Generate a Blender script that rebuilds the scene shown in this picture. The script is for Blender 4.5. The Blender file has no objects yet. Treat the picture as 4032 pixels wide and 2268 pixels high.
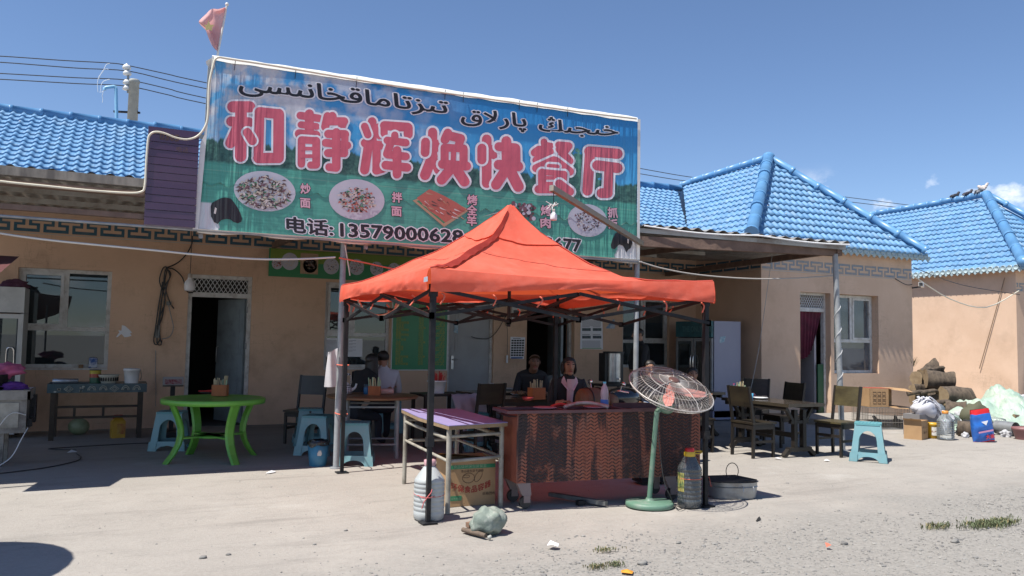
import bpy, bmesh, math, random
from math import sin, cos, pi, radians, sqrt, atan2
from mathutils import Vector as V, Matrix, noise
# ---------------------------------------------------------------- scene, camera, sky, sun, exposure
S = bpy.context.scene
COL = S.collection
H = 1.42
cam = bpy.data.cameras.new('camera'); cam.sensor_width = 36; cam.lens = 28.125; cam.clip_end = 2000; cam.clip_start = 0.05
camo = bpy.data.objects.new('camera', cam); COL.objects.link(camo)
CR = Matrix.Rotation(radians(-25.9), 3, 'Z') @ Matrix.Rotation(radians(93.724), 3, 'X') @ Matrix.Rotation(radians(1.0), 3, 'Z')
camo.matrix_world = Matrix.Translation((0, 0, H)) @ CR.to_4x4()
S.camera = camo
SUN = V((.50, .10, -1)).normalized()
W = bpy.data.worlds.new('World'); S.world = W; W.use_nodes = True
nt = W.node_tree; nt.nodes.clear()
wo = nt.nodes.new('ShaderNodeOutputWorld'); bg = nt.nodes.new('ShaderNodeBackground'); sky = nt.nodes.new('ShaderNodeTexSky')
sky.sky_type = 'NISHITA'; sky.sun_disc = False; sky.sun_elevation = math.asin(-SUN.z); sky.sun_rotation = atan2(-SUN.x, -SUN.y)
sky.altitude = 1200; sky.air_density = 1.0; sky.dust_density = 0.35; sky.ozone_density = 2.2
bg.inputs[1].default_value = 0.088
# small fair-weather clouds low over the horizon, all the way round
tc = nt.nodes.new('ShaderNodeTexCoord'); sep = nt.nodes.new('ShaderNodeSeparateXYZ'); nt.links.new(tc.outputs['Generated'], sep.inputs[0])
cn = nt.nodes.new('ShaderNodeTexNoise'); cn.inputs['Scale'].default_value = 7; cn.inputs['Detail'].default_value = 9; cn.inputs['Roughness'].default_value = .58
cmap = nt.nodes.new('ShaderNodeMapping'); cmap.inputs['Scale'].default_value = (1, 1, 1.6); cmap.inputs['Location'].default_value = (18.2198, 4.2594, 15.1823)
nt.links.new(tc.outputs['Generated'], cmap.inputs[0]); nt.links.new(cmap.outputs[0], cn.inputs['Vector'])
mr = nt.nodes.new('ShaderNodeMapRange'); mr.inputs[1].default_value = .52; mr.inputs[2].default_value = .61
nt.links.new(cn.outputs[0], mr.inputs[0])
mz = nt.nodes.new('ShaderNodeMapRange'); mz.inputs[1].default_value = .212; mz.inputs[2].default_value = .165; mz.interpolation_type = 'SMOOTHSTEP'
nt.links.new(sep.outputs[2], mz.inputs[0])
mu = nt.nodes.new('ShaderNodeMath'); mu.operation = 'MULTIPLY'; nt.links.new(mr.outputs[0], mu.inputs[0]); nt.links.new(mz.outputs[0], mu.inputs[1])
cm = nt.nodes.new('ShaderNodeMix'); cm.data_type = 'RGBA'; cm.inputs[7].default_value = (9.2, 9.4, 9.8, 1)
nt.links.new(mu.outputs[0], cm.inputs[0]); tint = nt.nodes.new('ShaderNodeMix'); tint.data_type = 'RGBA'; tint.blend_type = 'MULTIPLY'; tint.inputs[0].default_value = 1; tint.inputs[7].default_value = (.93, .98, 1.07, 1); nt.links.new(sky.outputs[0], tint.inputs[6]); nt.links.new(tint.outputs[2], cm.inputs[6]); nt.links.new(cm.outputs[2], bg.inputs[0])
nt.links.new(bg.outputs[0], wo.inputs[0])
sl = bpy.data.lights.new('sun', 'SUN'); sl.energy = 4.6; sl.angle = radians(.53); sl.color = (1, .955, .88)
slo = bpy.data.objects.new('sun', sl); COL.objects.link(slo); slo.rotation_mode = 'QUATERNION'; slo.rotation_quaternion = SUN.to_track_quat('-Z', 'Y')
slo.location = (0, 0, 30)
S.view_settings.view_transform = 'Standard'; S.view_settings.look = 'None'; S.view_settings.gamma = 1
S.view_settings.use_curve_mapping = False; S.view_settings.exposure = 0.68
S.cycles.max_bounces = 8; S.cycles.transparent_max_bounces = 12; S.cycles.caustics_reflective = False; S.cycles.caustics_refractive = False
S.cycles.sample_clamp_indirect = 4; S.cycles.use_denoising = True
try: S.cycles.denoiser = 'OPENIMAGEDENOISE'
except Exception: pass
# ---------------------------------------------------------------- where a sight line of the survey meets a real plane
def ray(px, py): return CR @ V(((px - 2016) / 3150, -(py - 1134) / 3150, -1))
O3 = V((0, 0, H))
def G(px, py, z=0.0):
    d = ray(px, py); return O3 + d * ((z - H) / d.z)
def PY(px, py, Y):
    d = ray(px, py); return O3 + d * (Y / d.y)
def PX(px, py, X):
    d = ray(px, py); return O3 + d * (X / d.x)
def PD(px, py, D): return O3 + ray(px, py) * D
# ---------------------------------------------------------------- materials
def mat(name, c, c2=None, rough=.7, metal=0, scale=6, det=5, bump=0, bscale=None, spec=.5, lo=.35, hi=.65, st=(1, 1, 1), trans=0, sheen=0, coat=0, dirt=None, dscale=2.5, damt=.5, cracks=False, vary=0):
    m = bpy.data.materials.new(name); m.use_nodes = True; n = m.node_tree; b = n.nodes['Principled BSDF']; L = n.links.new
    b.inputs['Roughness'].default_value = rough; b.inputs['Metallic'].default_value = metal; b.inputs['Specular IOR Level'].default_value = spec
    b.inputs['Transmission Weight'].default_value = trans; b.inputs['Coat Weight'].default_value = coat
    c = tuple(c) + (1,); b.inputs['Base Color'].default_value = c
    t = n.nodes.new('ShaderNodeTexCoord'); mp = n.nodes.new('ShaderNodeMapping'); mp.inputs['Scale'].default_value = st
    oi = n.nodes.new('ShaderNodeObjectInfo'); vm = n.nodes.new('ShaderNodeVectorMath'); vm.operation = 'SCALE'
    cx = n.nodes.new('ShaderNodeCombineXYZ'); L(oi.outputs['Random'], cx.inputs[0]); L(oi.outputs['Random'], cx.inputs[1]); L(cx.outputs[0], vm.inputs[0]); vm.inputs['Scale'].default_value = 37
    va = n.nodes.new('ShaderNodeVectorMath'); L(t.outputs['Object'], va.inputs[0]); L(vm.outputs[0], va.inputs[1]); L(va.outputs[0], mp.inputs[0])
    col = None
    if c2 is not None:
        no = n.nodes.new('ShaderNodeTexNoise'); no.inputs['Scale'].default_value = scale; no.inputs['Detail'].default_value = det; no.inputs['Roughness'].default_value = .62
        L(mp.outputs[0], no.inputs['Vector']); r = n.nodes.new('ShaderNodeMapRange'); r.inputs[1].default_value = lo; r.inputs[2].default_value = hi; L(no.outputs[0], r.inputs[0])
        mx = n.nodes.new('ShaderNodeMix'); mx.data_type = 'RGBA'; L(r.outputs[0], mx.inputs[0]); mx.inputs[6].default_value = c; mx.inputs[7].default_value = tuple(c2) + (1,)
        col = mx.outputs[2]
    if dirt is not None:
        no = n.nodes.new('ShaderNodeTexNoise'); no.inputs['Scale'].default_value = dscale; no.inputs['Detail'].default_value = 8; no.inputs['Roughness'].default_value = .7
        L(mp.outputs[0], no.inputs['Vector']); r = n.nodes.new('ShaderNodeMapRange'); r.inputs[1].default_value = .5; r.inputs[2].default_value = .72; r.inputs[4].default_value = damt; L(no.outputs[0], r.inputs[0])
        mx = n.nodes.new('ShaderNodeMix'); mx.data_type = 'RGBA'; L(r.outputs[0], mx.inputs[0]); mx.inputs[7].default_value = tuple(dirt) + (1,)
        if col is None: mx.inputs[6].default_value = c
        else: L(col, mx.inputs[6])
        col = mx.outputs[2]
    if vary and col is not None:
        rr = n.nodes.new('ShaderNodeMapRange'); rr.inputs[3].default_value = 1 - vary; rr.inputs[4].default_value = 1 + vary; L(oi.outputs['Random'], rr.inputs[0]); vs_ = n.nodes.new('ShaderNodeVectorMath'); vs_.operation = 'SCALE'; L(col, vs_.inputs[0]); L(rr.outputs[0], vs_.inputs['Scale']); col = vs_.outputs[0]
    if col is not None: L(col, b.inputs['Base Color'])
    if cracks:
        for sc_, st_, w_ in ((2.2, (1, 1, 9), .012), (1.7, (7, 7, .6), .010)):
            m3 = n.nodes.new('ShaderNodeMapping'); m3.inputs['Scale'].default_value = st_; L(va.outputs[0], m3.inputs[0]); no = n.nodes.new('ShaderNodeTexNoise'); no.inputs['Scale'].default_value = sc_ * .5; no.inputs['Detail'].default_value = 6; no.inputs['Roughness'].default_value = .6; L(m3.outputs[0], no.inputs['Vector'])
            ab = n.nodes.new('ShaderNodeMath'); ab.operation = 'COMPARE'; ab.inputs[1].default_value = .5; ab.inputs[2].default_value = w_ * .35; L(no.outputs[0], ab.inputs[0]); br = n.nodes.new('ShaderNodeTexNoise'); br.inputs['Scale'].default_value = 1.1; L(va.outputs[0], br.inputs['Vector']); gt = n.nodes.new('ShaderNodeMapRange'); gt.inputs[1].default_value = .52; gt.inputs[2].default_value = .62; gt.inputs[4].default_value = .45; L(br.outputs[0], gt.inputs[0]); ml = n.nodes.new('ShaderNodeMath'); ml.operation = 'MULTIPLY'; L(ab.outputs[0], ml.inputs[0]); L(gt.outputs[0], ml.inputs[1])
            mx = n.nodes.new('ShaderNodeMix'); mx.data_type = 'RGBA'; L(ml.outputs[0], mx.inputs[0]); src = b.inputs['Base Color'].links[0].from_socket; L(src, mx.inputs[6]); mx.inputs[7].default_value = tuple(v * .45 for v in c[:3]) + (1,); L(mx.outputs[2], b.inputs['Base Color'])
    if bump:
        no = n.nodes.new('ShaderNodeTexNoise'); no.inputs['Scale'].default_value = bscale or scale * 4; no.inputs['Detail'].default_value = 6; L(mp.outputs[0], no.inputs['Vector'])
        bu = n.nodes.new('ShaderNodeBump'); bu.inputs['Strength'].default_value = bump; bu.inputs['Distance'].default_value = .02; L(no.outputs[0], bu.inputs['Height']); L(bu.outputs[0], b.inputs['Normal'])
    return m
def glassmat(name, tint, ior=1.45, rough=.02, base=None):
    m = bpy.data.materials.new(name); m.use_nodes = True; n = m.node_tree; n.nodes.clear(); L = n.links.new
    o = n.nodes.new('ShaderNodeOutputMaterial'); t = n.nodes.new('ShaderNodeBsdfTransparent'); t.inputs[0].default_value = tuple(tint) + (1,)
    g = n.nodes.new('ShaderNodeBsdfGlossy'); g.inputs['Roughness'].default_value = rough; g.inputs[0].default_value = (.86, .93, .98, 1)
    f = n.nodes.new('ShaderNodeFresnel'); f.inputs[0].default_value = ior; mx = n.nodes.new('ShaderNodeMixShader'); L(f.outputs[0], mx.inputs[0]); L(g.outputs[0], mx.inputs[2])
    if base:
        d = n.nodes.new('ShaderNodeBsdfDiffuse'); d.inputs[0].default_value = tuple(base[:3]) + (1,); m2 = n.nodes.new('ShaderNodeMixShader'); m2.inputs[0].default_value = base[3]
        no = n.nodes.new('ShaderNodeTexNoise'); no.inputs['Scale'].default_value = 3; no.inputs['Detail'].default_value = 6
        tcn = n.nodes.new('ShaderNodeTexCoord'); L(tcn.outputs['Object'], no.inputs['Vector'])
        ml = n.nodes.new('ShaderNodeMath'); ml.operation = 'MULTIPLY'; ml.inputs[1].default_value = base[3] * 2; L(no.outputs[0], ml.inputs[0]); L(ml.outputs[0], m2.inputs[0])
        L(t.outputs[0], m2.inputs[1]); L(d.outputs[0], m2.inputs[2]); L(m2.outputs[0], mx.inputs[1])
    else: L(t.outputs[0], mx.inputs[1])
    L(mx.outputs[0], o.inputs[0]); return m
def clothmat(name, c, tr=.35, c2=None, dirt=None, glow=None):
    m = mat(name, c, c2 or tuple(x * .82 for x in c), rough=.75, scale=3, bump=.45, bscale=5, spec=.25, dirt=dirt, dscale=4, damt=.35)
    n = m.node_tree; L = n.links.new; b = n.nodes['Principled BSDF']; o = n.nodes['Material Output']
    t = n.nodes.new('ShaderNodeBsdfTranslucent'); mx = n.nodes.new('ShaderNodeMixShader'); mx.inputs[0].default_value = tr
    src = b.inputs['Base Color'].links[0].from_socket; (L(src, t.inputs[0]) if glow is None else setattr(t.inputs[0], 'default_value', tuple(glow) + (1,))); L(b.outputs[0], mx.inputs[1]); L(t.outputs[0], mx.inputs[2]); L(mx.outputs[0], o.inputs[0]); return m
# ---------------------------------------------------------------- mesh building
class MB:
    def __init__(s): s.v = []; s.f = []; s.m = []; s.s = []
    def add(s, vs, fs, mi=0, sm=False, M=None):
        k = len(s.v)
        s.v += [tuple(M @ V(p)) if M is not None else tuple(p) for p in vs]
        for f in fs: s.f.append(tuple(i + k for i in f)); s.m.append(mi); s.s.append(sm)
        return s
    def box(s, c, d, mi=0, rz=0, M=None, taper=1):
        x, y, z = d[0] / 2, d[1] / 2, d[2] / 2; t = taper
        vs = [(-x*t, -y*t, -z), (x*t, -y*t, -z), (x*t, y*t, -z), (-x*t, y*t, -z), (-x, -y, z), (x, -y, z), (x, y, z), (-x, y, z)]
        T = Matrix.Translation(c) @ (M.to_4x4() if M is not None else Matrix.Rotation(rz, 4, 'Z'))
        return s.add(vs, [(0, 3, 2, 1), (4, 5, 6, 7), (0, 1, 5, 4), (1, 2, 6, 5), (2, 3, 7, 6), (3, 0, 4, 7)], mi, False, T)
    def bb(s, a, b, mi=0): return s.box([(a[i] + b[i]) / 2 for i in range(3)], [abs(b[i] - a[i]) for i in range(3)], mi)
    def bar(s, p, q, w, h=None, mi=0, up=(0, 0, 1)):
        p = V(p); q = V(q); z = (q - p); l = z.length; z = z.normalized(); u = V(up)
        if abs(z.dot(u)) > .98: u = V((0, 1, 0))
        x = u.cross(z).normalized(); y = z.cross(x); M = Matrix((x, y, z)).transposed()
        return s.box((p + q) / 2, (w, h or w, l), mi, M=M)
    def tube(s, pts, r, n=8, mi=0, caps=True, closed=False, sm=True):
        P = [V(p) for p in pts]; N = len(P); R = r if isinstance(r, (list, tuple)) else [r] * N; up = None; rings = []
        for i in range(N):
            a = P[i - 1] if i or closed else P[0]; b = P[(i + 1) % N] if i < N - 1 or closed else P[-1]
            t = (b - a).normalized() if (b - a).length > 1e-9 else V((0, 0, 1))
            if up is None: up = V((0, 0, 1)) if abs(t.z) < .9 else V((0, 1, 0))
            x = (up - t * up.dot(t)).normalized(); up = x; y = t.cross(x)
            rings.append([P[i] + (x * cos(2*pi*k/n) + y * sin(2*pi*k/n)) * R[i] for k in range(n)])
        vs = [p for ring in rings for p in ring]; fs = []
        for i in range(N if closed else N - 1):
            j = (i + 1) % N
            for k in range(n): fs.append((i*n + k, i*n + (k+1) % n, j*n + (k+1) % n, j*n + k))
        s.add(vs, fs, mi, sm)
        if caps and not closed: s.add(rings[0], [tuple(range(n))[::-1]], mi); s.add(rings[-1], [tuple(range(n))], mi)
        return s
    def cyl(s, p, q, r, r2=None, n=12, mi=0, caps=True): return s.tube([p, q], [r, r if r2 is None else r2], n, mi, caps)
    def lathe(s, prof, c=(0, 0, 0), n=16, mi=0, M=None, sm=True, capb=True, capt=True, mis=None):
        T = Matrix.Translation(c) @ (M.to_4x4() if M is not None else Matrix.Identity(4)); k = len(prof)
        vs = [(r * cos(2*pi*i/n), r * sin(2*pi*i/n), z) for r, z in prof for i in range(n)]
        for j in range(k - 1):
            s.add([], []); fs = [(j*n + i, j*n + (i+1) % n, (j+1)*n + (i+1) % n, (j+1)*n + i) for i in range(n)]
            if j == 0: s.add(vs, [], 0, sm, T); base = len(s.v) - len(vs)
            for f in fs: s.f.append(tuple(q + base for q in f)); s.m.append(mis[j] if mis else mi); s.s.append(sm)
        if capb and prof[0][0] > 1e-4: s.add(vs[:n], [tuple(range(n))[::-1]], mis[0] if mis else mi, False, T)
        if capt and prof[-1][0] > 1e-4: s.add(vs[-n:], [tuple(range(n))], mis[-1] if mis else mi, False, T)
        return s
    def prism(s, poly, h, mi=0, M=None):
        n = len(poly); vs = [(x, y, 0) for x, y in poly] + [(x, y, h) for x, y in poly]
        return s.add(vs, [tuple(range(n))[::-1], tuple(range(n, 2*n))] + [(i, (i+1) % n, n + (i+1) % n, n + i) for i in range(n)], mi, False, M)
    def grid(s, fn, nu, nv, mi=0, sm=True, cu=False):
        vs = [fn(i / nu, j / nv) for j in range(nv + 1) for i in range(nu + (0 if cu else 1))]; w = nu if cu else nu + 1
        return s.add(vs, [(j*w + i, j*w + (i+1) % w, (j+1)*w + (i+1) % w, (j+1)*w + i) for j in range(nv) for i in range(nu)], mi, sm)
    def ell(s, c, r, n=14, m=9, mi=0, ns=0, nf=2, seed=0, M=None, sm=True):
        vs = []; c = V(c); T = M or Matrix.Identity(3)
        for j in range(m + 1):
            a = pi * j / m
            for i in range(n):
                b = 2*pi*i/n; d = V((sin(a)*cos(b), sin(a)*sin(b), -cos(a))); k = 1 + (ns * noise.noise(d * nf + V((seed, seed*2, 0))) if ns else 0)
                vs.append(c + T @ V((d.x*r[0]*k, d.y*r[1]*k, d.z*r[2]*k)))
        return s.add(vs, [(j*n + i, j*n + (i+1) % n, (j+1)*n + (i+1) % n, (j+1)*n + i) for j in range(m) for i in range(n)], mi, sm)
    def mesh(s, name, mats):
        me = bpy.data.meshes.new(name); me.from_pydata(s.v, [], s.f)
        for m in (mats if isinstance(mats, (list, tuple)) else [mats]): me.materials.append(m)
        me.polygons.foreach_set('material_index', s.m); me.polygons.foreach_set('use_smooth', s.s); me.update(); return me
    def build(s, name, mats, parent=None, loc=(0, 0, 0), rz=0, **k): return put(name, s.mesh(name, mats), parent, loc, rz, **k)
def put(name, data, parent=None, loc=(0, 0, 0), rz=0, label=None, cat=None, group=None, kind=None, M=None):
    o = bpy.data.objects.new(name, data); COL.objects.link(o)
    if M is not None: o.matrix_local = M
    else: o.location = loc; o.rotation_euler = (0, 0, rz)
    if parent is not None: o.parent = parent
    for a, b in (('label', label), ('category', cat), ('group', group), ('kind', kind)):
        if b: o[a] = b
    return o
def thing(name, label, cat, loc=(0, 0, 0), rz=0, group=None): return put(name, None, None, loc, rz, label, cat, group)
KIDS = {}
def dup(root, loc, rz, label, group=None):
    r = root.copy(); COL.objects.link(r); r.location = loc; r.rotation_euler = (0, 0, rz); r['label'] = label
    if group: r['group'] = group
    for ch in [o for o in root.children]:
        c = ch.copy(); COL.objects.link(c); c.parent = r
        for g in ch.children:
            d = g.copy(); COL.objects.link(d); d.parent = c
    return r
def cutwall(mb, x0, x1, z0, z1, y0, y1, holes, mi=0, M=None):
    xs = sorted({x0, x1} | {h[0] for h in holes} | {h[1] for h in holes}); zs = sorted({z0, z1} | {h[2] for h in holes} | {h[3] for h in holes})
    def solid(x, z): return not any(h[0] < x < h[1] and h[2] < z < h[3] for h in holes)
    for a, b in zip(xs, xs[1:]):
        run = None
        for c, d in list(zip(zs, zs[1:])) + [(None, None)]:
            ok = c is not None and solid((a + b) / 2, (c + d) / 2)
            if ok and run is None: run = c
            if not ok and run is not None: mb.bb((a, y0, run), (b, y1, last), mi); run = None
            last = d
def sag(p, q, s, n=14):
    p = V(p); q = V(q); return [p.lerp(q, i / n) - V((0, 0, s * 4 * (i / n) * (1 - i / n))) for i in range(n + 1)]
def smooth(pts, k=4):
    P = [V(p) for p in pts]; out = []
    for i in range(len(P) - 1):
        a = P[max(i-1, 0)]; b = P[i]; c = P[i+1]; d = P[min(i+2, len(P)-1)]
        for j in range(k):
            t = j / k; out.append(.5 * ((2*b) + (c - a)*t + (2*a - 5*b + 4*c - d)*t*t + (3*b - a - 3*c + d)*t**3))
    out.append(P[-1]); return out
# ---------------------------------------------------------------- lettering
_tc = {}
def glyphs(t, size=1.0):
    k = t
    if k not in _tc:
        cu = bpy.data.curves.new('lettering', 'FONT'); cu.body = t; cu.resolution_u = 2
        ob = bpy.data.objects.new('lettering', cu); COL.objects.link(ob); bpy.context.view_layer.update()
        me = bpy.data.meshes.new_from_object(ob.evaluated_get(bpy.context.evaluated_depsgraph_get()))
        vs = [(v.co.x, v.co.y) for v in me.vertices]; fs = [tuple(p.vertices) for p in me.polygons]
        bpy.data.objects.remove(ob); bpy.data.curves.remove(cu); bpy.data.meshes.remove(me); _tc[k] = (vs, fs)
    vs, fs = _tc[k]; return [(x * size, y * size) for x, y in vs], fs
def letters(mb, t, fn, size, mi=0, fat=0, d0=0, n=8):
    """flat lettering: fn(x, y, depth) gives the point in space; fat thickens the strokes"""
    vs, fs = glyphs(t, size); offs = [(0, 0)] + ([(fat * cos(2*pi*i/n), fat * sin(2*pi*i/n)) for i in range(n)] if fat else [])
    for j, (ox, oy) in enumerate(offs): mb.add([fn(x + ox, y + oy, d0 + j * .00012) for x, y in vs], fs, mi)
def twidth(t, size=1.0):
    vs, _ = glyphs(t, size); return (min(x for x, y in vs), max(x for x, y in vs), min(y for x, y in vs), max(y for x, y in vs))
# ---------------------------------------------------------------- shared materials
random.seed(7)
PL = mat('plaster', (.63, .455, .335), (.58, .41, .295), rough=.9, scale=1.6, bump=.09, bscale=16, spec=.2, cracks=True, dirt=(.33, .23, .16), dscale=1.3, damt=.35)
PLM = mat('old_plaster', (.66, .45, .315), (.60, .40, .275), rough=.9, scale=1.3, bump=.12, bscale=16, spec=.2, cracks=True, dirt=(.26, .17, .11), dscale=1.6, damt=.45)
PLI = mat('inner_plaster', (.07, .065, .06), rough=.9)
BLUE = mat('blue_roof_tile', (.10, .235, .42), (.135, .285, .47), rough=.55, scale=2.2, spec=.35, dirt=(.24, .34, .44), dscale=1.4, damt=.75, vary=.09)
BLUE2 = mat('blue_ridge', (.085, .225, .43), (.12, .28, .48), rough=.38, scale=3)
EAVE = mat('eave_tile', (.40, .50, .52), (.30, .38, .40), rough=.6, scale=9)
FRZ = mat('frieze_paint', (.09, .20, .28), (.15, .23, .28), rough=.85, scale=14, bump=.2, bscale=60)
GALV = mat('galvanised', (.42, .42, .40), (.30, .28, .25), rough=.5, metal=.5, scale=3, dirt=(.16, .10, .07), dscale=3)
RUST = mat('rusty_steel', (.19, .125, .095), (.13, .085, .065), rough=.8, scale=7, bump=.2)
GREY = mat('grey_paint', (.33, .35, .36), (.24, .25, .26), rough=.5, scale=9, dirt=(.12, .12, .12))
STEEL = mat('steel', (.50, .50, .50), (.38, .38, .38), rough=.32, metal=.9, scale=8)
CHROME = mat('chrome', (.8, .8, .82), rough=.08, metal=1)
BLK = mat('black_plastic', (.02, .02, .022), (.035, .035, .035), rough=.45, scale=9)
BLKM = mat('black_metal', (.010, .011, .013), (.02, .02, .023), rough=.5, scale=22, spec=.25, dirt=(.045, .04, .036), dscale=7)
WHT = mat('white_plastic', (.74, .74, .74), (.66, .66, .65), rough=.4, scale=4)
FRAME = mat('white_frame', (.62, .62, .60), (.50, .49, .46), rough=.45, scale=7, dirt=(.22, .19, .16), dscale=11, damt=.7)
DARK = mat('dark_void', (.03, .028, .026), rough=.95)
GLASS = glassmat('window_glass', (.22, .26, .28), 1.75, .01, (.10, .13, .145, .26))
PAPER = mat('paper', (.76, .76, .78), rough=.85)
RED = mat('red_plastic', (.55, .03, .025), rough=.4)
CARD = mat('cardboard', (.42, .265, .135), (.36, .22, .11), rough=.85, scale=4)
CARDD = mat('cardboard_dark', (.30, .18, .09), rough=.9)
SOIL = None
def groundmat():
    m = bpy.data.materials.new('yard_ground'); m.use_nodes = True; n = m.node_tree; b = n.nodes['Principled BSDF']; L = n.links.new
    b.inputs['Roughness'].default_value = .93; b.inputs['Specular IOR Level'].default_value = .15
    g = n.nodes.new('ShaderNodeNewGeometry')
    def no(sc, det, rgh=.6, st=(1, 1, 1), ty='NOISE'):
        mp = n.nodes.new('ShaderNodeMapping'); mp.inputs['Scale'].default_value = st; L(g.outputs['Position'], mp.inputs[0])
        t = n.nodes.new('ShaderNodeTexNoise'); t.inputs['Scale'].default_value = sc; t.inputs['Detail'].default_value = det; t.inputs['Roughness'].default_value = rgh; L(mp.outputs[0], t.inputs['Vector']); return t.outputs[0]
    def mr(x, a, c, o0=0, o1=1):
        r = n.nodes.new('ShaderNodeMapRange'); r.inputs[1].default_value = a; r.inputs[2].default_value = c; r.inputs[3].default_value = o0; r.inputs[4].default_value = o1; L(x, r.inputs[0]); return r.outputs[0]
    def mix(f, a, c):
        x = n.nodes.new('ShaderNodeMix'); x.data_type = 'RGBA'; L(f, x.inputs[0])
        for s, k in ((6, a), (7, c)):
            if isinstance(k, tuple): x.inputs[s].default_value = k + (1,)
            else: L(k, x.inputs[s])
        return x.outputs[2]
    big = no(.55, 6, .65); mid = no(2.6, 8, .7, (1, 1.6, 1)); fine = no(38, 6, .7); vf = no(150, 3)
    c = mix(mr(big, .36, .64), (.345, .318, .285), (.285, .262, .235)); c = mix(mr(mid, .5, .72, 0, .55), c, (.215, .199, .18)); c = mix(mr(fine, .35, .7, 0, .5), c, (.39, .365, .33))
    c = mix(mr(no(1.1, 8, .72, (.35, 2.2, 1)), .54, .70, 0, .6), c, (.20, .185, .168)); c = mix(mr(no(.8, 4, .6), .62, .72, 0, .5), c, (.44, .42, .39)); c = mix(mr(vf, .60, .72, 0, .55), c, (.13, .117, .104))
    # worn, darker gravelly soil towards the street, pale dusty concrete under the canopy
    sp = n.nodes.new('ShaderNodeSeparateXYZ'); L(g.outputs['Position'], sp.inputs[0])
    ax = n.nodes.new('ShaderNodeMath'); ax.operation = 'MULTIPLY_ADD'; ax.inputs[1].default_value = .10; L(sp.outputs[0], ax.inputs[0])
    ng = n.nodes.new('ShaderNodeMath'); ng.operation = 'MULTIPLY'; ng.inputs[1].default_value = -1; L(sp.outputs[1], ng.inputs[0]); L(ng.outputs[0], ax.inputs[2])
    wob = n.nodes.new('ShaderNodeMath'); wob.operation = 'MULTIPLY_ADD'; wob.inputs[1].default_value = 2.6; L(no(1.4, 5), wob.inputs[0]); L(ax.outputs[0], wob.inputs[2])
    gm = mr(wob.outputs[0], -3.75, -3.0); c = mix(gm, c, mix(mr(no(26, 8, .75), .35, .65), (.225, .212, .192), (.315, .298, .272)))
    L(c, b.inputs['Base Color'])
    h = n.nodes.new('ShaderNodeMath'); h.operation = 'MULTIPLY_ADD'; h.inputs[1].default_value = .5; L(fine, h.inputs[0]); L(mid, h.inputs[2])
    h2 = n.nodes.new('ShaderNodeMath'); h2.operation = 'MULTIPLY_ADD'; h2.inputs[1].default_value = .3; L(vf, h2.inputs[0]); L(h.outputs[0], h2.inputs[2])
    bu = n.nodes.new('ShaderNodeBump'); bu.inputs['Strength'].default_value = .55; bu.inputs['Distance'].default_value = .02; L(h2.outputs[0], bu.inputs['Height']); L(bu.outputs[0], b.inputs['Normal'])
    return m
GRD = groundmat()
# ---------------------------------------------------------------- ground
g = MB()
g.add([(-400, -400, -.02), (400, -400, -.02), (400, 400, -.02), (-400, 400, -.02)], [(0, 1, 2, 3)])
g.build('terrain', GRD, kind='structure')
def relief(x, y):
    r = .012 * noise.noise((x * .9, y * .9, 0)) + .006 * noise.noise((x * 3.1, y * 3.1, 4)) + .0025 * noise.noise((x * 11, y * 11, 9))
    return (r - .006) * min(1, max(0, (7.9 - y) / 1.5)) - .0
g = MB(); g.grid(lambda u, v: (-9 + 33 * u, -1 + 15 * v, relief(-9 + 33 * u, -1 + 15 * v)), 330, 150); g.build('ground', GRD, kind='structure')
SLAB = mat('step_concrete', (.32, .29, .255), (.26, .235, .205), rough=.95, scale=5, bump=.4, bscale=30)
def slabm():
    b = MB(); p = [(11.2, 9.95), (12.9, 9.7), (13.05, 9.85), (13.3, 11.43), (11.2, 11.43)]; b.prism(p, .115, M=Matrix.Translation((0, 0, -.005))); return b
slabm().build('step_platform', SLAB, kind='structure')
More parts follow.
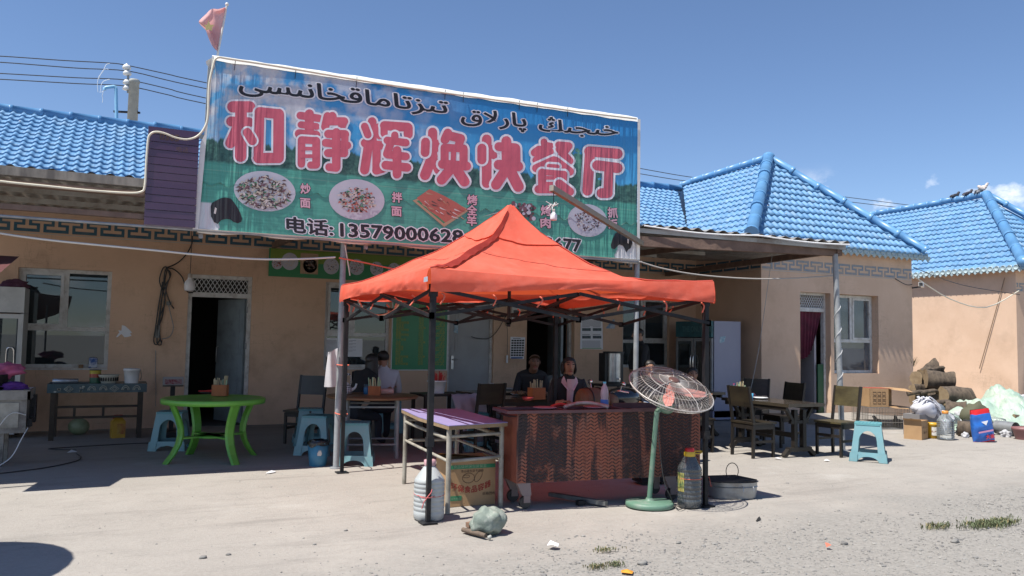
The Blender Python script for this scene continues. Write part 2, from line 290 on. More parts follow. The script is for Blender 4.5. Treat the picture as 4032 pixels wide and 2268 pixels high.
# ---------------------------------------------------------------- roofs
TW, TL = .162, .225
def tilemesh():
    b = MB(); n = 10; xs = [i / n * TW for i in range(n + 1)]
    def hz(x): return .034 * max(0, cos((x / TW - .5) * pi * 1.75)) ** 1.2 if abs(x / TW - .5) < .2857 else 0
    rows = [(0, -.014), (0, .026), (TL * .5, .014), (TL + .006, .0)]
    vs = [(x, y, hz(x) + z) for y, z in rows for x in xs]; w = n + 1
    b.add(vs, [(j*w + i, j*w + i + 1, (j+1)*w + i + 1, (j+1)*w + i) for j in range(3) for i in range(n)], 0, True)
    return b.mesh('tile', BLUE)
TILE = tilemesh()
for p in TILE.polygons:
    if p.index < 10: p.use_smooth = False
def roofplane(parent, O, U, Vv, poly, see, limit=300, name='tile'):
    O = V(O); U = V(U).normalized(); Vv = V(Vv).normalized(); N = U.cross(Vv); B = Matrix((U, Vv, N)).transposed().to_4x4(); B.translation = O
    k = len(poly); area = sum(poly[i][0]*poly[(i+1) % k][1] - poly[(i+1) % k][0]*poly[i][1] for i in range(k)); pl = poly if area > 0 else poly[::-1]
    def ins(x, y): return all((pl[(i+1) % k][0]-pl[i][0])*(y-pl[i][1]) - (pl[(i+1) % k][1]-pl[i][1])*(x-pl[i][0]) >= -1e-6 for i in range(k))
    umin = min(p[0] for p in pl); umax = max(p[0] for p in pl); vmax = max(p[1] for p in pl); jobs = []
    for j in range(int(vmax / TL) + 1):
        for i in range(int(math.floor(umin / TW)) - 1, int(umax / TW) + 1):
            x, y = i * TW, j * TL; c = [ins(x, y), ins(x + TW, y), ins(x, y + TL), ins(x + TW, y + TL)]
            if not any(c) and not ins(x + TW/2, y + TL/2): continue
            w = B @ V((x + TW/2, y + TL/2, 0))
            if see(w): jobs.append(((w - O3).length, x, y, all(c)))
    jobs.sort(key=lambda q: q[0]); rest = bmesh.new(); nr = 0
    for q, (d, x, y, full) in enumerate(jobs):
        M = B @ Matrix.Translation((x, y, random.uniform(-.002, .003) + .012 * noise.noise((x * .9, y * .9, O.x))))
        if q < limit and full: put(name, TILE, parent, M=M); continue
        bm = bmesh.new(); bm.from_mesh(TILE)
        if not full:
            for i in range(k):
                a = V((pl[i][0] - x, pl[i][1] - y, 0)); e = V((pl[(i+1) % k][0] - pl[i][0], pl[(i+1) % k][1] - pl[i][1], 0))
                bmesh.ops.bisect_plane(bm, geom=bm.verts[:] + bm.edges[:] + bm.faces[:], plane_co=a, plane_no=V((e.y, -e.x, 0)), clear_outer=True)
            if not bm.faces: bm.free(); continue
        if q < limit:
            me = bpy.data.meshes.new('tile'); bm.to_mesh(me); me.materials.append(BLUE); put(name, me, parent, M=M)
        else:
            bm.transform(M); t = bpy.data.meshes.new('t'); bm.to_mesh(t); rest.from_mesh(t); bpy.data.meshes.remove(t); nr += 1
        bm.free()
    if nr:
        me = bpy.data.meshes.new('roof_tiles'); rest.to_mesh(me); me.materials.append(BLUE)
        put('roof_tiles', me, parent, kind='stuff')
    sc = MB(); random.seed(len(jobs))
    for d, x, y, full in jobs:
        if full and random.random() < .06: sc.ell(B @ V((x + TW/2, y + .05, .062)), (.014, .014, .010), 6, 4)
    sc.build('roofing_screws', WHT, parent, kind='stuff')
    rest.free(); deck = MB(); deck.add([B @ V((x, y, -.03)) for x, y in pl], [tuple(range(k))]); deck.add([B @ V((x, y, -.10)) for x, y in pl], [tuple(range(k))[::-1]])
    deck.build('roof_deck', BLUE2, parent)
def caps(parent, p, q, r, name='ridge_cap', seg=.46):
    p = V(p); q = V(q); L = (q - p).length; n = max(1, round(L / seg)); sags = .012
    for i in range(n):
        a = p.lerp(q, i / n); b = p.lerp(q, (i + 1) / n + .0); m = MB(); j = random.uniform(-1, 1) * sags
        m.tube([a, a.lerp(b, .02), a.lerp(b, .021), a.lerp(b, .12), a.lerp(b, .121), b], [r * 1.13, r * 1.16, r * 1.16, r * 1.13, r, r * 1.0], 12)
        m.build(name, BLUE2, parent, loc=(0, 0, j))
EVM = None
def eavetile():
    b = MB(); R = Matrix.Rotation(pi / 2, 3, 'X')
    b.lathe([(.066, -.02), (.066, .03), (.055, .034), (.052, .028), (.001, .026)], n=14, M=R)
    P = [(.010, -.0), (.152, -.0), (.152, -.06), (.12, -.08), (.081, -.12), (.042, -.08), (.010, -.06)]
    b.prism(P, .014, M=R.to_4x4()); return b.mesh('eave_tile', EAVE)
EVM = eavetile()
def eaverow(parent, p, q):
    p = V(p); q = V(q); d = (q - p); n = int(d.length / TW); a = atan2(d.y, d.x)
    for i in range(n + 1):
        put('eave_tile', EVM, parent, loc=p + d.normalized() * (i * TW + .08), rz=a)
# interlocked T meander, painted on
FRF = mat('frieze_faded', (.20, .255, .30), (.36, .31, .26), rough=.85, scale=7, lo=.4, hi=.7)
FRD = mat('frieze_blue', (.03, .105, .16), (.09, .15, .18), rough=.85, scale=9, lo=.35, hi=.75)
def frieze(parent, x0, x1, y, z0, z1, axis='x', xc=0, m=None):
    b = MB(); h = z1 - z0; n = max(1, round((x1 - x0) / (h * 1.85))); p = (x1 - x0) / n
    def r(a, c, d, e):
        if axis == 'x': b.add([(a, y, d), (c, y, d), (c, y, e), (a, y, e)], [(0, 1, 2, 3)])
        else: b.add([(xc, c, d), (xc, a, d), (xc, a, e), (xc, c, e)], [(0, 1, 2, 3)])
    ROWS = [(0, .2, [(0, .19), (.31, 1)]), (.2, .37, [(.08, .19), (.31, .42)]), (.37, .55, [(0, .19), (.31, .69), (.81, 1)]), (.55, .78, [(.58, .69), (.81, .92)]), (.78, 1, [(0, .69), (.81, 1)])]
    for i in range(n):
        for a, c, sp in ROWS:
            for u, v in sp: r(x0 + (i + u)*p, x0 + (i + v)*p, z1 - c*h, z1 - a*h)
    b.build('painted_frieze', m or FRD, parent); e = MB()
    if axis == 'x': e.bb((x0, y - .006, z0 - .03), (x1, y + .003, z0 - .02))
    else: e.bb((xc - .006, x0, z0 - .03), (xc + .003, x1, z0 - .02))
    e.build('frieze_trim', mat('trim_line', (.5, .47, .42), rough=.8), parent)
# windows: frame bars with panes
def window(parent, x0, x1, z0, z1, y, mull=None, trans=None, open_sash=False, fw=.055, name='window'):
    b = MB(); d = .05
    b.bb((x0, y, z0), (x0 + fw, y + d, z1)); b.bb((x1 - fw, y, z0), (x1, y + d, z1)); b.bb((x0 + fw, y, z0), (x1 - fw, y + d, z0 + fw)); b.bb((x0 + fw, y, z1 - fw), (x1 - fw, y + d, z1))
    panes = []
    zt = trans if trans else z0 + fw
    if trans: b.bb((x0 + fw, y - .004, zt - fw*.55), (x1 - fw, y + d, zt + fw*.55)); panes.append((x0 + fw, x1 - fw, z0 + fw, zt - fw*.55)); zt += fw * .55
    if mull: b.bb((mull - fw*.6, y - .003, zt), (mull + fw*.6, y + d, z1 - fw)); panes += [(x0 + fw, mull - fw*.6, zt, z1 - fw), (mull + fw*.6, x1 - fw, zt, z1 - fw)]
    else: panes.append((x0 + fw, x1 - fw, zt, z1 - fw))
    w = b.build(name, FRAME, parent)
    sx0, sx1, sz0, sz1 = panes[-2] if mull and not open_sash else panes[-1]
    if mull:
        s = MB(); f = .04; yy = y - .018
        s.bb((sx0, yy, sz0), (sx0 + f, yy + .05, sz1)); s.bb((sx1 - f, yy, sz0), (sx1, yy + .05, sz1)); s.bb((sx0 + f, yy, sz0), (sx1 - f, yy + .05, sz0 + f)); s.bb((sx0 + f, yy, sz1 - f), (sx1 - f, yy + .05, sz1))
        s.build('sash', FRAME, w)
    for a, c, e, f in panes:
        q = MB(); q.bb((a, y + .022, e), (c, y + .028, f)); q.build('pane', GLASS, w)
    return w
def lattice(x0, x1, z0, z1, y, st, M=WHT):
    b = MB(); w = x1 - x0; h = z1 - z0
    for k in range(-int(h / st) - 1, int(w / st) + 2):
        for sg in (1, -1):
            a = x0 + k * st if sg > 0 else x0 + k * st + h * .62
            pts = [(a, z0), (a + sg * h * .62, z1)]
            (xa, za), (xb, zb) = pts
            # clip to the opening
            def at(x): return za + (x - xa) * (zb - za) / (xb - xa)
            lo, hi = max(min(xa, xb), x0), min(max(xa, xb), x1)
            if hi - lo < .01: continue
            b.bar((lo, y + sg * .004, at(lo)), (hi, y + sg * .004, at(hi)), .009, .009)
    return b
YM, YW = 13.35, 11.44
def xm(px): return PY(px, 1330, YM).x
def xw(px): return PY(px, 1355, YW).x
def zm(px, py): return PY(px, py, YM).z
# ---------------------------------------------------------------- the restaurant
R = thing('restaurant_building', 'long low sand coloured restaurant with painted key frieze and blue tiled roof behind the banner', 'building', (0, 0, 0))
W2L, W2R, W2B = xm(1277), xm(1535), zm(1400, 1449); W4L, W4R, W4B = xm(2452), xm(2635), zm(2540, 1447)
DW0, DW1 = xm(1764), xm(1944); DC0, DC1 = xm(2074), xm(2262)
wl = MB()
holes = [(-1.37, -.17, .90, 2.34), (.90, 1.85, 0, 2.36), (W2L, W2R, W2B, 2.34), (DW0, DW1, 0, 2.35), (DC0, DC1, 0, 2.36), (W4L, W4R, W4B, 2.34)]
cutwall(wl, -7, 10.76, -.1, 3.22, YM, YM + .34, holes)
wl.build('wall', PLM, R)
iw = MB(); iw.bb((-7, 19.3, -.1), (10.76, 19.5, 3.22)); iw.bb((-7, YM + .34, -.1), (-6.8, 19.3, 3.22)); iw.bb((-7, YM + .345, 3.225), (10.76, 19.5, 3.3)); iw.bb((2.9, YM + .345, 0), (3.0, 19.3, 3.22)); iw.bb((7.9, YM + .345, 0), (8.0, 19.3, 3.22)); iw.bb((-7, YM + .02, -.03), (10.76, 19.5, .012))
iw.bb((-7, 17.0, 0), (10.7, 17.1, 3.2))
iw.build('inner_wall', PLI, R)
frieze(R, -6.9, 10.74, YM - .004, 2.86, 3.06)
see_m = lambda w: -4.2 < w.x < 1.6 or w.x > 8.6
roofplane(R, (-7, 12.95, 3.25), (1, 0, 0), (0, 3.55, 2.06), [(0, 0), (17.35, 0), (19.68, 4.1), (0, 4.1)], lambda w: (-2.9 < w.x < 1.4 and w.z > 3.3) or w.x > 9.6, 300)
rb = MB(); rb.add([(-7, 16.5, 5.27), (12.8, 16.5, 5.27), (12.8, 20, 3.25), (-7, 20, 3.25)], [(0, 1, 2, 3)]); rb.build('rear_roof', BLUE2, R)
caps(R, (-2.9, 16.5, 5.36), (1.3, 16.5, 5.36), .075); caps(R, (9.6, 16.5, 5.37), (12.8, 16.5, 5.4), .08)
window(R, -1.37, -.17, .90, 2.34, YM + .07, mull=xm(250) , trans=1.47)
window(R, W2L, W2R, W2B, 2.34, YM + .07, mull=xm(1392), trans=zm(1400, 1318))
window(R, W4L, W4R, W4B, 2.34, YM + .07, mull=xm(2535), trans=zm(2540, 1345), open_sash=True)
sl_ = MB(); sl_.bb((-1.37, YM - .02, .875), (-.17, YM + .07, .897)); sl_.bb((W2L, YM - .02, W2B - .025), (W2R, YM + .07, W2B - .003)); sl_.build('window_sill', FRAME, R)
def doorframe(x0, x1, zt, y, name='door_frame', fw=.06, zmid=None):
    b = MB(); b.bb((x0, y, 0), (x0 + fw, y + .08, zt)); b.bb((x1 - fw, y, 0), (x1, y + .08, zt)); b.bb((x0 + fw, y, zt - fw), (x1 - fw, y + .08, zt))
    if zmid: b.bb((x0 + fw, y, zmid - .04), (x1 - fw, y + .08, zmid + .035))
    return b
df = doorframe(.90, 1.85, 2.36, YM + .05, zmid=2.05).build('door_frame', FRAME, R)
lattice(.96, 1.79, 2.085, 2.30, YM + .08, .066).build('lattice', WHT, df)
GD = mat('grey_door', (.30, .35, .37), (.25, .29, .31), rough=.5, scale=5, dirt=(.12, .13, .13), dscale=6)
dl = MB(); dl.box((-.36, 0, 1.0), (.72, .045, 1.98)); 
for zz in (.45, 1.45): dl.box((-.36, -.026, zz), (.5, .012, .75))
d1 = put('open_door', dl.mesh('open_door', GD), R, loc=(1.78, YM + .16, .015), rz=radians(-62))
hb = MB(); hb.tube([(-.66, -.03, .95), (-.66, -.06, .97), (-.66, -.06, 1.2), (-.66, -.03, 1.22)], .011); hb.build('handle', STEEL, d1)
for zz in (1.78, 1.2, .35):
    q = MB(); q.bb((1.772, YM + .035, zz), (1.80, YM + .052, zz + .1)); q.build('hinge', GREY, df)
# white panelled door
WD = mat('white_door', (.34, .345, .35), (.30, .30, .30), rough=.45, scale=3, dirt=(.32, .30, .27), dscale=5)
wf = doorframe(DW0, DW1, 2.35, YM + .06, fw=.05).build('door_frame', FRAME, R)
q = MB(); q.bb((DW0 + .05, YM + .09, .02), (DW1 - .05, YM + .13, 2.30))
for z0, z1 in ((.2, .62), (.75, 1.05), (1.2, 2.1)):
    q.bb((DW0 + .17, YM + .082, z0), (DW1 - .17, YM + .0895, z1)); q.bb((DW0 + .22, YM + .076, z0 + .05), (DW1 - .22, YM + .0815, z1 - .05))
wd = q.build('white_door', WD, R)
q = MB(); x = DW0 + .12; zc = zm(1775, 1425); q.bb((x - .025, YM + .068, zc - .13), (x + .025, YM + .081, zc + .11)); q.tube([(x, YM + .066, zc + .04), (x, YM + .03, zc + .04), (x + .11, YM + .03, zc + .045)], .009); q.build('lock_plate', STEEL, wd)
STK = mat('blue_sticker', (.12, .30, .42), (.55, .62, .66), rough=.5, scale=14)
def flat(pts, y): return MB().add([PY(a, b, y) for a, b in pts], [tuple(range(len(pts)))])
flat([(1783, 1268), (1800, 1258), (1842, 1257), (1838, 1305), (1812, 1316), (1785, 1308), (1790, 1290)], YM + .079).build('sticker', STK, wd)
flat([(1843, 1290), (1868, 1288), (1868, 1302), (1843, 1304)], YM + .079).build('sticker', PAPER, wd)
# middle doorway
doorframe(DC0, DC1, 2.36, YM + .12, fw=.05).build('door_frame', FRAME, R)
q = MB(); q.box((0, 0, 1), (.82, .045, 2.0)); put('open_door', q.mesh('open_door', GD), R, loc=(DC1 - .12, YM + .55, .015), rz=radians(80))
# ---------------------------------------------------------------- the corner house
A = thing('corner_house', 'sand coloured house front with hipped blue roof, curtained doorway and window beside the canopy', 'building')
wl = MB(); DX0, DX1 = 11.74, 12.55; WX0, WX1 = 12.64, 13.90
cutwall(wl, 10.76, 14.92, -.1, 3.30, YW, YW + .24, [(DX0, DX1, 0, 2.45), (WX0, WX1, .87, 2.45)])
wl.bb((10.76, YW + .24, -.1), (11.0, 19.5, 3.22)); wl.bb((14.68, YW + .24, -.1), (14.92, 19.5, 3.30)); wl.build('wall', PL, A)
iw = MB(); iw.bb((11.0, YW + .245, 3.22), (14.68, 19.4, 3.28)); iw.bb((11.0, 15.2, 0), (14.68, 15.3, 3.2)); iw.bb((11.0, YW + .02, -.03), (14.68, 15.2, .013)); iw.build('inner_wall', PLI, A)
frieze(A, 10.78, 14.90, YW - .004, 2.85, 3.055, m=FRF); frieze(A, YW + .02, YM, 0, 2.86, 3.06, axis='y', xc=10.756)
roofplane(A, (10.3, 11.26, 3.33), (1, 0, 0), (0, 2.24, 2.2), [(0, 0), (4.85, 0), (2.62, 3.14)], lambda w: True, 300)
roofplane(A, (10.3, 16.5, 3.28), (0, -1, 0), (2.62, 0, 2.22), [(3.55, 0), (5.24, 0), (3.0, 3.434), (0.1, 3.3)], lambda w: True, 300, 'tile')
rr = MB(); rr.add([(15.15, 11.27, 3.30), (15.15, 19.5, 3.30), (12.92, 19.5, 5.46), (12.92, 13.5, 5.46)], [(0, 1, 2, 3)]); rr.build('side_roof', BLUE2, A)
AP = V((12.92, 13.5, 5.63))
caps(A, (10.32, 11.22, 3.46), AP, .115, 'hip_cap', .62); caps(A, (15.12, 11.24, 3.44), AP, .085, 'hip_cap', .6); caps(A, (12.92, 16.6, 5.52), AP, .085)
q = MB(); q.ell(AP + V((0, 0, .01)), (.14, .14, .11)); q.build('apex_cap', BLUE2, A)
eaverow(A, (10.35, 11.28, 3.325), (15.08, 11.28, 3.325))
sf = MB(); sf.bb((10.4, 11.305, 3.245), (15.05, 11.318, 3.355)); sf.bb((10.4, 11.32, 3.27), (15.05, YW + .1, 3.31)); sf.build('soffit_and_sun_stop', PL, A)  # soffit, plus a hidden strip added to stop sun between the eave tiles
df = doorframe(DX0, DX1, 2.45, YW + .13, fw=.05, zmid=2.12).build('door_frame', FRAME, A)
lattice(DX0 + .05, DX1 - .05, 2.155, 2.39, YW + .16, .058).build('lattice', WHT, df)
q = MB(); q.bb((DX1 + .003, YW + .03, 0.87), (WX0 - .003, YW + .1, 2.43)); q.build('door_post', mat('yellow_wood', (.40, .25, .08), (.30, .19, .08), scale=9), A)
CUR = mat('velvet_curtain', (.13, .012, .035), (.07, .008, .02), rough=.8, scale=5)
def curt(u, v):  # gathered to the right towards its foot
    x0 = DX0 + .06; x1 = DX1 - .04; top = 2.12; L = .95 - .36 * u ** 2.2
    x = x0 + (x1 - x0) * u; x = x + (x0 + .12 - x) * .42 * v ** 1.6 * u
    return (x, YW + .19 + .022 * sin(u * 46 + 1.5 * v) * (.5 + v), top - L * v - .05 * v * sin(u * 3))
MB().grid(curt, 90, 12).build('door_curtain', CUR, df)
q = MB(); q.box((0, 0, 1.02), (.74, .045, 2.0)); dg = put('open_door', q.mesh('open_door', mat('pale_door', (.42, .40, .42), (.36, .34, .36), scale=3)), A, loc=(DX1 - .16, YW + .58, .015), rz=radians(84))
gp = MB(); gp.bb((DX1 - .20, YW + .14, .02), (DX1 - .055, YW + .17, 1.05)); gp.build('door_panel', mat('green_panel', (.02, .10, .05), rough=.5), df)
GLASS, GK = glassmat('clear_glass', (.72, .74, .75), 1.7, .02, (.26, .27, .29, .38)), GLASS
w = window(A, WX0 + .01, WX1 - .005, .875, 2.445, YW + .16, mull=(WX0 + WX1)/2 + .02, trans=1.52, open_sash=True); GLASS = GK
LINEN = mat('grey_curtain', (.34, .33, .35), (.26, .25, .27), rough=.9, scale=3)
MB().grid(lambda u, v: (WX0 + .04 + 1.18 * u, YW + .29 + .025 * sin(u * 60), .95 + 1.42 * v), 80, 1).build('window_curtain', LINEN, w)
# ---------------------------------------------------------------- next house along
B2 = thing('neighbour_house', 'sunlit sand coloured house end with hipped blue roof, pigeons on its ridge', 'building')
wl = MB(); wl.bb((19.9, 12.35, -.1), (20.15, 24, 3.4)); wl.bb((20.15, 12.35, -.1), (24.3, 12.6, 3.4)); wl.bb((24.05, 12.6, -.1), (24.3, 24, 3.4)); wl.build('wall', PL, B2)
frieze(B2, 19.92, 24.2, 12.346, 2.86, 3.06, m=FRF)
roofplane(B2, (19.67, 21.5, 3.42), (0, -1, 0), (2.43, 0, 2.28), [(0, 0), (9.45, 0), (7.0, 3.33), (0, 3.33)], lambda w: w.y < 20.5, 300)
roofplane(B2, (19.67, 12.05, 3.42), (1, 0, 0), (0, 2.45, 2.28), [(0, 0), (5.1, 0), (2.55, 3.347)], lambda w: w.x < 22.3, 80)
AP2 = V((22.1, 14.5, 5.83))
caps(B2, (19.70, 12.03, 3.55), AP2, .125, 'hip_cap', .66); caps(B2, (24.6, 12.03, 3.5), AP2, .09, 'hip_cap', .6); caps(B2, (22.1, 21, 5.74), AP2, .09)
q = MB(); q.ell(AP2, (.14, .14, .11)); q.ell((19.68, 12.0, 3.54), (.15, .15, .14)); q.build('apex_cap', BLUE2, B2)
eaverow(B2, (19.655, 21, 3.42), (19.655, 12.05, 3.42)); eaverow(B2, (19.72, 12.02, 3.42), (22.5, 12.02, 3.42))
sf = MB(); sf.bb((19.70, 12.1, 3.328), (19.715, 21, 3.45)); sf.bb((19.80, 12.1, 3.36), (20.0, 21, 3.39)); sf.bb((20.0, 12.1, 3.36), (24.4, 12.45, 3.39)); sf.build('soffit_and_sun_stop', PL, B2)  # unseen strip first, added to block sun dots through the tile gaps; then soffit
rr = MB(); rr.add([(24.65, 12.05, 3.42), (24.65, 21.5, 3.42), (22.1, 21.5, 5.68), (22.1, 14.5, 5.68)], [(0, 1, 2, 3)]); rr.build('side_roof', BLUE2, B2)
# ---------------------------------------------------------------- the corrugated canopy
K = thing('corrugated_canopy', 'rusty corrugated steel canopy on grey poles over the restaurant front', 'canopy')
pr = .165
def fy(x): return 8.58 if x < 6.05 else 8.58 - .335 * (x - 6.05)
def fz(x): return 2.945 if x < 6.05 else 2.945 - .05 * (x - 6.05)
def sheet(x0, x1):
    n = int((x1 - x0) / pr * 8); b = MB()
    def f(u, v):
        x = x0 + (x1 - x0) * u; y = fy(x) * (1 - v) + 13.12 * v
        return (x, y, fz(x) * (1 - v) + 3.145 * v + .03 * noise.noise((x0, 0, 3)) + .02 * cos(2*pi*x/pr) + .012 * noise.noise((x * .8, v * 2, 0)) + .006 * (round(x0 * 10) % 2))
    b.grid(f, n, 4); return b
x = -3.135
while x < 8.7:
    x1 = min(x + .99 + .03, 8.8); sheet(x, x1).build('roof_sheet', GALV, K); x += .99
b = MB()
def fe(u, v):
    xe = 8.8 + 1.94 * min(1, v / .68); x = 8.72 + (xe - 8.72) * u; y = fy(8.75) * (1 - v) + 13.10 * v
    return (x, y, fz(8.75) * (1 - v) + 3.13 * v + .02 * cos(2*pi*x/pr))
b.grid(fe, 48, 40); ff = [(f, m_, s_) for f, m_, s_ in zip(b.f, b.m, b.s) if not (10.49 < sum(b.v[i][0] for i in f) / 4 < 10.60 and 12.05 < sum(b.v[i][1] for i in f) / 4 < 12.32)]
b.f, b.m, b.s = [list(t) for t in zip(*ff)]; b.build('roof_sheet', GALV, K)
for t in (.015, .3, .55, .8):
    P = [V((x, fy(x) * (1 - t) + 13.12 * t, fz(x) * (1 - t) + 3.145 * t - .065)) for x in (-3.1, 6.05, 8.78)]
    q = MB(); q.bar(P[0], P[1], .045, .06); q.bar(P[1], P[2], .045, .06); q.build('purlin', GALV, K)
q = MB(); q.bb((-3.1, 8.555, 2.85), (.14, 8.578, 2.935)); q.build('fascia_board', mat('old_board', (.30, .27, .23), (.13, .117, .104), rough=.9, scale=8, st=(1, 1, .3)), K)
q = MB(); q.bar((-3.1, 8.6, 2.785), (.14, 8.6, 2.785), .08, .05); q.build('front_beam', RUST, K); q = MB(); q.bar((-3.1, 8.62, 2.565), (.6, 8.62, 2.565), .07, .05); q.build('front_beam', RUST, K); q = MB(); q.bar((6.02, 8.64, 2.735), PY(3308, 990, 7.85) , .10, .13); q.build('front_beam', RUST, K)
q = MB(); q.cyl((-3.1, 8.6, 2.478), (6.05, 8.6, 2.462), .014); q.build('front_rail', GREY, K)
for xx, z in ((-2.0, 2.78), (2.15, 2.78), (6.05, 2.86), (7.6, 2.83), (8.72, 2.72)):
    q = MB(); q.bar((xx, fy(xx) + .1, z), (xx + (1.25 if xx > 8.5 else 0), 13.3, z + .1), .06, .09); q.build('rafter', RUST, K)
for a, b2, r in (((2.15, 8.72, 0), (2.16, 8.72, 2.78), .033), ((6.0, 8.66, 0), (6.02, 8.66, 2.68), .033), (G(3318, 1775), PY(3288, 1000, 7.85), .037), ((-1.9, 8.72, 0), (-1.9, 8.72, 2.75), .033)):
    q = MB(); a = tuple(a); q.cyl(a, b2, r, n=14); q.cyl(a, (a[0], a[1], .012), r * 2.0, n=14); q.build('post', GREY, K)
q = MB(); q.bar((2.15, 8.63, 2.75), (6.02, 8.63, 2.75), .05, .05); q.bar((.62, 8.70, 3.45), (6.0, 8.70, 3.45), .04, .04); q.bar((.70, 8.70, 4.2), (6.0, 8.70, 4.3), .04, .04); q.build('sign_rail', GREY, K)
for xx in (.68, 2.4, 4.2, 5.94):
    q = MB(); q.bar((xx, 8.70, 2.4), (xx + .02, 8.70, 4.25), .04, .04); q.build('sign_upright', GREY, K)
# ---------------------------------------------------------------- the printed banner
YB = 8.585
def bwave(x, z): return .010 * noise.noise((x * .5, z * .35, 1))
def addfold(m, k=1.0):
    """vertical creases of the hung cloth, as fine relief"""
    n = m.node_tree; L = n.links.new; g = n.nodes.new('ShaderNodeNewGeometry'); sp = n.nodes.new('ShaderNodeSeparateXYZ'); L(g.outputs['Position'], sp.inputs[0])
    def nz(st, sc, det):
        mp = n.nodes.new('ShaderNodeMapping'); mp.inputs['Scale'].default_value = st; mp.inputs['Rotation'].default_value = (0, .16, 0); L(g.outputs['Position'], mp.inputs[0])
        t = n.nodes.new('ShaderNodeTexNoise'); t.inputs['Scale'].default_value = sc; t.inputs['Detail'].default_value = det; L(mp.outputs[0], t.inputs['Vector']); return t.outputs[0]
    def band(a, b, c, d):
        r = n.nodes.new('ShaderNodeMapRange'); r.inputs[1].default_value = a; r.inputs[2].default_value = b; L(sp.outputs[0], r.inputs[0]); r2 = n.nodes.new('ShaderNodeMapRange'); r2.inputs[1].default_value = d; r2.inputs[2].default_value = c; L(sp.outputs[0], r2.inputs[0])
        q = n.nodes.new('ShaderNodeMath'); q.operation = 'MULTIPLY'; L(r.outputs[0], q.inputs[0]); L(r2.outputs[0], q.inputs[1]); return q.outputs[0]
    def ma(op, a, c):
        x = n.nodes.new('ShaderNodeMath'); x.operation = op
        for s_, v in ((0, a), (1, c)):
            if isinstance(v, (int, float)): x.inputs[s_].default_value = v
            else: L(v, x.inputs[s_])
        return x.outputs[0]
    st = ma('MULTIPLY', nz((7, 1, .55), 2.2, 2), ma('ADD', ma('MULTIPLY', ma('ADD', band(4.3, 5.1, 5.7, 6.1), band(.5, .7, .95, 1.35)), 1.0), .10))
    h = ma('ADD', st, ma('MULTIPLY', nz((1.2, 1, .8), 1.6, 4), .5)); bu = n.nodes.new('ShaderNodeBump'); bu.inputs['Strength'].default_value = .9; bu.inputs['Distance'].default_value = .05 * k; L(h, bu.inputs['Height']); L(bu.outputs[0], n.nodes['Principled BSDF'].inputs['Normal']); return m
def B(px, py, d=0.0):
    p = PY(px, py, YB); return V((p.x, YB - .004 - d - bwave(p.x, p.z), p.z))
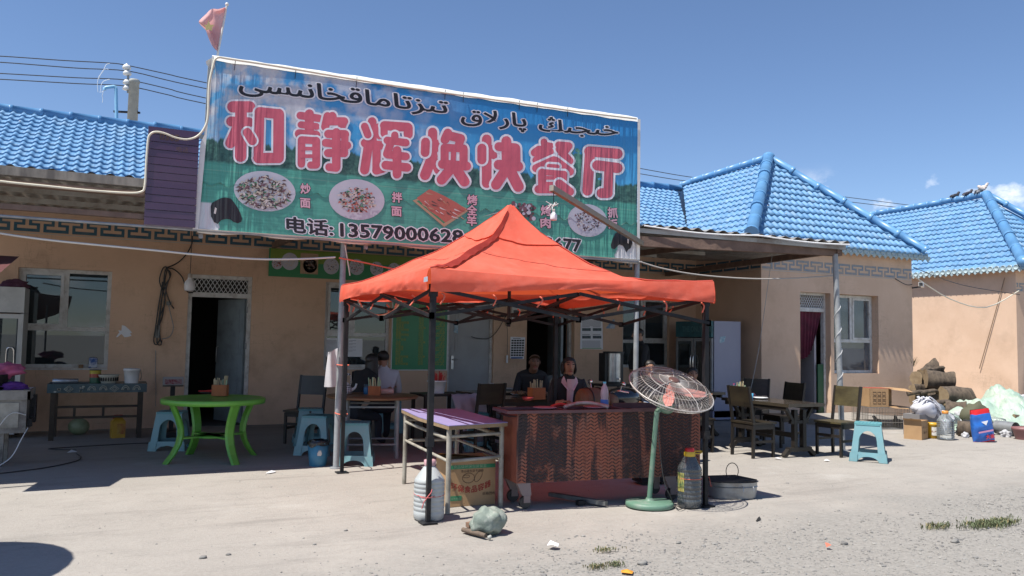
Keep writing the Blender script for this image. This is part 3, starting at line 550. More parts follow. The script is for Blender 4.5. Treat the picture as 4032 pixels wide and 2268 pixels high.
def bannermat():
    m = bpy.data.materials.new('banner_print'); m.use_nodes = True; n = m.node_tree; b = n.nodes['Principled BSDF']; L = n.links.new
    b.inputs['Roughness'].default_value = .42; b.inputs['Specular IOR Level'].default_value = .4
    uv = n.nodes.new('ShaderNodeUVMap'); sp = n.nodes.new('ShaderNodeSeparateXYZ'); L(uv.outputs[0], sp.inputs[0]); u, v = sp.outputs[0], sp.outputs[1]
    def mr(x, a, c, o0=0, o1=1):
        r = n.nodes.new('ShaderNodeMapRange'); r.inputs[1].default_value = a; r.inputs[2].default_value = c; r.inputs[3].default_value = o0; r.inputs[4].default_value = o1; L(x, r.inputs[0]); return r.outputs[0]
    def mix(f, a, c):
        x = n.nodes.new('ShaderNodeMix'); x.data_type = 'RGBA'; L(f, x.inputs[0])
        for s, k in ((6, a), (7, c)):
            if isinstance(k, tuple): x.inputs[s].default_value = k + (1,)
            else: L(k, x.inputs[s])
        return x.outputs[2]
    def ma(op, a, c):
        x = n.nodes.new('ShaderNodeMath'); x.operation = op
        for s, k in ((0, a), (1, c)):
            if isinstance(k, (int, float)): x.inputs[s].default_value = k
            else: L(k, x.inputs[s])
        return x.outputs[0]
    def no(sc, det, st, rgh=.6):
        mp = n.nodes.new('ShaderNodeMapping'); mp.inputs['Scale'].default_value = st; L(uv.outputs[0], mp.inputs[0])
        t = n.nodes.new('ShaderNodeTexNoise'); t.inputs['Scale'].default_value = sc; t.inputs['Detail'].default_value = det; t.inputs['Roughness'].default_value = rgh; L(mp.outputs[0], t.inputs['Vector']); return t.outputs[0]
    skyc = mix(mr(v, .45, 1.0), (.08, .40, .70), (.022, .205, .51)); skyc = mix(mr(u, .0, .35, .55, 0), skyc, (.15, .46, .72))
    cl = no(5.5, 7, (3, 1, 1), .55); cmask = ma('MULTIPLY', mr(cl, .43, .56), ma('MULTIPLY', mr(u, .62, .22), mr(v, .42, .66)))
    skyc = mix(cmask, skyc, mix(mr(no(9, 6, (3, 1, 1)), .3, .7), (.38, .42, .48), (.62, .64, .68)))
    tn = no(28, 5, (3, 1.2, 1), .7); tre = mix(mr(tn, .35, .66), (.018, .065, .06), (.08, .20, .16))
    edge = ma('ADD', v, ma('MULTIPLY', ma('ADD', no(14, 6, (3, .1, 1)), -.5), .14)); tmask = mr(edge, .545, .53)
    c = mix(tmask, skyc, tre)
    # the one tall tree on the right
    dx = ma('MULTIPLY', ma('ADD', u, -.845), 12.5); dy = ma('MULTIPLY', ma('ADD', v, -.50), 3.9); rr = ma('ADD', ma('MULTIPLY', dx, dx), ma('MULTIPLY', dy, dy))
    tm = mr(ma('ADD', rr, ma('MULTIPLY', ma('ADD', no(30, 5, (3, 1, 1)), -.5), 2.2)), 1.0, .9)
    c = mix(tm, c, mix(mr(v, .42, .72), tre, mix(mr(tn, .35, .66), (.05, .17, .14), (.13, .34, .25))))
    gr = mix(mr(no(6, 6, (1, 10, 1), .7), .35, .65), (.06, .275, .22), (.10, .38, .295)); gm = mr(ma('ADD', v, ma('MULTIPLY', ma('ADD', no(24, 3, (3, 1, 1)), -.5), .02)), .412, .395)
    c = mix(gm, c, gr); c = mix(mr(ma('ADD', ma('MULTIPLY', ma('ABSOLUTE', ma('ADD', v, -.355), 0), 1), 0), .004, 0), c, (.16, .36, .28))
    # bare white corners
    wl = ma('MULTIPLY', mr(ma('ADD', u, ma('MULTIPLY', no(9, 3, (1, 1, 1)), .03)), .062, .058), mr(v, .165, .155)); wr = ma('MULTIPLY', mr(ma('ADD', u, ma('MULTIPLY', no(9, 3, (1, 1, 1)), .03)), .968, .972), mr(v, .175, .165))
    c = mix(ma('MAXIMUM', wl, wr), c, (.62, .63, .65))
    L(c, b.inputs['Base Color']); return m
BP = bannermat(); HEM = mat('banner_white', (.70, .70, .68), (.62, .62, .60), rough=.5, scale=6)
BN = thing('banner_sign', 'large printed restaurant banner with big pink characters over blue sky and meadow', 'banner')
CN = [(842, 236), (2510, 480), (2507, 1022), (778, 902)]
def bpt(u, v):
    a = V(CN[0] + (0,)).lerp(V(CN[1] + (0,)), u); c = V(CN[3] + (0,)).lerp(V(CN[2] + (0,)), u); q = c.lerp(a, v); return q
nu, nv = 200, 60; mb = MB(); mb.grid(lambda u, v: B(*bpt(u, v)[:2], -.004), nu, nv); me = mb.mesh('printed_sheet', [BP])
ul = me.uv_layers.new(name='UVMap')
for l in me.loops: ul.data[l.index].uv = ((l.vertex_index % (nu + 1)) / nu, (l.vertex_index // (nu + 1)) / nv)
put('printed_sheet', me, BN)
# white hem rolled over the rails
h = MB(); h.grid(lambda u, v: (lambda p: (p.x, YB - .012 + .10 * v - .01 * sin(pi * v), p.z + .012 * noise.noise((p.x * 5, v, 3)) + .02 * sin(pi * v)))(PY(*(V((836, 238)).lerp(V((2514, 482)), u) - V((0, 17 * min(1, v * 2 + .0)))), YB)), 90, 4)
h.grid(lambda u, v: (lambda p: (p.x, YB - .010 - .004 * sin(pi * v), p.z))(PY(*(V((780, 904)).lerp(V((842, 222)), v) + V((-22 * (1 - u) * (1 if v < .55 else .35), 0))), YB)), 3, 20)
h.grid(lambda u, v: (lambda p: (p.x, YB - .011, p.z))(PY(*(V((2506, 1024)).lerp(V((2509, 470)), v) + V((11 * u, 0))), YB)), 2, 12)
h.grid(lambda u, v: (lambda p: (p.x, YB - .012 + .05 * v, p.z))(PY(*(V((778, 901)).lerp(V((2516, 1022)), u) + V((0, 12 * v + 4 * sin(u * 40) * v))), YB)), 70, 2)
h.grid(lambda u, v: (lambda p: (p.x, YB - .01 + .08 * sin(u * 3) * v, p.z))(PY(*V((842, 224)).lerp(V((850, 300)), v).lerp(V((806, 244)).lerp(V((838, 305)), v), u * (1 - .6 * abs(v - .2))), YB)), 6, 6)
h.build('white_hem', HEM, BN)
PINK = mat('print_pink', (.58, .115, .165), (.52, .10, .145), rough=.45, scale=2); PWHITE = mat('print_white', (.72, .73, .78), rough=.45); PBLACK = mat('print_black', (.014, .013, .018), rough=.5)
for m_ in (BP, PINK, PWHITE, PBLACK): addfold(m_)
PLIL = mat('print_lilac', (.62, .38, .45), rough=.45)
class Ink:
    def __init__(s, to): s.mb = MB(); s.k = 0; s.to = to
    def stroke(s, pts, hw, mi, grow=0):
        hw = hw + grow; k = 14
        for a, b in zip(pts, pts[1:]):
            a = V(a); b = V(b); d = (b - a); 
            if d.length > 1e-6:
                t = d.normalized(); nn = V((-t.y, t.x)); s.poly([a + nn*hw, a - nn*hw, b - nn*hw, b + nn*hw], mi)
        for p in pts: s.poly([V(p) + V((cos(2*pi*i/k), sin(2*pi*i/k))) * hw for i in range(k)], mi)
    def poly(s, pp, mi):
        # flat print: subdivide long pieces a little so that it follows the cloth
        s.k += 1; d = .0012 + s.k * .00009; pts = []
        for i in range(len(pp)):
            a = V(pp[i]); b = V(pp[(i+1) % len(pp)]); m = max(1, int((b - a).length / 20))
            pts += [a.lerp(b, j / m) for j in range(m)]
        c = sum(pts, V((0, 0))) / len(pts); v = [s.to(c.x, c.y, d)] + [s.to(q.x, q.y, d) for q in pts]
        s.mb.add(v, [(0, i + 1, (i + 1) % len(pts) + 1) for i in range(len(pts))], mi)
c1 = lambda x, y, d: B(860 + x / 3.22, 370 + y / 3.22, d)
c2 = lambda x, y, d: B(1620 + x / 2.8622, 420 + y / 2.8622, d)
TITLE = [
 (c1, [[([(180,165),(395,165)],72),([(160,350),(385,362)],64),([(285,165),(280,790)],74),([(235,440),(150,625)],66)],
       [([(520,230),(505,815)],62),([(520,232),(760,258)],64),([(762,258),(760,812)],68),([(505,815),(760,812)],66)], [([(365,490),(428,595)],58)]]),
 (c1, [[([(1150,255),(1150,500)],58),([(1035,275),(1270,312)],48),([(1045,392),(1240,415)],44),([(1020,505),(1235,522)],55)],
       [([(1380,285),(1350,420)],52),([(1440,285),(1445,330)],55),([(1400,350),(1590,350)],52),([(1590,350),(1545,455)],48)],
       [([(1390,510),(1600,515)],54),([(1355,622),(1630,655)],50),([(1385,752),(1590,752)],52),([(1600,510),(1592,760)],46),([(1490,490),(1490,930)],54),([(1490,940),(1400,930)],50)],
       [([(1050,590),(1048,890)],48),([(1050,585),(1235,597)],46),([(1235,597),(1235,900)],50),([(1050,697),(1235,697)],24),([(1050,792),(1235,792)],24),([(1235,905),(1165,905)],46)]]),
 (c1, [[([(1945,352),(1948,640)],55),([(2020,410),(2035,545)],34),([(1855,625),(2055,655)],54),([(1892,690),(1850,965)],58),([(2000,690),(2000,965)],52),([(2000,970),(2085,945)],55)],
       [([(1850,415),(1890,520)],48)], [([(2100,405),(2395,425)],58),([(2400,430),(2400,515)],58),([(2095,415),(2095,505)],46)],
       [([(2135,592),(2370,622)],48),([(2230,525),(2230,570)],46),([(2185,605),(2130,765)],50),([(2140,772),(2370,795)],50),([(2115,905),(2385,935)],55),([(2258,720),(2258,1020)],56)]]),
 (c2, [[([(235,290),(235,560)],52),([(300,415),(285,470)],42),([(235,560),(150,772)],58),([(260,620),(295,715)],46)], [([(155,400),(150,520)],50)],
       [([(405,300),(372,375)],50),([(420,330),(550,362)],50),([(552,360),(530,430)],46),([(370,465),(580,475)],44),([(368,465),(368,625)],46),([(582,475),(582,645)],46),([(472,480),(462,650)],30),([(345,650),(615,672)],52),([(440,700),(335,825)],56),([(505,715),(592,845)],58)]]),
 (c2, [[([(845,370),(845,862)],55),([(900,475),(925,555)],40)], [([(790,470),(790,600)],52)],
       [([(1065,390),(1070,645)],56),([(980,452),(1165,465)],50),([(1168,470),(1172,655)],54),([(978,655),(1200,675)],56),([(1050,725),(950,880)],58),([(1108,722),(1200,900)],62)]]),
 (c2, [[([(1490,398),(1498,460)],38),([(1500,428),(1570,440)],32),([(1430,485),(1385,520)],44),([(1440,480),(1560,505)],40),([(1560,505),(1400,605)],42)],
       [([(1655,432),(1770,442)],40),([(1770,445),(1665,588)],42),([(1660,480),(1780,612)],42)],
       [([(1600,605),(1400,695)],46),([(1620,612),(1780,732)],48)], [([(1545,672),(1640,678)],26)],
       [([(1468,745),(1468,905)],46),([(1470,738),(1700,758)],34),([(1712,765),(1702,850)],42),([(1470,803),(1700,806)],20),([(1470,868),(1690,868)],20),([(1425,932),(1610,932)],46)], [([(1660,868),(1780,960)],48)]]),
 (c2, [[([(2000,505),(2320,532)],58),([(2010,505),(1982,945)],58)], [([(2092,662),(2320,692)],58),([(2222,695),(2212,965)],52),([(2210,975),(2140,975)],56)]])]
for to, comps in TITLE:
    k = Ink(to)
    for comp in comps:
        for pts, hw in comp: k.stroke(pts, hw, 1, 24)
        for pts, hw in comp: k.stroke(pts, hw, 0)
    k.mb.build('character', [PINK, PWHITE], BN)
def line(t, xl, xr, yl, yr, el, er, mats, fat, out, name, shift=0):
    x0, x1, _, _ = twidth(t)
    def fn(x, y, d):
        s = (x - x0) / (x1 - x0); e = el + (er - el) * s; return B(xl + (xr - xl) * s - .03 * y * e, yl + (yr - yl) * s - y * e, d)
    m = MB(); letters(m, t, fn, 1, 1, out, .0014); letters(m, t, fn, 1, 0, fat, .0032); m.build(name, mats, BN)
KW = [PBLACK, PWHITE]
line('\uFEF0\uFEB4\uFBE9\uFEE7\uFE8E\uFEA8\uFED7\uFE8E\uFEE3\uFE8E\uFE97\uFEB0\uFBE9\uFE97', 942, 1762, 355, 448, 92, 74, KW, .018, .065, 'lettering')
line('\uFED5\uFEFB\uFEAD\uFE8E\uFB58', 1815, 2070, 480, 500, 76, 72, KW, .018, .065, 'lettering')
line('\uFBD4\uFBE9\uFEA0\uFBE9\uFEA7', 2122, 2432, 515, 536, 68, 64, KW, .018, .065, 'lettering')
line('电话:', 1130, 1310, 908, 926, 66, 66, KW, .03, .085, 'lettering')
line('13579000628', 1342, 1822, 930, 956, 72, 70, KW, .032, .09, 'lettering')
line('2677', 2148, 2287, 980, 991, 68, 66, KW, .032, .09, 'lettering')
for t, pos in (('炒面', [(1203,744),(1202,799)]), ('拌面', [(1563,778),(1561,832)]), ('烤全羊', [(1859,788),(1858,829),(1857,870)]), ('烤肉', [(2149,830),(2148,878)]), ('抓饭', [(2412,838),(2412,882)])):
    for ch, (x, y) in zip(t, pos): line(ch, x - 19, x + 19, y + 14, y + 17, 42, 42, [PLIL, PBLACK], .035, .085, 'lettering')
# pictures of dishes
PCOL = [mat('print_plate', (.50, .51, .57), (.44, .45, .52), rough=.45, scale=5)] + [mat('print_food_%s' % w, c, rough=.5) for w, c in (('brown', (.10, .055, .05)), ('cream', (.50, .44, .36)), ('plum', (.16, .08, .10)), ('green', (.05, .22, .11)), ('red', (.42, .12, .09)), ('dark', (.03, .025, .03)), ('pale', (.58, .52, .50)), ('tan', (.40, .27, .17)))]
def dish(cx, cy, rx, ry, tilt, cols, n, seed, fill=.72, ln=(8, 26), plate=True, to=B):
    random.seed(seed); k = Ink(lambda x, y, d: to(x, y, d)); ca, sa = cos(tilt), sin(tilt)
    def e(a, r): x, y = cos(a) * rx * r, sin(a) * ry * r; return V((cx + x*ca - y*sa, cy + x*sa + y*ca))
    if plate: k.poly([e(2*pi*i/30, 1) for i in range(30)], 0)
    for i in range(n):
        p = e(random.random() * 2*pi, fill * sqrt(random.random())); a = random.random() * pi; l = random.uniform(*ln); w = random.uniform(2, 4.6); c = random.choice(cols)
        b = p + V((cos(a), .7 * sin(a))) * l; mid = (p + b) / 2 + V((-sin(a), cos(a))) * random.uniform(-6, 6)
        t = V((-sin(a), cos(a))) * w; k.poly([p, mid - t, b, mid + t], c)
    k.mb.build('dish_picture', PCOL, BN)
dish(1042, 753, 122, 79, .12, [1, 2, 2, 2, 3, 3, 1, 4, 6, 7], 330, 1, .80, (14, 34)); dish(1404, 786, 110, 80, .12, [5, 5, 5, 1, 6, 4, 7, 7, 2], 260, 2, .60, (8, 20)); dish(2313, 868, 78, 64, .2, [3, 7, 7, 6, 3], 110, 3, .62, (4, 12))
k = Ink(B); k.poly([(1624, 790), (1700, 760), (1850, 826), (1748, 894)], 8); k.poly([(1640, 792), (1702, 768), (1832, 828), (1746, 880)], 4); k.poly([(1640, 780), (1690, 745), (1745, 770), (1800, 800), (1836, 826), (1800, 850), (1752, 876), (1720, 850), (1690, 830)], 5)
random.seed(5)
for i in range(70):
    x, y = random.uniform(1655, 1815), random.uniform(760, 860)
    if abs(y - (775 + (x - 1655) * .45)) < 30: k.poly([(x, y), (x + 3, y - 3), (x + random.uniform(10, 34), y + random.uniform(4, 20)), (x + 8, y + 5)], random.choice([5, 8, 7, 5, 1]))
for i in range(64):
    a, b = random.random(), random.random(); x, y = 2020 + 85 * a, 795 + 12 * a + 58 * b; r = random.uniform(4, 9); k.poly([(x + r*cos(j*pi/4) * random.uniform(.8, 1.2), y + r*sin(j*pi/4)) for j in range(8)], random.choice([3, 6, 1, 3, 0]))
for y in (835, 860, 885): k.poly([(1892, y + 20), (2010, y - 14), (2012, y - 9)], 7)
k.mb.build('dish_picture', PCOL, BN)
for pts, sc, ox, oy, wp in (([(165,1270),(175,1240),(210,1220),(250,1200),(290,1195),(330,1205),(352,1232),(385,1280),(405,1320),(420,1370),(412,1395),(385,1405),(350,1395),(325,1375),(290,1370),(255,1378),(235,1395),(222,1412),(190,1395),(168,1350)], 2.0695, 750, 200, [(200,1275),(214,1285),(205,1330),(190,1325)]),
                            ([(1458,1205),(1470,1160),(1490,1122),(1530,1094),(1560,1098),(1580,1122),(1600,1150),(1612,1190),(1600,1225),(1580,1240),(1570,1258),(1560,1235),(1545,1210),(1520,1200),(1500,1212),(1485,1235),(1462,1228)], 1.8116, 1600, 300, [(1575,1160),(1587,1165),(1584,1195),(1576,1190)])):
    k = Ink(lambda x, y, d, s=sc, a=ox, b=oy: B(a + x / s, b + y / s, d)); k.poly(pts, 0); k.poly(wp, 1); k.mb.build('printed_emblem', [PBLACK, PCOL[7]], BN)
# clips and the cream light hose round its edge
HOSE = mat('cream_hose', (.66, .62, .50), (.58, .54, .44), rough=.35, scale=6)
q = [(-160, 690), (0, 716), (180, 735), (350, 752), (500, 762), (555, 758), (570, 735), (576, 640), (583, 555), (592, 532), (612, 523), (645, 528), (690, 545), (735, 552), (775, 540), (805, 505), (818, 455), (822, 340), (838, 262), (846, 238), (862, 230), (900, 236), (1100, 266), (1300, 300), (1480, 330), (1700, 362), (1900, 390), (2100, 418), (2300, 446), (2500, 470)]
pts = [V((p.x, YB - .035 + .010 * noise.noise((p.x * 2, 0, 7)), p.z)) for p in (PY(a, b, YB) for a, b in q)]
mb = MB(); mb.tube(smooth(pts), .0115, 6); mb.build('light_hose', HOSE, label='cream light hose looping past the purple panel and along the banner edge', cat='light hose')
cl = MB()
for a in (922, 1160, 1400, 1748, 1820, 2040, 2110, 2230): 
    y = 244 + (a - 850) * .1415; p = PY(a, y, YB); cl.bar((p.x, YB - .03, p.z - .07), (p.x + .01, YB - .02, p.z + .05), .006, .006)
cl.build('wire_clip', BLK, BN, kind='stuff')
# ---------------------------------------------------------------- purple plank panel beside the banner
PUR = mat('purple_laminate', (.058, .024, .060), (.08, .036, .078), rough=.22, scale=1.5, coat=.25)
PP = thing('purple_panel', 'dark glossy purple plank sign panel left of the banner with faded gold traces', 'sign panel')
z0, z1, n = 2.485, 3.462, 13
for i in range(n):
    a = z0 + (z1 - z0) * i / n; q = MB(); q.box((0, 0, 0), (.468, .022, (z1 - z0) / n - .006)); put('plank', q.mesh('plank', PUR), PP, loc=(.380, 8.56 + random.uniform(-.002, .002), a + (z1 - z0) / n / 2))
q = MB(); q.bb((.146, 8.575, z0 - .005), (.615, 8.60, z1 + .003)); q.build('backing', mat('panel_edge', (.25, .22, .28), rough=.4), PP)
GOLD = mat('faded_gold', (.10, .055, .05), rough=.7)
mb = MB(); letters(mb, '0305', lambda x, y, d: (x + .25, 8.545 - d, y + 3.34), .09, 0, .004); letters(mb, '电话', lambda x, y, d: (x + .40, 8.545 - d, y + 3.24), .06, 0); mb.build('faded_lettering', GOLD, PP)
# ---------------------------------------------------------------- flag
FL = thing('flag', 'faded pink flag with pale yellow star drooping from a tilted pole above the banner', 'flag')
YF = 8.75
def F(x, y, dd=0): return PY(740 + x / 6.04, y / 6.04, YF - dd)
mb = MB(); mb.tube([F(690, 1450), F(715, 1240), F(830, 640), F(925, 130)], [.013, .012, .011, .010], 8); mb.ell(F(930, 105), (.02, .02, .02)); mb.build('pole', mat('flag_pole', (.62, .62, .60), rough=.4), FL)
FM = clothmat('flag_cloth', (.70, .36, .35), .35, (.78, .50, .48)); OUT = [(885, 170), (720, 215), (560, 215), (420, 345), (265, 500), (300, 590), (420, 720), (480, 880), (570, 1080), (650, 1180)]
INN = [(895, 180), (880, 300), (862, 420), (840, 560), (820, 700), (805, 840), (785, 960), (765, 1050), (745, 1120), (720, 1230)]
op = smooth([V((a, b, 0)) for a, b in OUT], 5); ip = smooth([V((a, b, 0)) for a, b in INN], 5)
def fl(u, v):
    i = min(int(v * (len(op) - 1)), len(op) - 1); q = ip[i].lerp(op[i], u); return F(q.x, q.y, .07 * sin(u * 7 + v * 5) * u + .05 * sin(v * 11 - u * 4) * u)
mb = MB(); mb.grid(fl, 14, 44); mb.build('cloth', FM, FL)
st = [(490, 480), (535, 590), (630, 590), (575, 650), (570, 740), (500, 700), (420, 725), (425, 640), (375, 590), (455, 590)]
mb = MB(); mb.add([F(500, 640, .13)] + [F(a, b, .13) for a, b in st], [(0, i + 1, (i + 1) % 10 + 1) for i in range(10)]); mb.build('star', clothmat('flag_star', (.66, .58, .26), .3), FL)
# ---------------------------------------------------------------- power pole, wires, antenna pipe
CONC = mat('pole_concrete', (.42, .42, .38), (.34, .34, .31), rough=.85, scale=5)
pb = PD(525, 400, 26); PO = thing('power_pole', 'round concrete power pole with white insulators behind the left roof', 'pole', (pb.x, pb.y, 0))
top = PD(527, 312, 26).z; q = MB(); q.lathe([(.19, 0), (.152, top - .12), (.165, top - .12), (.165, top - .02), (.14, top)], n=18); q.build('shaft', CONC, PO)
PORC = mat('porcelain', (.70, .70, .68), rough=.3)
def loc_(px, py): return PD(px, py, 26) - V((pb.x, pb.y, 0))
q = MB(); q.bar(loc_(505, 270), loc_(504, 366), .07, .07); q.build('bracket', GREY, PO)
for a, b in ((499, 266), (501, 289), (500, 325), (499, 348)):
    q = MB(); q.lathe([(.03, -.07), (.12, -.05), (.135, 0), (.10, .07), (.04, .09), (.035, .13)], c=loc_(a, b), n=14); q.build('insulator', PORC, PO)
q = MB(); q.bar(loc_(448, 439), loc_(551, 444), .06, .06); q.build('crossarm', BLKM, PO)
WIRES = [[(-200, 214), (0, 221), (250, 238), (430, 248), (498, 257)], [(-200, 238), (0, 245), (300, 268), (498, 279)], [(-200, 280), (0, 289), (300, 306), (498, 315)], [(-200, 304), (0, 312), (300, 329), (498, 339)]]
RT = [[(660, 292), (826, 329), (1700, 510), (2525, 664), (2790, 707), (3300, 772), (3660, 818)], [(660, 316), (826, 352), (1700, 535), (2525, 685), (2790, 724), (3330, 793), (3620, 826)], [(660, 349), (824, 389), (1700, 572), (2525, 727), (2660, 747), (3410, 838), (3500, 850)], [(660, 373), (823, 411), (1700, 590), (2525, 741), (2600, 752), (3200, 830), (3420, 860)]]
for i, (a, b) in enumerate(zip(WIRES, RT)):
    mb = MB(); mb.tube(smooth([PY(x, y, pb.y) for x, y in a + b], 5), .016, 5)
    mb.build('power_line', BLK, label=['topmost black power line running along the sky behind the banner', 'second black power line from the top, on the pole’s second insulator', 'third black power line from the top, on the pole’s third insulator', 'lowest of the black power lines, just above the blue pipe'][i], cat='wire', group='power lines on the concrete pole')
AN = thing('antenna_pipe', 'pale blue bent pipe standing beside the concrete power pole with white wires dangling', 'pipe', PY(463, 500, 19))
ab = AN.location; lp = lambda x, y: PY(350 + x / 4.262, 220 + y / 4.262, 19) - ab
q = MB(); q.tube([lp(470, 1250), lp(462, 900), lp(455, 560), lp(445, 520), lp(420, 515), lp(290, 530), lp(265, 545), lp(265, 575)], .035, 10); q.build('pipe', mat('pale_blue_pipe', (.25, .47, .62), rough=.4), AN)
q = MB(); 
for w in ([(350, 130), (290, 150), (240, 260), (170, 350), (145, 470), (155, 610)], [(330, 225), (260, 225), (200, 310), (165, 390)], [(350, 395), (260, 420), (210, 480), (200, 590)], [(265, 575), (230, 600), (180, 612)], [(245, 600), (225, 660), (235, 720), (225, 790)]): q.tube(smooth([lp(*c) for c in w], 3), .007, 5)
q.build('dangling_wire', WHT, AN)
# ---------------------------------------------------------------- green menus on the wall
GM = mat('menu_green', (.018, .21, .085), (.022, .24, .095), rough=.35, scale=2); LIME = mat('menu_lime', (.14, .23, .03), (.18, .27, .04), rough=.4, scale=3); YEL = mat('menu_yellow', (.30, .32, .05), rough=.5)
FS = thing('food_picture_strip', 'long green strip of round dish pictures on the wall, half hidden by the tent', 'menu board')
xl, xr = PY(1059, 1000, YM).x, 5.2; q = MB(); q.bb((xl, YM - .03, 2.385), (xr, YM - .006, 2.84)); q.build('board', GM, FS)
q = MB(); q.grid(lambda u, v: (xl + .02 + (xr - xl - .04) * u, YM - .033, 2.835 - v * (.16 + .05 * sin(u * 5))), 30, 2); q.build('lime_band', LIME, FS)
FSB = lambda x, y, d: V((x / 1000, YM - .036 - d, y / 1000))
def fdish(x, z, r, cols, n, seed, fill=.75): 
    random.seed(seed); k = Ink(FSB); k.poly([(x + r*cos(j*pi/14), z + 1.05*r*sin(j*pi/14)) for j in range(28)], 0)
    for i in range(n):
        a = random.random()*6.28; rr = r * fill * sqrt(random.random()); px, pz = x + rr*cos(a), z + rr*sin(a); b = random.random()*3.14; l = random.uniform(15, 45); w = random.uniform(4, 9)
        t = V((-sin(b), cos(b)))*w; e = V((cos(b), sin(b)))*l; p0 = V((px, pz)); k.poly([p0, p0 + e/2 - t, p0 + e, p0 + e/2 + t], random.choice(cols))
    k.mb.build('dish_picture', PCOL, FS)
X0 = xl * 1000
for i, (dx, dz, r, cols) in enumerate([(330, 2640, 135, [7, 2, 2]), (130, 2590, 85, [5, 1, 5]), (660, 2590, 115, [7, 8, 1]), (1010, 2600, 130, [6, 2, 7]), (1440, 2610, 130, [5, 1, 5, 4]), (1790, 2600, 115, [6, 7, 4]), (2100, 2600, 112, [8, 8, 4]), (2390, 2600, 112, [5, 1, 4]), (2700, 2600, 112, [2, 7, 1])]): fdish(X0 + dx, dz, r, cols, 40, i + 20)
k = Ink(FSB); k.poly([(X0 + 500, 2450), (X0 + 790, 2450), (X0 + 790, 2790), (X0 + 500, 2790)], 8); k.mb.build('photo_panel', PCOL, FS)
MN = thing('menu_board', 'tall green menu board with yellow dish list and prices in three columns', 'menu board')
ml, mr_ = PY(1543, 1330, YM).x, PY(1758, 1330, YM).x; mz = PY(1650, 1455, YM).z
q = MB(); q.bb((ml, YM - .028, mz), (mr_, YM - .008, 2.32)); q.build('board', GM, MN)
q = MB(); q.bb((ml - .012, YM - .032, mz - .015), (ml, YM - .005, 2.335)); q.bb((mr_, YM - .032, mz - .015), (mr_ + .018, YM - .005, 2.335)); q.bb((ml, YM - .032, mz - .015), (mr_, YM - .005, mz)); q.bb((ml, YM - .032, 2.32), (mr_, YM - .005, 2.335)); q.build('white_frame', WHT, MN)
random.seed(3); mb = MB(); DISH = ['过油肉拌面', '辣子肉拌面', '炒面', '抓饭', '烤肉', '烤全羊', '拌面', '丁丁炒面', '大盘鸡', '汤饭', '手抓肉', '酸菜肉拌面', '凉皮', '羊肉汤']; UY = ['\uFEF0\uFEB4\uFBE9\uFEE7\uFE8E\uFEA8\uFED7\uFE8E\uFEE3\uFE8E\uFE97', '\uFED5\uFEFB\uFEAD\uFE8E\uFB58', '\uFE8E\uFEA8\uFED7\uFE8E\uFEE3\uFE8E\uFE97 \uFED5\uFEFB\uFEAD']
for r in range(32):
    z = 2.26 - r * (2.26 - mz - .06) / 31.5; s = .047
    letters(mb, DISH[(r * 5) % 14], lambda x, y, d: (ml + .06 + x, YM - .030 - d, z + y), s, 0, .0010, n=4)
    letters(mb, ['20元', '25元', '18元', '30元', '4元/串', '15元'][(r * 7) % 6], lambda x, y, d: (ml + .47 + x, YM - .030 - d, z + y), s, 0, .0010, n=4)
    t = UY[(r * 2) % 3]; w = twidth(t, s)[1]; letters(mb, t, lambda x, y, d: (mr_ - .05 - w + x, YM - .030 - d, z + y), s, 0, .0015, n=4)
mb.build('dish_list', YEL, MN)
# ---------------------------------------------------------------- the red pop-up tent
RC = clothmat('tent_red', (.74, .150, .095), .23, (.68, .115, .07), dirt=(.76, .25, .19), glow=(.88, .13, .04))
TN = thing('market_tent', 'faded orange red pop-up tent with peaked roof on four black legs over the grill', 'tent', (0, 0, 0))
fl_, fr_, bl_, br_ = V((2.17, 5.90, 0)), V((4.66, 5.61, 0)), V((2.12, 8.42, 0)), V((4.62, 8.30, 0))
ze = PY(1680, 1040, 5.90).z; AX = V((3.40, 7.06, 2.76)); CN4 = [fl_, fr_, br_, bl_]
ze = 1.97
HT = [[(0, 1), (.06, .87), (.15, .70), (.28, .50), (.42, .375), (.58, .265), (.74, .135), (.88, .045), (1, 0)],
      [(0, 1), (.06, .84), (.15, .635), (.28, .42), (.42, .225), (.58, .06), (.74, .012), (.88, .0), (1, 0)],
      [(0, 1), (.06, .86), (.15, .68), (.28, .47), (.42, .29), (.58, .14), (.74, .06), (.88, .02), (1, 0)],
      [(0, 1), (.06, .90), (.15, .77), (.28, .60), (.42, .435), (.58, .29), (.74, .15), (.88, .05), (1, 0)]]
def hcur(r, i):  # how high the hip stands over the eave: 1 at the peak, 0 at the corner; the right side has slackened
    K_ = HT[i % 4]
    for (a, b), (c, d) in zip(K_, K_[1:]):
        if r <= c: return b + (d - b) * (r - a) / (c - a)
    return 0
def corner(i):
    c = CN4[i % 4]; ctr = V((AX.x, AX.y, 0)); return c + (c - ctr).normalized() * .04
def panel(i):
    a, b = corner(i), corner(i + 1)
    def f(s, r):
        e = a.lerp(b, s); p = V((AX.x, AX.y, 0)).lerp(e, r); h = (hcur(r, i) * (1 - s) + hcur(r, i + 1) * s) * (1 - .14 * sin(pi * s) * sin(pi * min(1, r * 1.1)))
        z = ze + (AX.z - ze) * h - .035 * sin(pi * s) * r ** 4
        w = .012 * noise.noise((p.x * 2.5 + i, p.y * 2.5, 1)) + .010 * noise.noise((s * 9, r * 3.0, i)) * r - .016 * abs(noise.noise((p.x * 3.1 + p.y, p.y * 4.3 - p.x, i * 5))) - .012 * abs(noise.noise((s * 14, r * 5 + s * 3, i + 9))) * r
        return V((p.x, p.y, z + w * min(1, (1 - r) * 9) * (r > .02)))
    return f
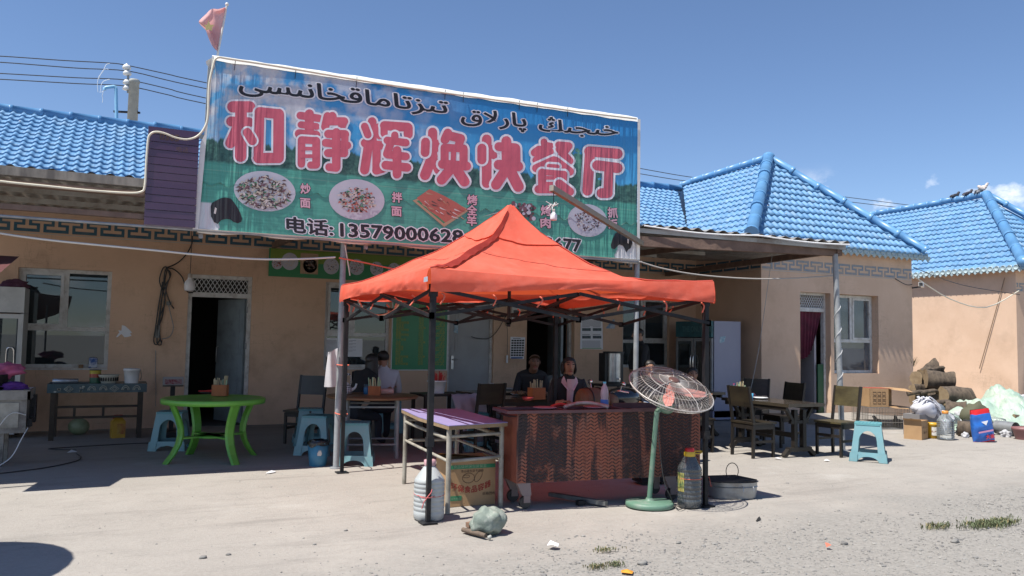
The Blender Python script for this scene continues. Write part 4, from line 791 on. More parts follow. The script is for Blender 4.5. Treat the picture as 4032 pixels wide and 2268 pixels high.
for i in range(4):
    mb = MB(); f = panel(i); mb.grid(lambda u, v: f(u, v), 56, 50); mb.build('roof_panel', RC, TN)
    a, b = corner(i), corner(i + 1); d = (b - a).normalized(); o = V((d.y, -d.x, 0))
    def val(u, v):
        e = f(u, 1); k = .012 * sin(pi * v) + (.03 * noise.noise((u * 6 + i * 3, v * 1.2, 7)) + .012 * noise.noise((u * 22 + v * 3, v * 2, i))) * v
        return e + o * (.012 + k + .012 * v) - V((0, 0, v * (.185 - .085 * sin(pi * u) + .012 * sin(u * 9 + i))))
    mb = MB(); mb.grid(val, 90, 8); mb.build('valance', RC, TN)
# wind flap along the front left hip, and the seam of the peak cap
mb = MB()
def flap(u, v):
    r = .06 + .92 * u; f0, f3 = panel(0), panel(3); p = f0(.0, r); q = f0(.034 * v / max(r, .12) ** .5, r); return q + V((0, 0, .020 + .006 * sin(u * 60) * (v > .9) - .006 * v)) + V((0, -.012, 0))
mb.grid(flap, 60, 3); mb.build('hip_flap', clothmat('tent_flap', (.30, .03, .02), .1), TN)
mb = MB()
for i in range(4):
    f = panel(i); mb.grid(lambda u, v: f(u, .012 + .245 * v) + V((0, 0, .010)) + (f(u, .5) - V((AX.x, AX.y, f(u, .5).z))).normalized() * .010, 14, 8)
mb.build('peak_cap', RC, TN)
mb = MB()
for i in range(4):
    f = panel(i); mb.tube([f(0, r/24) + V((0, 0, .006)) for r in range(1, 25)], .006, 5); mb.tube([f(u/30, .52) + V((0, 0, .002)) for u in range(31)], .003, 4)
mb.build('seam', mat('seam_red', (.42, .06, .04), rough=.8), TN, kind='stuff')
TLEG = BLKM
for i, c in enumerate(CN4):
    m = MB(); t = c.lerp(V((AX.x, AX.y, 0)), .012); lean = V((0, 0, 0)) if i != 2 else V((.0, .0, 0))
    m.box((t.x, t.y, 1.22), (.042, .042, 1.26)); m.box((t.x, t.y, .30), (.034, .034, .58)); m.box((t.x, t.y, .62), (.056, .056, .07)); m.box((t.x, t.y, 1.80), (.058, .058, .10)); m.box((t.x, t.y, .006), (.12, .12, .012)); m.build('leg', TLEG, TN)
hi, lo = 1.815, 1.60
def scis(P, Q, hub=False):
    m = MB(); n = 4 if not hub else 2
    o = (Q - P).cross(V((0, 0, 1))).normalized() * .016
    for k in range(n // 2):
        a, b = P.lerp(Q, k * 2 / n), P.lerp(Q, (k * 2 + 2) / n)
        za, zb = (hi, lo) if k % 2 == 0 else (lo + .0, hi)
        if hub: za, zb = hi, lo + .02
        m.bar(a + V((0, 0, hi)) + o, b + V((0, 0, lo)) + o, .014, .028); m.bar(a + V((0, 0, lo)) - o, b + V((0, 0, hi)) - o, .014, .028)
    for k in range(n // 2 + 1):
        c = P.lerp(Q, k * 2 / n); m.box(c + V((0, 0, lo)), (.035, .035, .05))
    return m
for i in range(4): scis(CN4[i], CN4[(i + 1) % 4]).build('scissor_truss', BLKM, TN)
for i in range(4): scis(CN4[i].lerp(CN4[(i + 1) % 4], .5), V((AX.x, AX.y, 0)), True).build('scissor_truss', BLKM, TN)
m = MB(); m.cyl((AX.x, AX.y, 1.55), (AX.x, AX.y, 2.72), .017); m.build('centre_pole', BLKM, TN)
TAG = mat('tent_tie', (.68, .16, .10), rough=.8)
m = MB(); random.seed(4)
for i in range(4):
    for s in (.03, .2, .36, .64, .82, .97):
        p = CN4[i].lerp(CN4[(i + 1) % 4], s); p = V((p.x, p.y, 1.78)); q = p + V((random.uniform(-.03, .03), random.uniform(-.03, .03), -.09)); m.tube(smooth([p, p + V((.02, -.02, -.03)), q], 3), .007, 5)
m.build('tie', TAG, TN, kind='stuff')
m = MB(); m.add([PY(a, b, 5.835) for a, b in ((1669, 1092), (1684, 1088), (1684, 1108), (1668, 1111))], [(0, 1, 2, 3)]); m.build('care_label', PAPER, TN)
# ---------------------------------------------------------------- charcoal grill trolley
GA, GBp = G(2030, 2006), G(2772, 1962); gx = (GBp - GA); gx.z = 0; gl = 1.80; ga = atan2(gx.y, gx.x)
GR = thing('charcoal_grill', 'long charcoal grill trolley clad in sooty red oxide tread plate under the red tent', 'grill', (PY(2016, 1640, 1).x and GA.x, GA.y, 0), ga)
OX = mat('red_oxide', (.30, .085, .045), (.24, .065, .04), rough=.75, scale=3, bump=.2)
def ox():
    m = mat('sooty_oxide', (.33, .105, .06), (.26, .085, .05), rough=.75, scale=3, dirt=(.25, .18, .15), dscale=3, damt=.7); n = m.node_tree; L = n.links.new; b = n.nodes['Principled BSDF']
    t = n.nodes.new('ShaderNodeTexCoord'); mp = n.nodes.new('ShaderNodeMapping'); mp.inputs['Scale'].default_value = (1, .2, .12); L(t.outputs['Object'], mp.inputs[0])
    a = n.nodes.new('ShaderNodeTexNoise'); a.inputs['Scale'].default_value = 8; a.inputs['Detail'].default_value = 5; L(mp.outputs[0], a.inputs['Vector'])
    r = n.nodes.new('ShaderNodeMapRange'); r.inputs[1].default_value = .45; r.inputs[2].default_value = .50; L(a.outputs[0], r.inputs[0])
    b2 = n.nodes.new('ShaderNodeTexNoise'); b2.inputs['Scale'].default_value = 5; b2.inputs['Detail'].default_value = 7; b2.inputs['Roughness'].default_value = .7; L(t.outputs['Object'], b2.inputs['Vector'])
    r2 = n.nodes.new('ShaderNodeMapRange'); r2.inputs[1].default_value = .34; r2.inputs[2].default_value = .46; L(b2.outputs[0], r2.inputs[0])
    mu = n.nodes.new('ShaderNodeMath'); mu.operation = 'MULTIPLY'; L(r.outputs[0], mu.inputs[0]); L(r2.outputs[0], mu.inputs[1])
    # the right-hand third is sootier and dustier
    sp = n.nodes.new('ShaderNodeSeparateXYZ'); L(t.outputs['Object'], sp.inputs[0]); r3 = n.nodes.new('ShaderNodeMapRange'); r3.inputs[1].default_value = .75; r3.inputs[2].default_value = 1.75; r3.inputs[4].default_value = .5; L(sp.outputs[0], r3.inputs[0])
    mx0 = n.nodes.new('ShaderNodeMath'); mx0.operation = 'MULTIPLY_ADD'; L(b2.outputs[0], mx0.inputs[0]); L(r3.outputs[0], mx0.inputs[1]); L(mu.outputs[0], mx0.inputs[2]); mx0.use_clamp = True
    mx = n.nodes.new('ShaderNodeMix'); mx.data_type = 'RGBA'; mx1 = n.nodes.new('ShaderNodeMath'); mx1.operation = 'MULTIPLY'; mx1.inputs[1].default_value = .95; L(mx0.outputs[0], mx1.inputs[0]); L(mx1.outputs[0], mx.inputs[0]); L(b.inputs['Base Color'].links[0].from_socket, mx.inputs[6]); mx.inputs[7].default_value = (.022, .018, .02, 1); L(mx.outputs[2], b.inputs['Base Color']); return m
OXS = ox(); z0, z1 = .215, .80
q = MB(); q.bb((0, -.004, z0), (gl, .004, z1)); q.build('front_plate', OXS, GR)
q = MB(); q.bb((0, .34, z0), (gl, .35, z1)); q.bb((0, .004, z0), (.008, .34, z1)); q.bb((gl - .008, .004, z0), (gl, .34, z1)); q.bb((.008, .004, .42), (gl - .008, .34, .44)); q.build('body', OX, GR)
tr = MB(); nz, nx = 19, 50
for i in range(nx):
    for j in range(nz):
        x = .03 + (gl - .06) * i / (nx - 1); z = z0 + .02 + (z1 - z0 - .04) * j / (nz - 1); a = .62 if (i % 2) else -.62
        M_ = Matrix.Rotation(a, 3, 'Y'); M4 = Matrix.Translation((x, -.0055, z)) @ M_.to_4x4()
        tr.add([(-.0185, .0015, -.0048), (.0185, .0015, -.0048), (.0185, .0015, .0048), (-.0185, .0015, .0048), (-.013, -.005, 0), (.013, -.005, 0)], [(0, 1, 5, 4), (2, 3, 4, 5), (1, 2, 5), (3, 0, 4)], 0, False, M4)
SOOT = mat('soot_tread', (.045, .032, .03), (.17, .06, .04), rough=.7, scale=5, st=(2, 1, .25), lo=.4, hi=.6)
tr.build('tread', SOOT, GR, kind='stuff')
q = MB(); q.bb((-.10, -.03, z1), (1.08, .0, z1 + .025)); q.bb((-.10, .33, z1), (1.08, .36, z1 + .025)); q.bb((-.10, 0, z1), (-.07, .33, z1 + .025)); q.bb((.46, 0, z1), (.49, .33, z1 + .02)); q.bb((1.05, 0, z1), (1.08, .33, z1 + .02)); q.bb((.78, 0, z1), (.80, .33, z1 + .02)); q.bb((1.08, -.015, z1), (gl, 0, z1 + .03)); q.bb((1.08, .34, z1), (gl, .36, z1 + .05)); q.build('top_rim', mat('rim_oxide', (.15, .065, .07), (.09, .045, .05), rough=.6, scale=6), GR)
q = MB(); q.bb((-.07, 0, z1 - .03), (gl, .33, z1 - .025)); q.build('ash_tray', DARK, GR)
for x in (.04, gl - .34):
    for y in (.02, .32):
        q = MB(); q.add([(x - .03, y - .02, z0), (x + .09, y - .02, z0), (x + .09, y + .02, z0), (x - .03, y + .02, z0), (x + .02, y - .025, .11), (x + .10, y - .025, .11), (x + .10, y + .025, .11), (x + .02, y + .025, .11)], [(0, 1, 5, 4), (1, 2, 6, 5), (2, 3, 7, 6), (3, 0, 4, 7), (4, 5, 6, 7)]); q.bb((x + .03, y - .028, .05), (x + .09, y - .022, .11)); q.bb((x + .03, y + .022, .05), (x + .09, y + .028, .11))
        w = q.build('caster', mat('caster_grey', (.22, .17, .16), rough=.6), GR); q = MB(); q.cyl((x + .05, y - .018, .052), (x + .05, y + .018, .052), .052, n=18); q.cyl((x + .05, y - .021, .052), (x + .05, y + .021, .052), .018, n=10); q.build('wheel', BLK, w)
def GL(x, y, z): return Matrix.Translation(GR.location) @ Matrix.Rotation(ga, 4, 'Z') @ V((x, y, z))
# things lying on the grill
LILA = mat('lilac_plate', (.38, .20, .26), rough=.4)
for x, lab in ((.30, 'lilac plate lying on the left end of the grill'), (.78, 'lilac plate beside the water bottle on the grill')):
    q = MB(); q.lathe([(.03, 0), (.06, .003), (.105, .016), (.103, .019), (.06, .006), (.001, .005)], n=22); q.build('plate', LILA, loc=GL(x, .12, z1 + .023), label=lab, cat='plate')
PET = glassmat('pet_plastic', (.90, .93, .94), 1.5, .08, (.55, .58, .60, .12))
def bottle(h, r, cap, cm, label, loc, water=None):
    t = thing('water_bottle', label, 'bottle', loc); q = MB(); q.lathe([(r*.9, 0), (r, .01), (r, h*.28), (r*.9, h*.36), (r, h*.44), (r, h*.62), (r*.75, h*.78), (r*.38, h*.88), (r*.36, h*.93)], n=16); q.build('body', PET if not water else water, t)
    q = MB(); q.cyl((0, 0, h*.93), (0, 0, h), r*.42, n=12); q.build('cap', cm, t); return t
CYAN = mat('cyan_cap', (.12, .45, .62), rough=.35); MILK = mat('cloudy_bottle', (.50, .40, .44), (.45, .36, .40), rough=.3, scale=3)
bt = bottle(.235, .037, None, CYAN, 'small clear water bottle with light blue cap standing on the grill', GL(.93, .22, z1 + .02), MILK)
q = MB(); q.lathe([(.0378, .03), (.0378, .075)], n=16, capb=False, capt=False); q.build('label_band', mat('blue_label', (.06, .16, .50), rough=.4), bt)
q = MB(); q.tube(smooth([(0, 0, .02), (.14, .03, .05), (.28, 0, .05), (.40, -.06, .015)], 4), [.016] * 13, 8); q.tube(smooth([(.05, .10, .02), (.22, .06, .05), (.36, .07, .04), (.46, .05, .02)], 4), .012, 7)
q.build('meat_tongs', mat('tongs', (.36, .12, .10), (.42, .36, .33), rough=.5, scale=12), loc=GL(.48, .10, z1 + .02), rz=ga, label='pale crumpled tongs and rag lying across the grill trays', cat='tongs')
q = MB(); q.tube(smooth([(0, 0, .01), (.1, .02, .03), (.18, .01, .01)], 4), .014, 7); q.build('poker_handle', RED, loc=GL(.42, .26, z1 + .02), rz=ga, label='red handled poker lying on the grill’s back rim', cat='poker')
# ---------------------------------------------------------------- purple topped folding table
TB = thing('folding_table', 'worn trestle table with purple top, half in sun, beside the grill', 'table', (0, 0, 0))
zt = .72; Aq, Bq, Cq, Dq = [G(a, b, zt) for a, b in ((1580, 1610), (1804, 1609), (2000, 1662), (1768, 1676))]
PURT = mat('lilac_top', (.28, .255, .46), (.25, .225, .42), rough=.5, scale=2, dirt=(.24, .20, .34), dscale=3); WOODE = mat('raw_wood', (.30, .21, .12), (.22, .15, .08), rough=.8, scale=10, st=(.3, 1, 1))
F_ = G(1648, 1641, zt)
q = MB(); top = [Aq, F_, Dq, Cq, Bq]; q.add([p + V((0, 0, 0)) for p in top] + [p - V((0, 0, .006)) for p in top], [(0, 1, 2, 3, 4), (5, 9, 8, 7, 6)] + [(i, 5 + i, 5 + (i+1) % 5, (i+1) % 5) for i in range(5)]); q.build('table_top', PURT, TB)
ctr = (Aq + Bq + Cq + Dq) / 4; sh = lambda p, k, z: V((ctr.x + (p.x - ctr.x) * k, ctr.y + (p.y - ctr.y) * k, z))
q = MB(); t2 = [sh(p, .995, zt - .0065) for p in top]; q.add(t2 + [p - V((0, 0, .03)) for p in t2], [(0, 1, 2, 3, 4), (5, 9, 8, 7, 6)] + [(i, 5 + i, 5 + (i+1) % 5, (i+1) % 5) for i in range(5)]); q.build('board', WOODE, TB)
OLDT = mat('dirty_tube', (.36, .34, .29), (.24, .22, .18), rough=.6, scale=8, dirt=(.12, .10, .08), dscale=8); LG = [sh(p, .90, 0) for p in (Aq, Bq, Cq, Dq)]
for p in LG:
    q = MB(); q.cyl((p.x, p.y, 0), (p.x, p.y, zt - .037), .021, n=12); q.build('leg', OLDT, TB)
for a, b in ((0, 3), (1, 2)):
    q = MB()
    for z in (.60, .42): q.cyl((LG[a].x, LG[a].y, z), (LG[b].x, LG[b].y, z), .013 if z < .5 else .016, n=8)
    q.build('side_rail', OLDT, TB)
for a, b in ((3, 2), (0, 1)):
    q = MB()
    for z in (.62, .42): q.cyl((LG[a].x, LG[a].y, z), (LG[b].x, LG[b].y, z), .014, n=8)
    q.build('end_rail', OLDT, TB)
# ---------------------------------------------------------------- carton under the table
def carton(name, label, loc, rz, w, d, h, flaps=True, group=None, m=CARD):
    t = thing(name, label, 'box', loc, rz, group); q = MB(); k = .006
    q.bb((-w/2, -d/2, 0), (w/2, -d/2 + k, h)); q.bb((-w/2, d/2 - k, 0), (w/2, d/2, h)); q.bb((-w/2, -d/2 + k, 0), (-w/2 + k, d/2 - k, h)); q.bb((w/2 - k, -d/2 + k, 0), (w/2, d/2 - k, h)); q.bb((-w/2 + k, -d/2 + k, 0), (w/2 - k, d/2 - k, k)); q.build('body', m, t)
    if flaps:
        for s, (p, a) in enumerate((((-w/2, 0, h), 2.2), ((w/2, 0, h), .8), ((0, -d/2, h), 0), ((0, d/2, h), 0))):
            f = MB()
            if s < 2: f.add([(p[0], -d/2, h), (p[0], d/2, h), (p[0] + (-1 if s == 0 else 1) * d*.35*abs(cos(a)), d/2, h + d*.35*(.3 - s * .75)), (p[0] + (-1 if s == 0 else 1) * d*.35*abs(cos(a)), -d/2, h + d*.35*(.3 - s*.75))], [(0, 1, 2, 3)])
            else: sg = -1 if s == 2 else 1; f.add([(-w/2, p[1], h), (w/2, p[1], h), (w/2, p[1] - sg * d * .42, h - .02), (-w/2, p[1] - sg * d * .42, h - .02 + .05 * (s == 3))], [(0, 1, 2, 3)])
            f.build('flap', CARD, t)
    return t
cb = G(1830, 1992); ca = radians(-2)
CB = carton('cardboard_box', 'brown cardboard carton with green band and red lettering under the purple table', (cb.x + .06, cb.y + .14, 0), ca, .44, .30, .40, True)
PRG = mat('print_green', (.03, .20, .09), rough=.7); PRB = mat('print_brown', (.09, .05, .03), rough=.8); PRR = mat('print_red', (.30, .04, .025), rough=.7)
q = MB(); q.bb((-.215, -.153, .315), (.215, -.1505, .348)); q.bb((-.19, -.153, .05), (-.09, -.1505, .09)); q.build('green_band', PRG, CB)
q = MB(); fb = lambda ox, oz, s=1: (lambda x, y, d: (ox + x, -.1535 - d, oz + y))
letters(q, '食品级环保包装餐盒', fb(-.17, .322), .034, 1); letters(q, '食品级包装专用箱', fb(-.10, .285), .026, 0); letters(q, '环保食品容器', lambda x, y, d: (-.19 + x * .99, -.1525 - d, .165 - .05 * sin((x + .02) / .40 * pi) + .0 + y), .062, 2, .0016, n=4); letters(q, '纸箱回收', fb(.10, .085), .03, 0); letters(q, '绿色食品', fb(-.185, .06), .022, 1)
ring = [(-.03 + .055*cos(a/20*2*pi), -.153, .235 + .042*sin(a/20*2*pi)) for a in range(20)]; q.tube(ring, .0018, 4, 0, closed=True); q.tube([(.06 + .03*cos(a/20*2*pi) + .02*sin(a/20*2*pi), -.153, .245 + .045*sin(a/20*2*pi)) for a in range(20)], .0018, 4, 0, closed=True); q.tube([(-.05 + .03*cos(a/20*2*pi), -.153, .25 + .012*sin(a/20*2*pi)) for a in range(20)], .0015, 4, 0, closed=True)
q.build('lettering', [PRB, mat('print_pale', (.25, .36, .22), rough=.8), PRR], CB)
# ---------------------------------------------------------------- big water jugs
WATER = glassmat('water', (.78, .82, .81), 1.33, .03)
JUG = glassmat('jug_plastic', (.93, .95, .95), 1.5, .06, (.62, .66, .66, .22))
def jug(label, loc, h, r, rz=0, grey=False, cap=None, tip=None, group=None, fill=.75):
    t = thing('plastic_jug', label, 'jug', loc, rz, group); q = MB(); prof = [(r*.86, 0), (r*.97, .012)]; n = 7
    for i in range(n): a = .04 + (.62 * h - .04) * i / n; b = .04 + (.62*h - .04) * (i + 1) / n; prof += [(r, a + .006), (r, b - .008), (r*.95, b)]
    prof += [(r, .63*h), (r*.98, .665*h), (r*.90, .70*h), (r*.40, .885*h), (r*.32, .90*h), (r*.32, .94*h)]
    q.lathe(prof, n=26); q.build('body', grey or JUG, t)
    if fill: q = MB(); q.lathe([(r*.83, .006), (r*.93, .02), (r*.935, fill*.62*h)], n=24); q.build('water', WATER if not grey else grey, t)
    if cap: q = MB(); q.lathe([(r*.37, .91*h), (r*.39, .93*h), (r*.39, h), (r*.30, 1.01*h)], n=16); q.build('cap', cap, t)
    return t
FOG = mat('frosted_jug', (.60, .64, .64), (.55, .59, .59), rough=.45, scale=3, trans=.35); GREYW = mat('murky_jug', (.17, .185, .19), (.14, .15, .155), rough=.15, scale=3, trans=.5, spec=.6)
p = G(1672, 2062); J1 = jug('frosted clear water jug tied to the front left tent leg', (p.x + .085, p.y + .145, 0), .46, .122, grey=FOG, fill=0, cap=mat('pale_pink_cap', (.50, .30, .32), rough=.4))
q = MB(); q.tube([(.122*cos(a), .122*sin(a), .20 + .01*sin(a)) for a in [i/16*2*pi for i in range(17)]], .003, 5); q.tube([(-.08, -.17, .20), (-.11, -.18, .17), (-.12, -.17, .12)], .004, 5); q.tube([(-.08, -.17, .20), (-.05, -.18, .24), (-.04, -.17, .26)], .004, 5); q.tube([(-.11, -.05, .20), (-.115, -.165, .20), (-.06, -.18, .20), (.0, -.122, .20)], .003, 5); q.build('red_string', mat('red_string', (.50, .12, .12), rough=.8), J1)
p = G(2738, 2002); J2 = jug('murky grey water jug with red and yellow cap beside the right tent leg', (p.x, p.y + .08, 0), .50, .105, grey=GREYW, fill=0, cap=RED)
YLW = mat('yellow_plastic', (.62, .40, .03), rough=.4)
q = MB(); q.lathe([(.044, .43), (.05, .44), (.05, .465), (.044, .475)], n=16); q.tube(smooth([(.045, 0, .46), (.09, -.02, .455), (.12, -.02, .475), (.05, 0, .475)], 4), .006, 6); q.build('neck_ring', YLW, J2)
q = MB(); q.grid(lambda u, v: (.1075*cos(2.85 + .75*u), .1075*sin(2.85 + .75*u), .14 + .16*v), 8, 1); q.build('label', mat('oil_label', (.45, .36, .10), (.06, .16, .07), rough=.5, scale=16), J2)
q = MB(); q.tube([(.107*cos(a), .107*sin(a), .25) for a in [3.2 + i/16*3.6 for i in range(17)]] + [(.2, -.02, .245), (.215, -.03, .16)], .003, 5); q.build('red_string', TAG, J2)
# ---------------------------------------------------------------- pedestal fan
p = G(2557, 1992); FN = thing('pedestal_fan', 'large pedestal fan tipped skyward with white wire cage and pink blades on a green stand', 'fan', (p.x, p.y, 0))
FG = mat('fan_green', (.10, .20, .14), (.14, .24, .18), rough=.5, scale=6, dirt=(.30, .30, .27), dscale=5, damt=.7)
q = MB(); q.lathe([(.205, 0), (.21, .006), (.209, .034), (.198, .043), (.05, .046), (.036, .05), (.03, .07)], n=36); q.build('base', FG, FN)
hc = PD(2643, 1532, 6.93) - FN.location; q = MB(); pt = V((hc.x - .10, hc.y + .07, hc.z - .20)); q.cyl((0, 0, .07), pt, .022, n=14); q.build('stand_pole', FG, FN)
right = V((cos(radians(-25.9)), sin(radians(-25.9)), 0)); right = V((.8996, -.437, 0)); toc = V((-.437, -.8996, 0)); 
right = V((CR[0][0], CR[1][0], 0)).normalized(); toc = -V((ray(2016, 1134).x, ray(2016, 1134).y, 0)).normalized()
fnm = (.90 * (V((0, 0, 1)) * .975 + right * .22) + toc * .40).normalized(); fx = right - fnm * right.dot(fnm); fx.normalize(); fy_ = fnm.cross(fx); FM4 = Matrix((fx, fy_, fnm)).transposed().to_4x4(); FM4.translation = hc
def fp(r, a, z): return FM4 @ V((r*cos(a), r*sin(a), z))
CAGE = mat('cage_wire', (.44, .42, .40), (.34, .30, .27), rough=.4, scale=6, metal=.2); q = MB(); Rf = .372
q.tube([fp(Rf, 2*pi*i/48, 0) for i in range(48)], .0062, 6, closed=True)
for i in range(66):
    a = 2*pi*i/66
    for sg in (1, -1): q.tube([fp(.045, a, sg*.088), fp(.13, a + .22, sg*.087), fp(.21, a + .38, sg*.080), fp(.29, a + .48, sg*.062), fp(.352, a + .53, sg*.028), fp(Rf, a + .54, 0)], .0014, 4, caps=False)
for rr, zz in ((.045, .088), (.13, .088), (.21, .082), (.29, .062)):
    for sg in (1, -1): q.tube([fp(rr, 2*pi*i/32, sg*zz) for i in range(32)], .0027, 4, closed=True)
for i in range(5):
    a = 2*pi*i/5 + .2
    for sg in (1, -1): q.tube([fp(.045, a, sg*.092), fp(.2, a, sg*.088), fp(.31, a, sg*.058), fp(Rf, a, 0)], .0036, 5)
q.build('cage', CAGE, FN)
q = MB(); q.lathe([(.05, .085), (.05, .095), (.03, .10), (.001, .10)], n=18, M=FM4.to_3x3()); o = q.build('cage_badge', mat('badge', (.10, .05, .04), rough=.4), FN, loc=hc)
BLD = mat('pink_blade', (.58, .24, .20), (.50, .20, .17), rough=.45, scale=4)
for k in range(3):
    a0 = [4.35, .02, 2.2][k]; q = MB()
    def bl(u, v): r = .045 + .285*u; w = (.04 + .055*sin(pi*min(1, u*1.05)) ** .7) * (v - .5); t = a0 + .12*u; return fp(r, t + w / max(r, .08), .018 * (v - .5) * 2 * (1 - .4*u) - .005)
    q.grid(bl, 10, 5); q.build('blade', BLD, FN)
q = MB(); q.lathe([(.001, .05), (.03, .045), (.04, .0), (.04, -.03)], n=16, M=FM4.to_3x3()); q.build('hub', BLD, FN, loc=hc)
q = MB(); q.lathe([(.05, -.085), (.075, -.10), (.08, -.19), (.06, -.215), (.001, -.22)], n=18, M=FM4.to_3x3(), capb=True); q.build('motor', FG, FN, loc=hc)
q = MB(); q.bar(pt, pt.lerp(fp(0, 0, -.15), .9), .035, .03); q.build('neck', FG, FN)
a, b = G(2640, 1860), G(2675, 2010); q = MB(); c0 = Matrix.Translation(FN.location) @ pt; q.tube(smooth([c0, c0 + V((.03, .0, -.3)), c0 + V((.06, -.03, -.6)), V((c0.x + .10, c0.y - .05, .12)), V((c0.x + .16, c0.y - .05, .015)), V((b.x, b.y, .01)), V((b.x + .1, b.y + .05, .01))], 5), .0045, 5); q.build('power_lead', BLK, label='black cord hanging from the fan down to the ground beside its base', cat='cord')
# ---------------------------------------------------------------- tub with black lid
p = G(2905, 1962); TUB = thing('metal_tub', 'oval galvanised tub with black sheet lid and wire loop handle beside the right tent leg', 'tub', (p.x + .02, p.y + .10, 0), radians(-18))
ZN = mat('zinc', (.38, .39, .39), (.30, .31, .31), rough=.42, metal=.55, scale=5, dirt=(.17, .12, .08), dscale=5)
def oval(rx, ry, z, n=28): return [(abs(cos(a))**.7 * (1 if cos(a) > 0 else -1) * rx, abs(sin(a))**.8 * (1 if sin(a) > 0 else -1) * ry, z) for a in [2*pi*i/n for i in range(n)]]
q = MB(); RG = [oval(.215, .15, 0), oval(.222, .156, .06), oval(.225, .158, .10), oval(.232, .165, .105), oval(.225, .158, .112), oval(.228, .160, .145), oval(.24, .17, .15), oval(.222, .155, .147), oval(.21, .145, .02)]
for i in range(len(RG) - 1): q.add(RG[i] + RG[i+1], [(k, (k+1) % 28, 28 + (k+1) % 28, 28 + k) for k in range(28)], 0, True)
q.add(RG[0], [tuple(range(28))[::-1]]); q.add(RG[-1], [tuple(range(28))]); q.build('body', ZN, TUB)
for s in (-1, 1):
    q = MB(); q.tube([(s*.05 + .08, -.165, .12), (s*.05 + .08, -.185, .11), (s*.05 + .08, -.185, .07)], .004, 5); q.build('handle', STEEL, TUB)
q = MB(); lid = [(-.26, -.15), (-.20, -.20), (.16, -.17), (.20, -.10), (.10, .17), (-.24, .16)]; q.add([(x, y, .165 + .015*(x + .2)) for x, y in lid] + [(x, y, .158 + .015*(x + .2)) for x, y in lid], [(0, 1, 2, 3, 4, 5), (11, 10, 9, 8, 7, 6)] + [(i, 6 + i, 6 + (i+1) % 6, (i+1) % 6) for i in range(6)]); q.build('lid', BLKM, TUB)
q = MB(); q.tube([(-.02 + .06*cos(a), -.05, .24 + .075*sin(a)) for a in [-1.05 + i/18*(2*pi - 1.05) for i in range(19)]], .004, 6); q.build('wire_loop', BLK, TUB)
# ---------------------------------------------------------------- rock, sticks, bits by the front leg
p = G(1938, 2108); q = MB(); q.ell((0, 0, .095), (.135, .115, .10), 30, 20, ns=.35, nf=1.7, seed=3)
for i, v in enumerate(q.v):
    d = V(v); k = .012*noise.noise(d*9) + .006*noise.noise(d*24); q.v[i] = tuple(d + (d - V((0, 0, .09))).normalized()*k)
    if q.v[i][2] < .004: q.v[i] = (q.v[i][0], q.v[i][1], .004)
q.build('rock', mat('green_rock', (.26, .30, .25), (.14, .175, .15), rough=.75, scale=7, bump=.4, bscale=30, dirt=(.42, .43, .38), dscale=12, damt=.7), loc=(p.x, p.y + .09, -.012), rz=.3, label='big rounded grey green rock on the ground in front of the tent', cat='rock')
BARK = mat('old_wood', (.17, .125, .09), (.11, .08, .06), rough=.9, scale=12, st=(.3, 1, 1), bump=.4)
a, b = G(1822, 2096), G(1912, 2120); q = MB(); q.tube([a + V((0, 0, .02)), a.lerp(b, .5) + V((0, 0, .022)), b + V((0, 0, .018))], [.017, .02, .016], 9); q.build('stick', BARK, label='short round stick lying against the green rock', cat='stick')
a, b = G(1840, 2078), G(1905, 2068); q = MB(); q.bar(a + V((0, 0, .02)), b + V((0, 0, .025)), .045, .035); q.build('wood_block', mat('brown_block', (.20, .12, .08), rough=.9), label='brown wood offcut behind the green rock', cat='offcut')
p = G(1928, 2122); q = MB(); q.ell((0, 0, .012), (.018, .014, .016), 8, 6, ns=.5); q.build('pebble', CONC, loc=p, label='small pale stone at the foot of the green rock', cat='stone')
# steel channel lying under the grill
a, b = G(2165, 1945, .04), G(2388, 1982, .03); q = MB(); d_ = b - a; q.bar(a, b, .05, .035); q.build('steel_bar', mat('old_steel', (.20, .21, .21), (.12, .12, .12), rough=.5, metal=.5, scale=9), label='loose grey steel bar lying on the ground under the grill', cat='bar')
a = G(2290, 1990); q = MB(); q.box((a.x, a.y + .02, .02), (.07, .05, .04)); q.build('tube_offcut', BLKM, label='short square steel tube propping the loose bar', cat='steel tube')
p = G(2630, 1925); q = MB(); q.box((p.x + .1, p.y + .35, .04), (.42, .2, .05), rz=ga); q.build('drip_tray', BLKM, label='black tray on the ground under the grill’s right end', cat='tray')
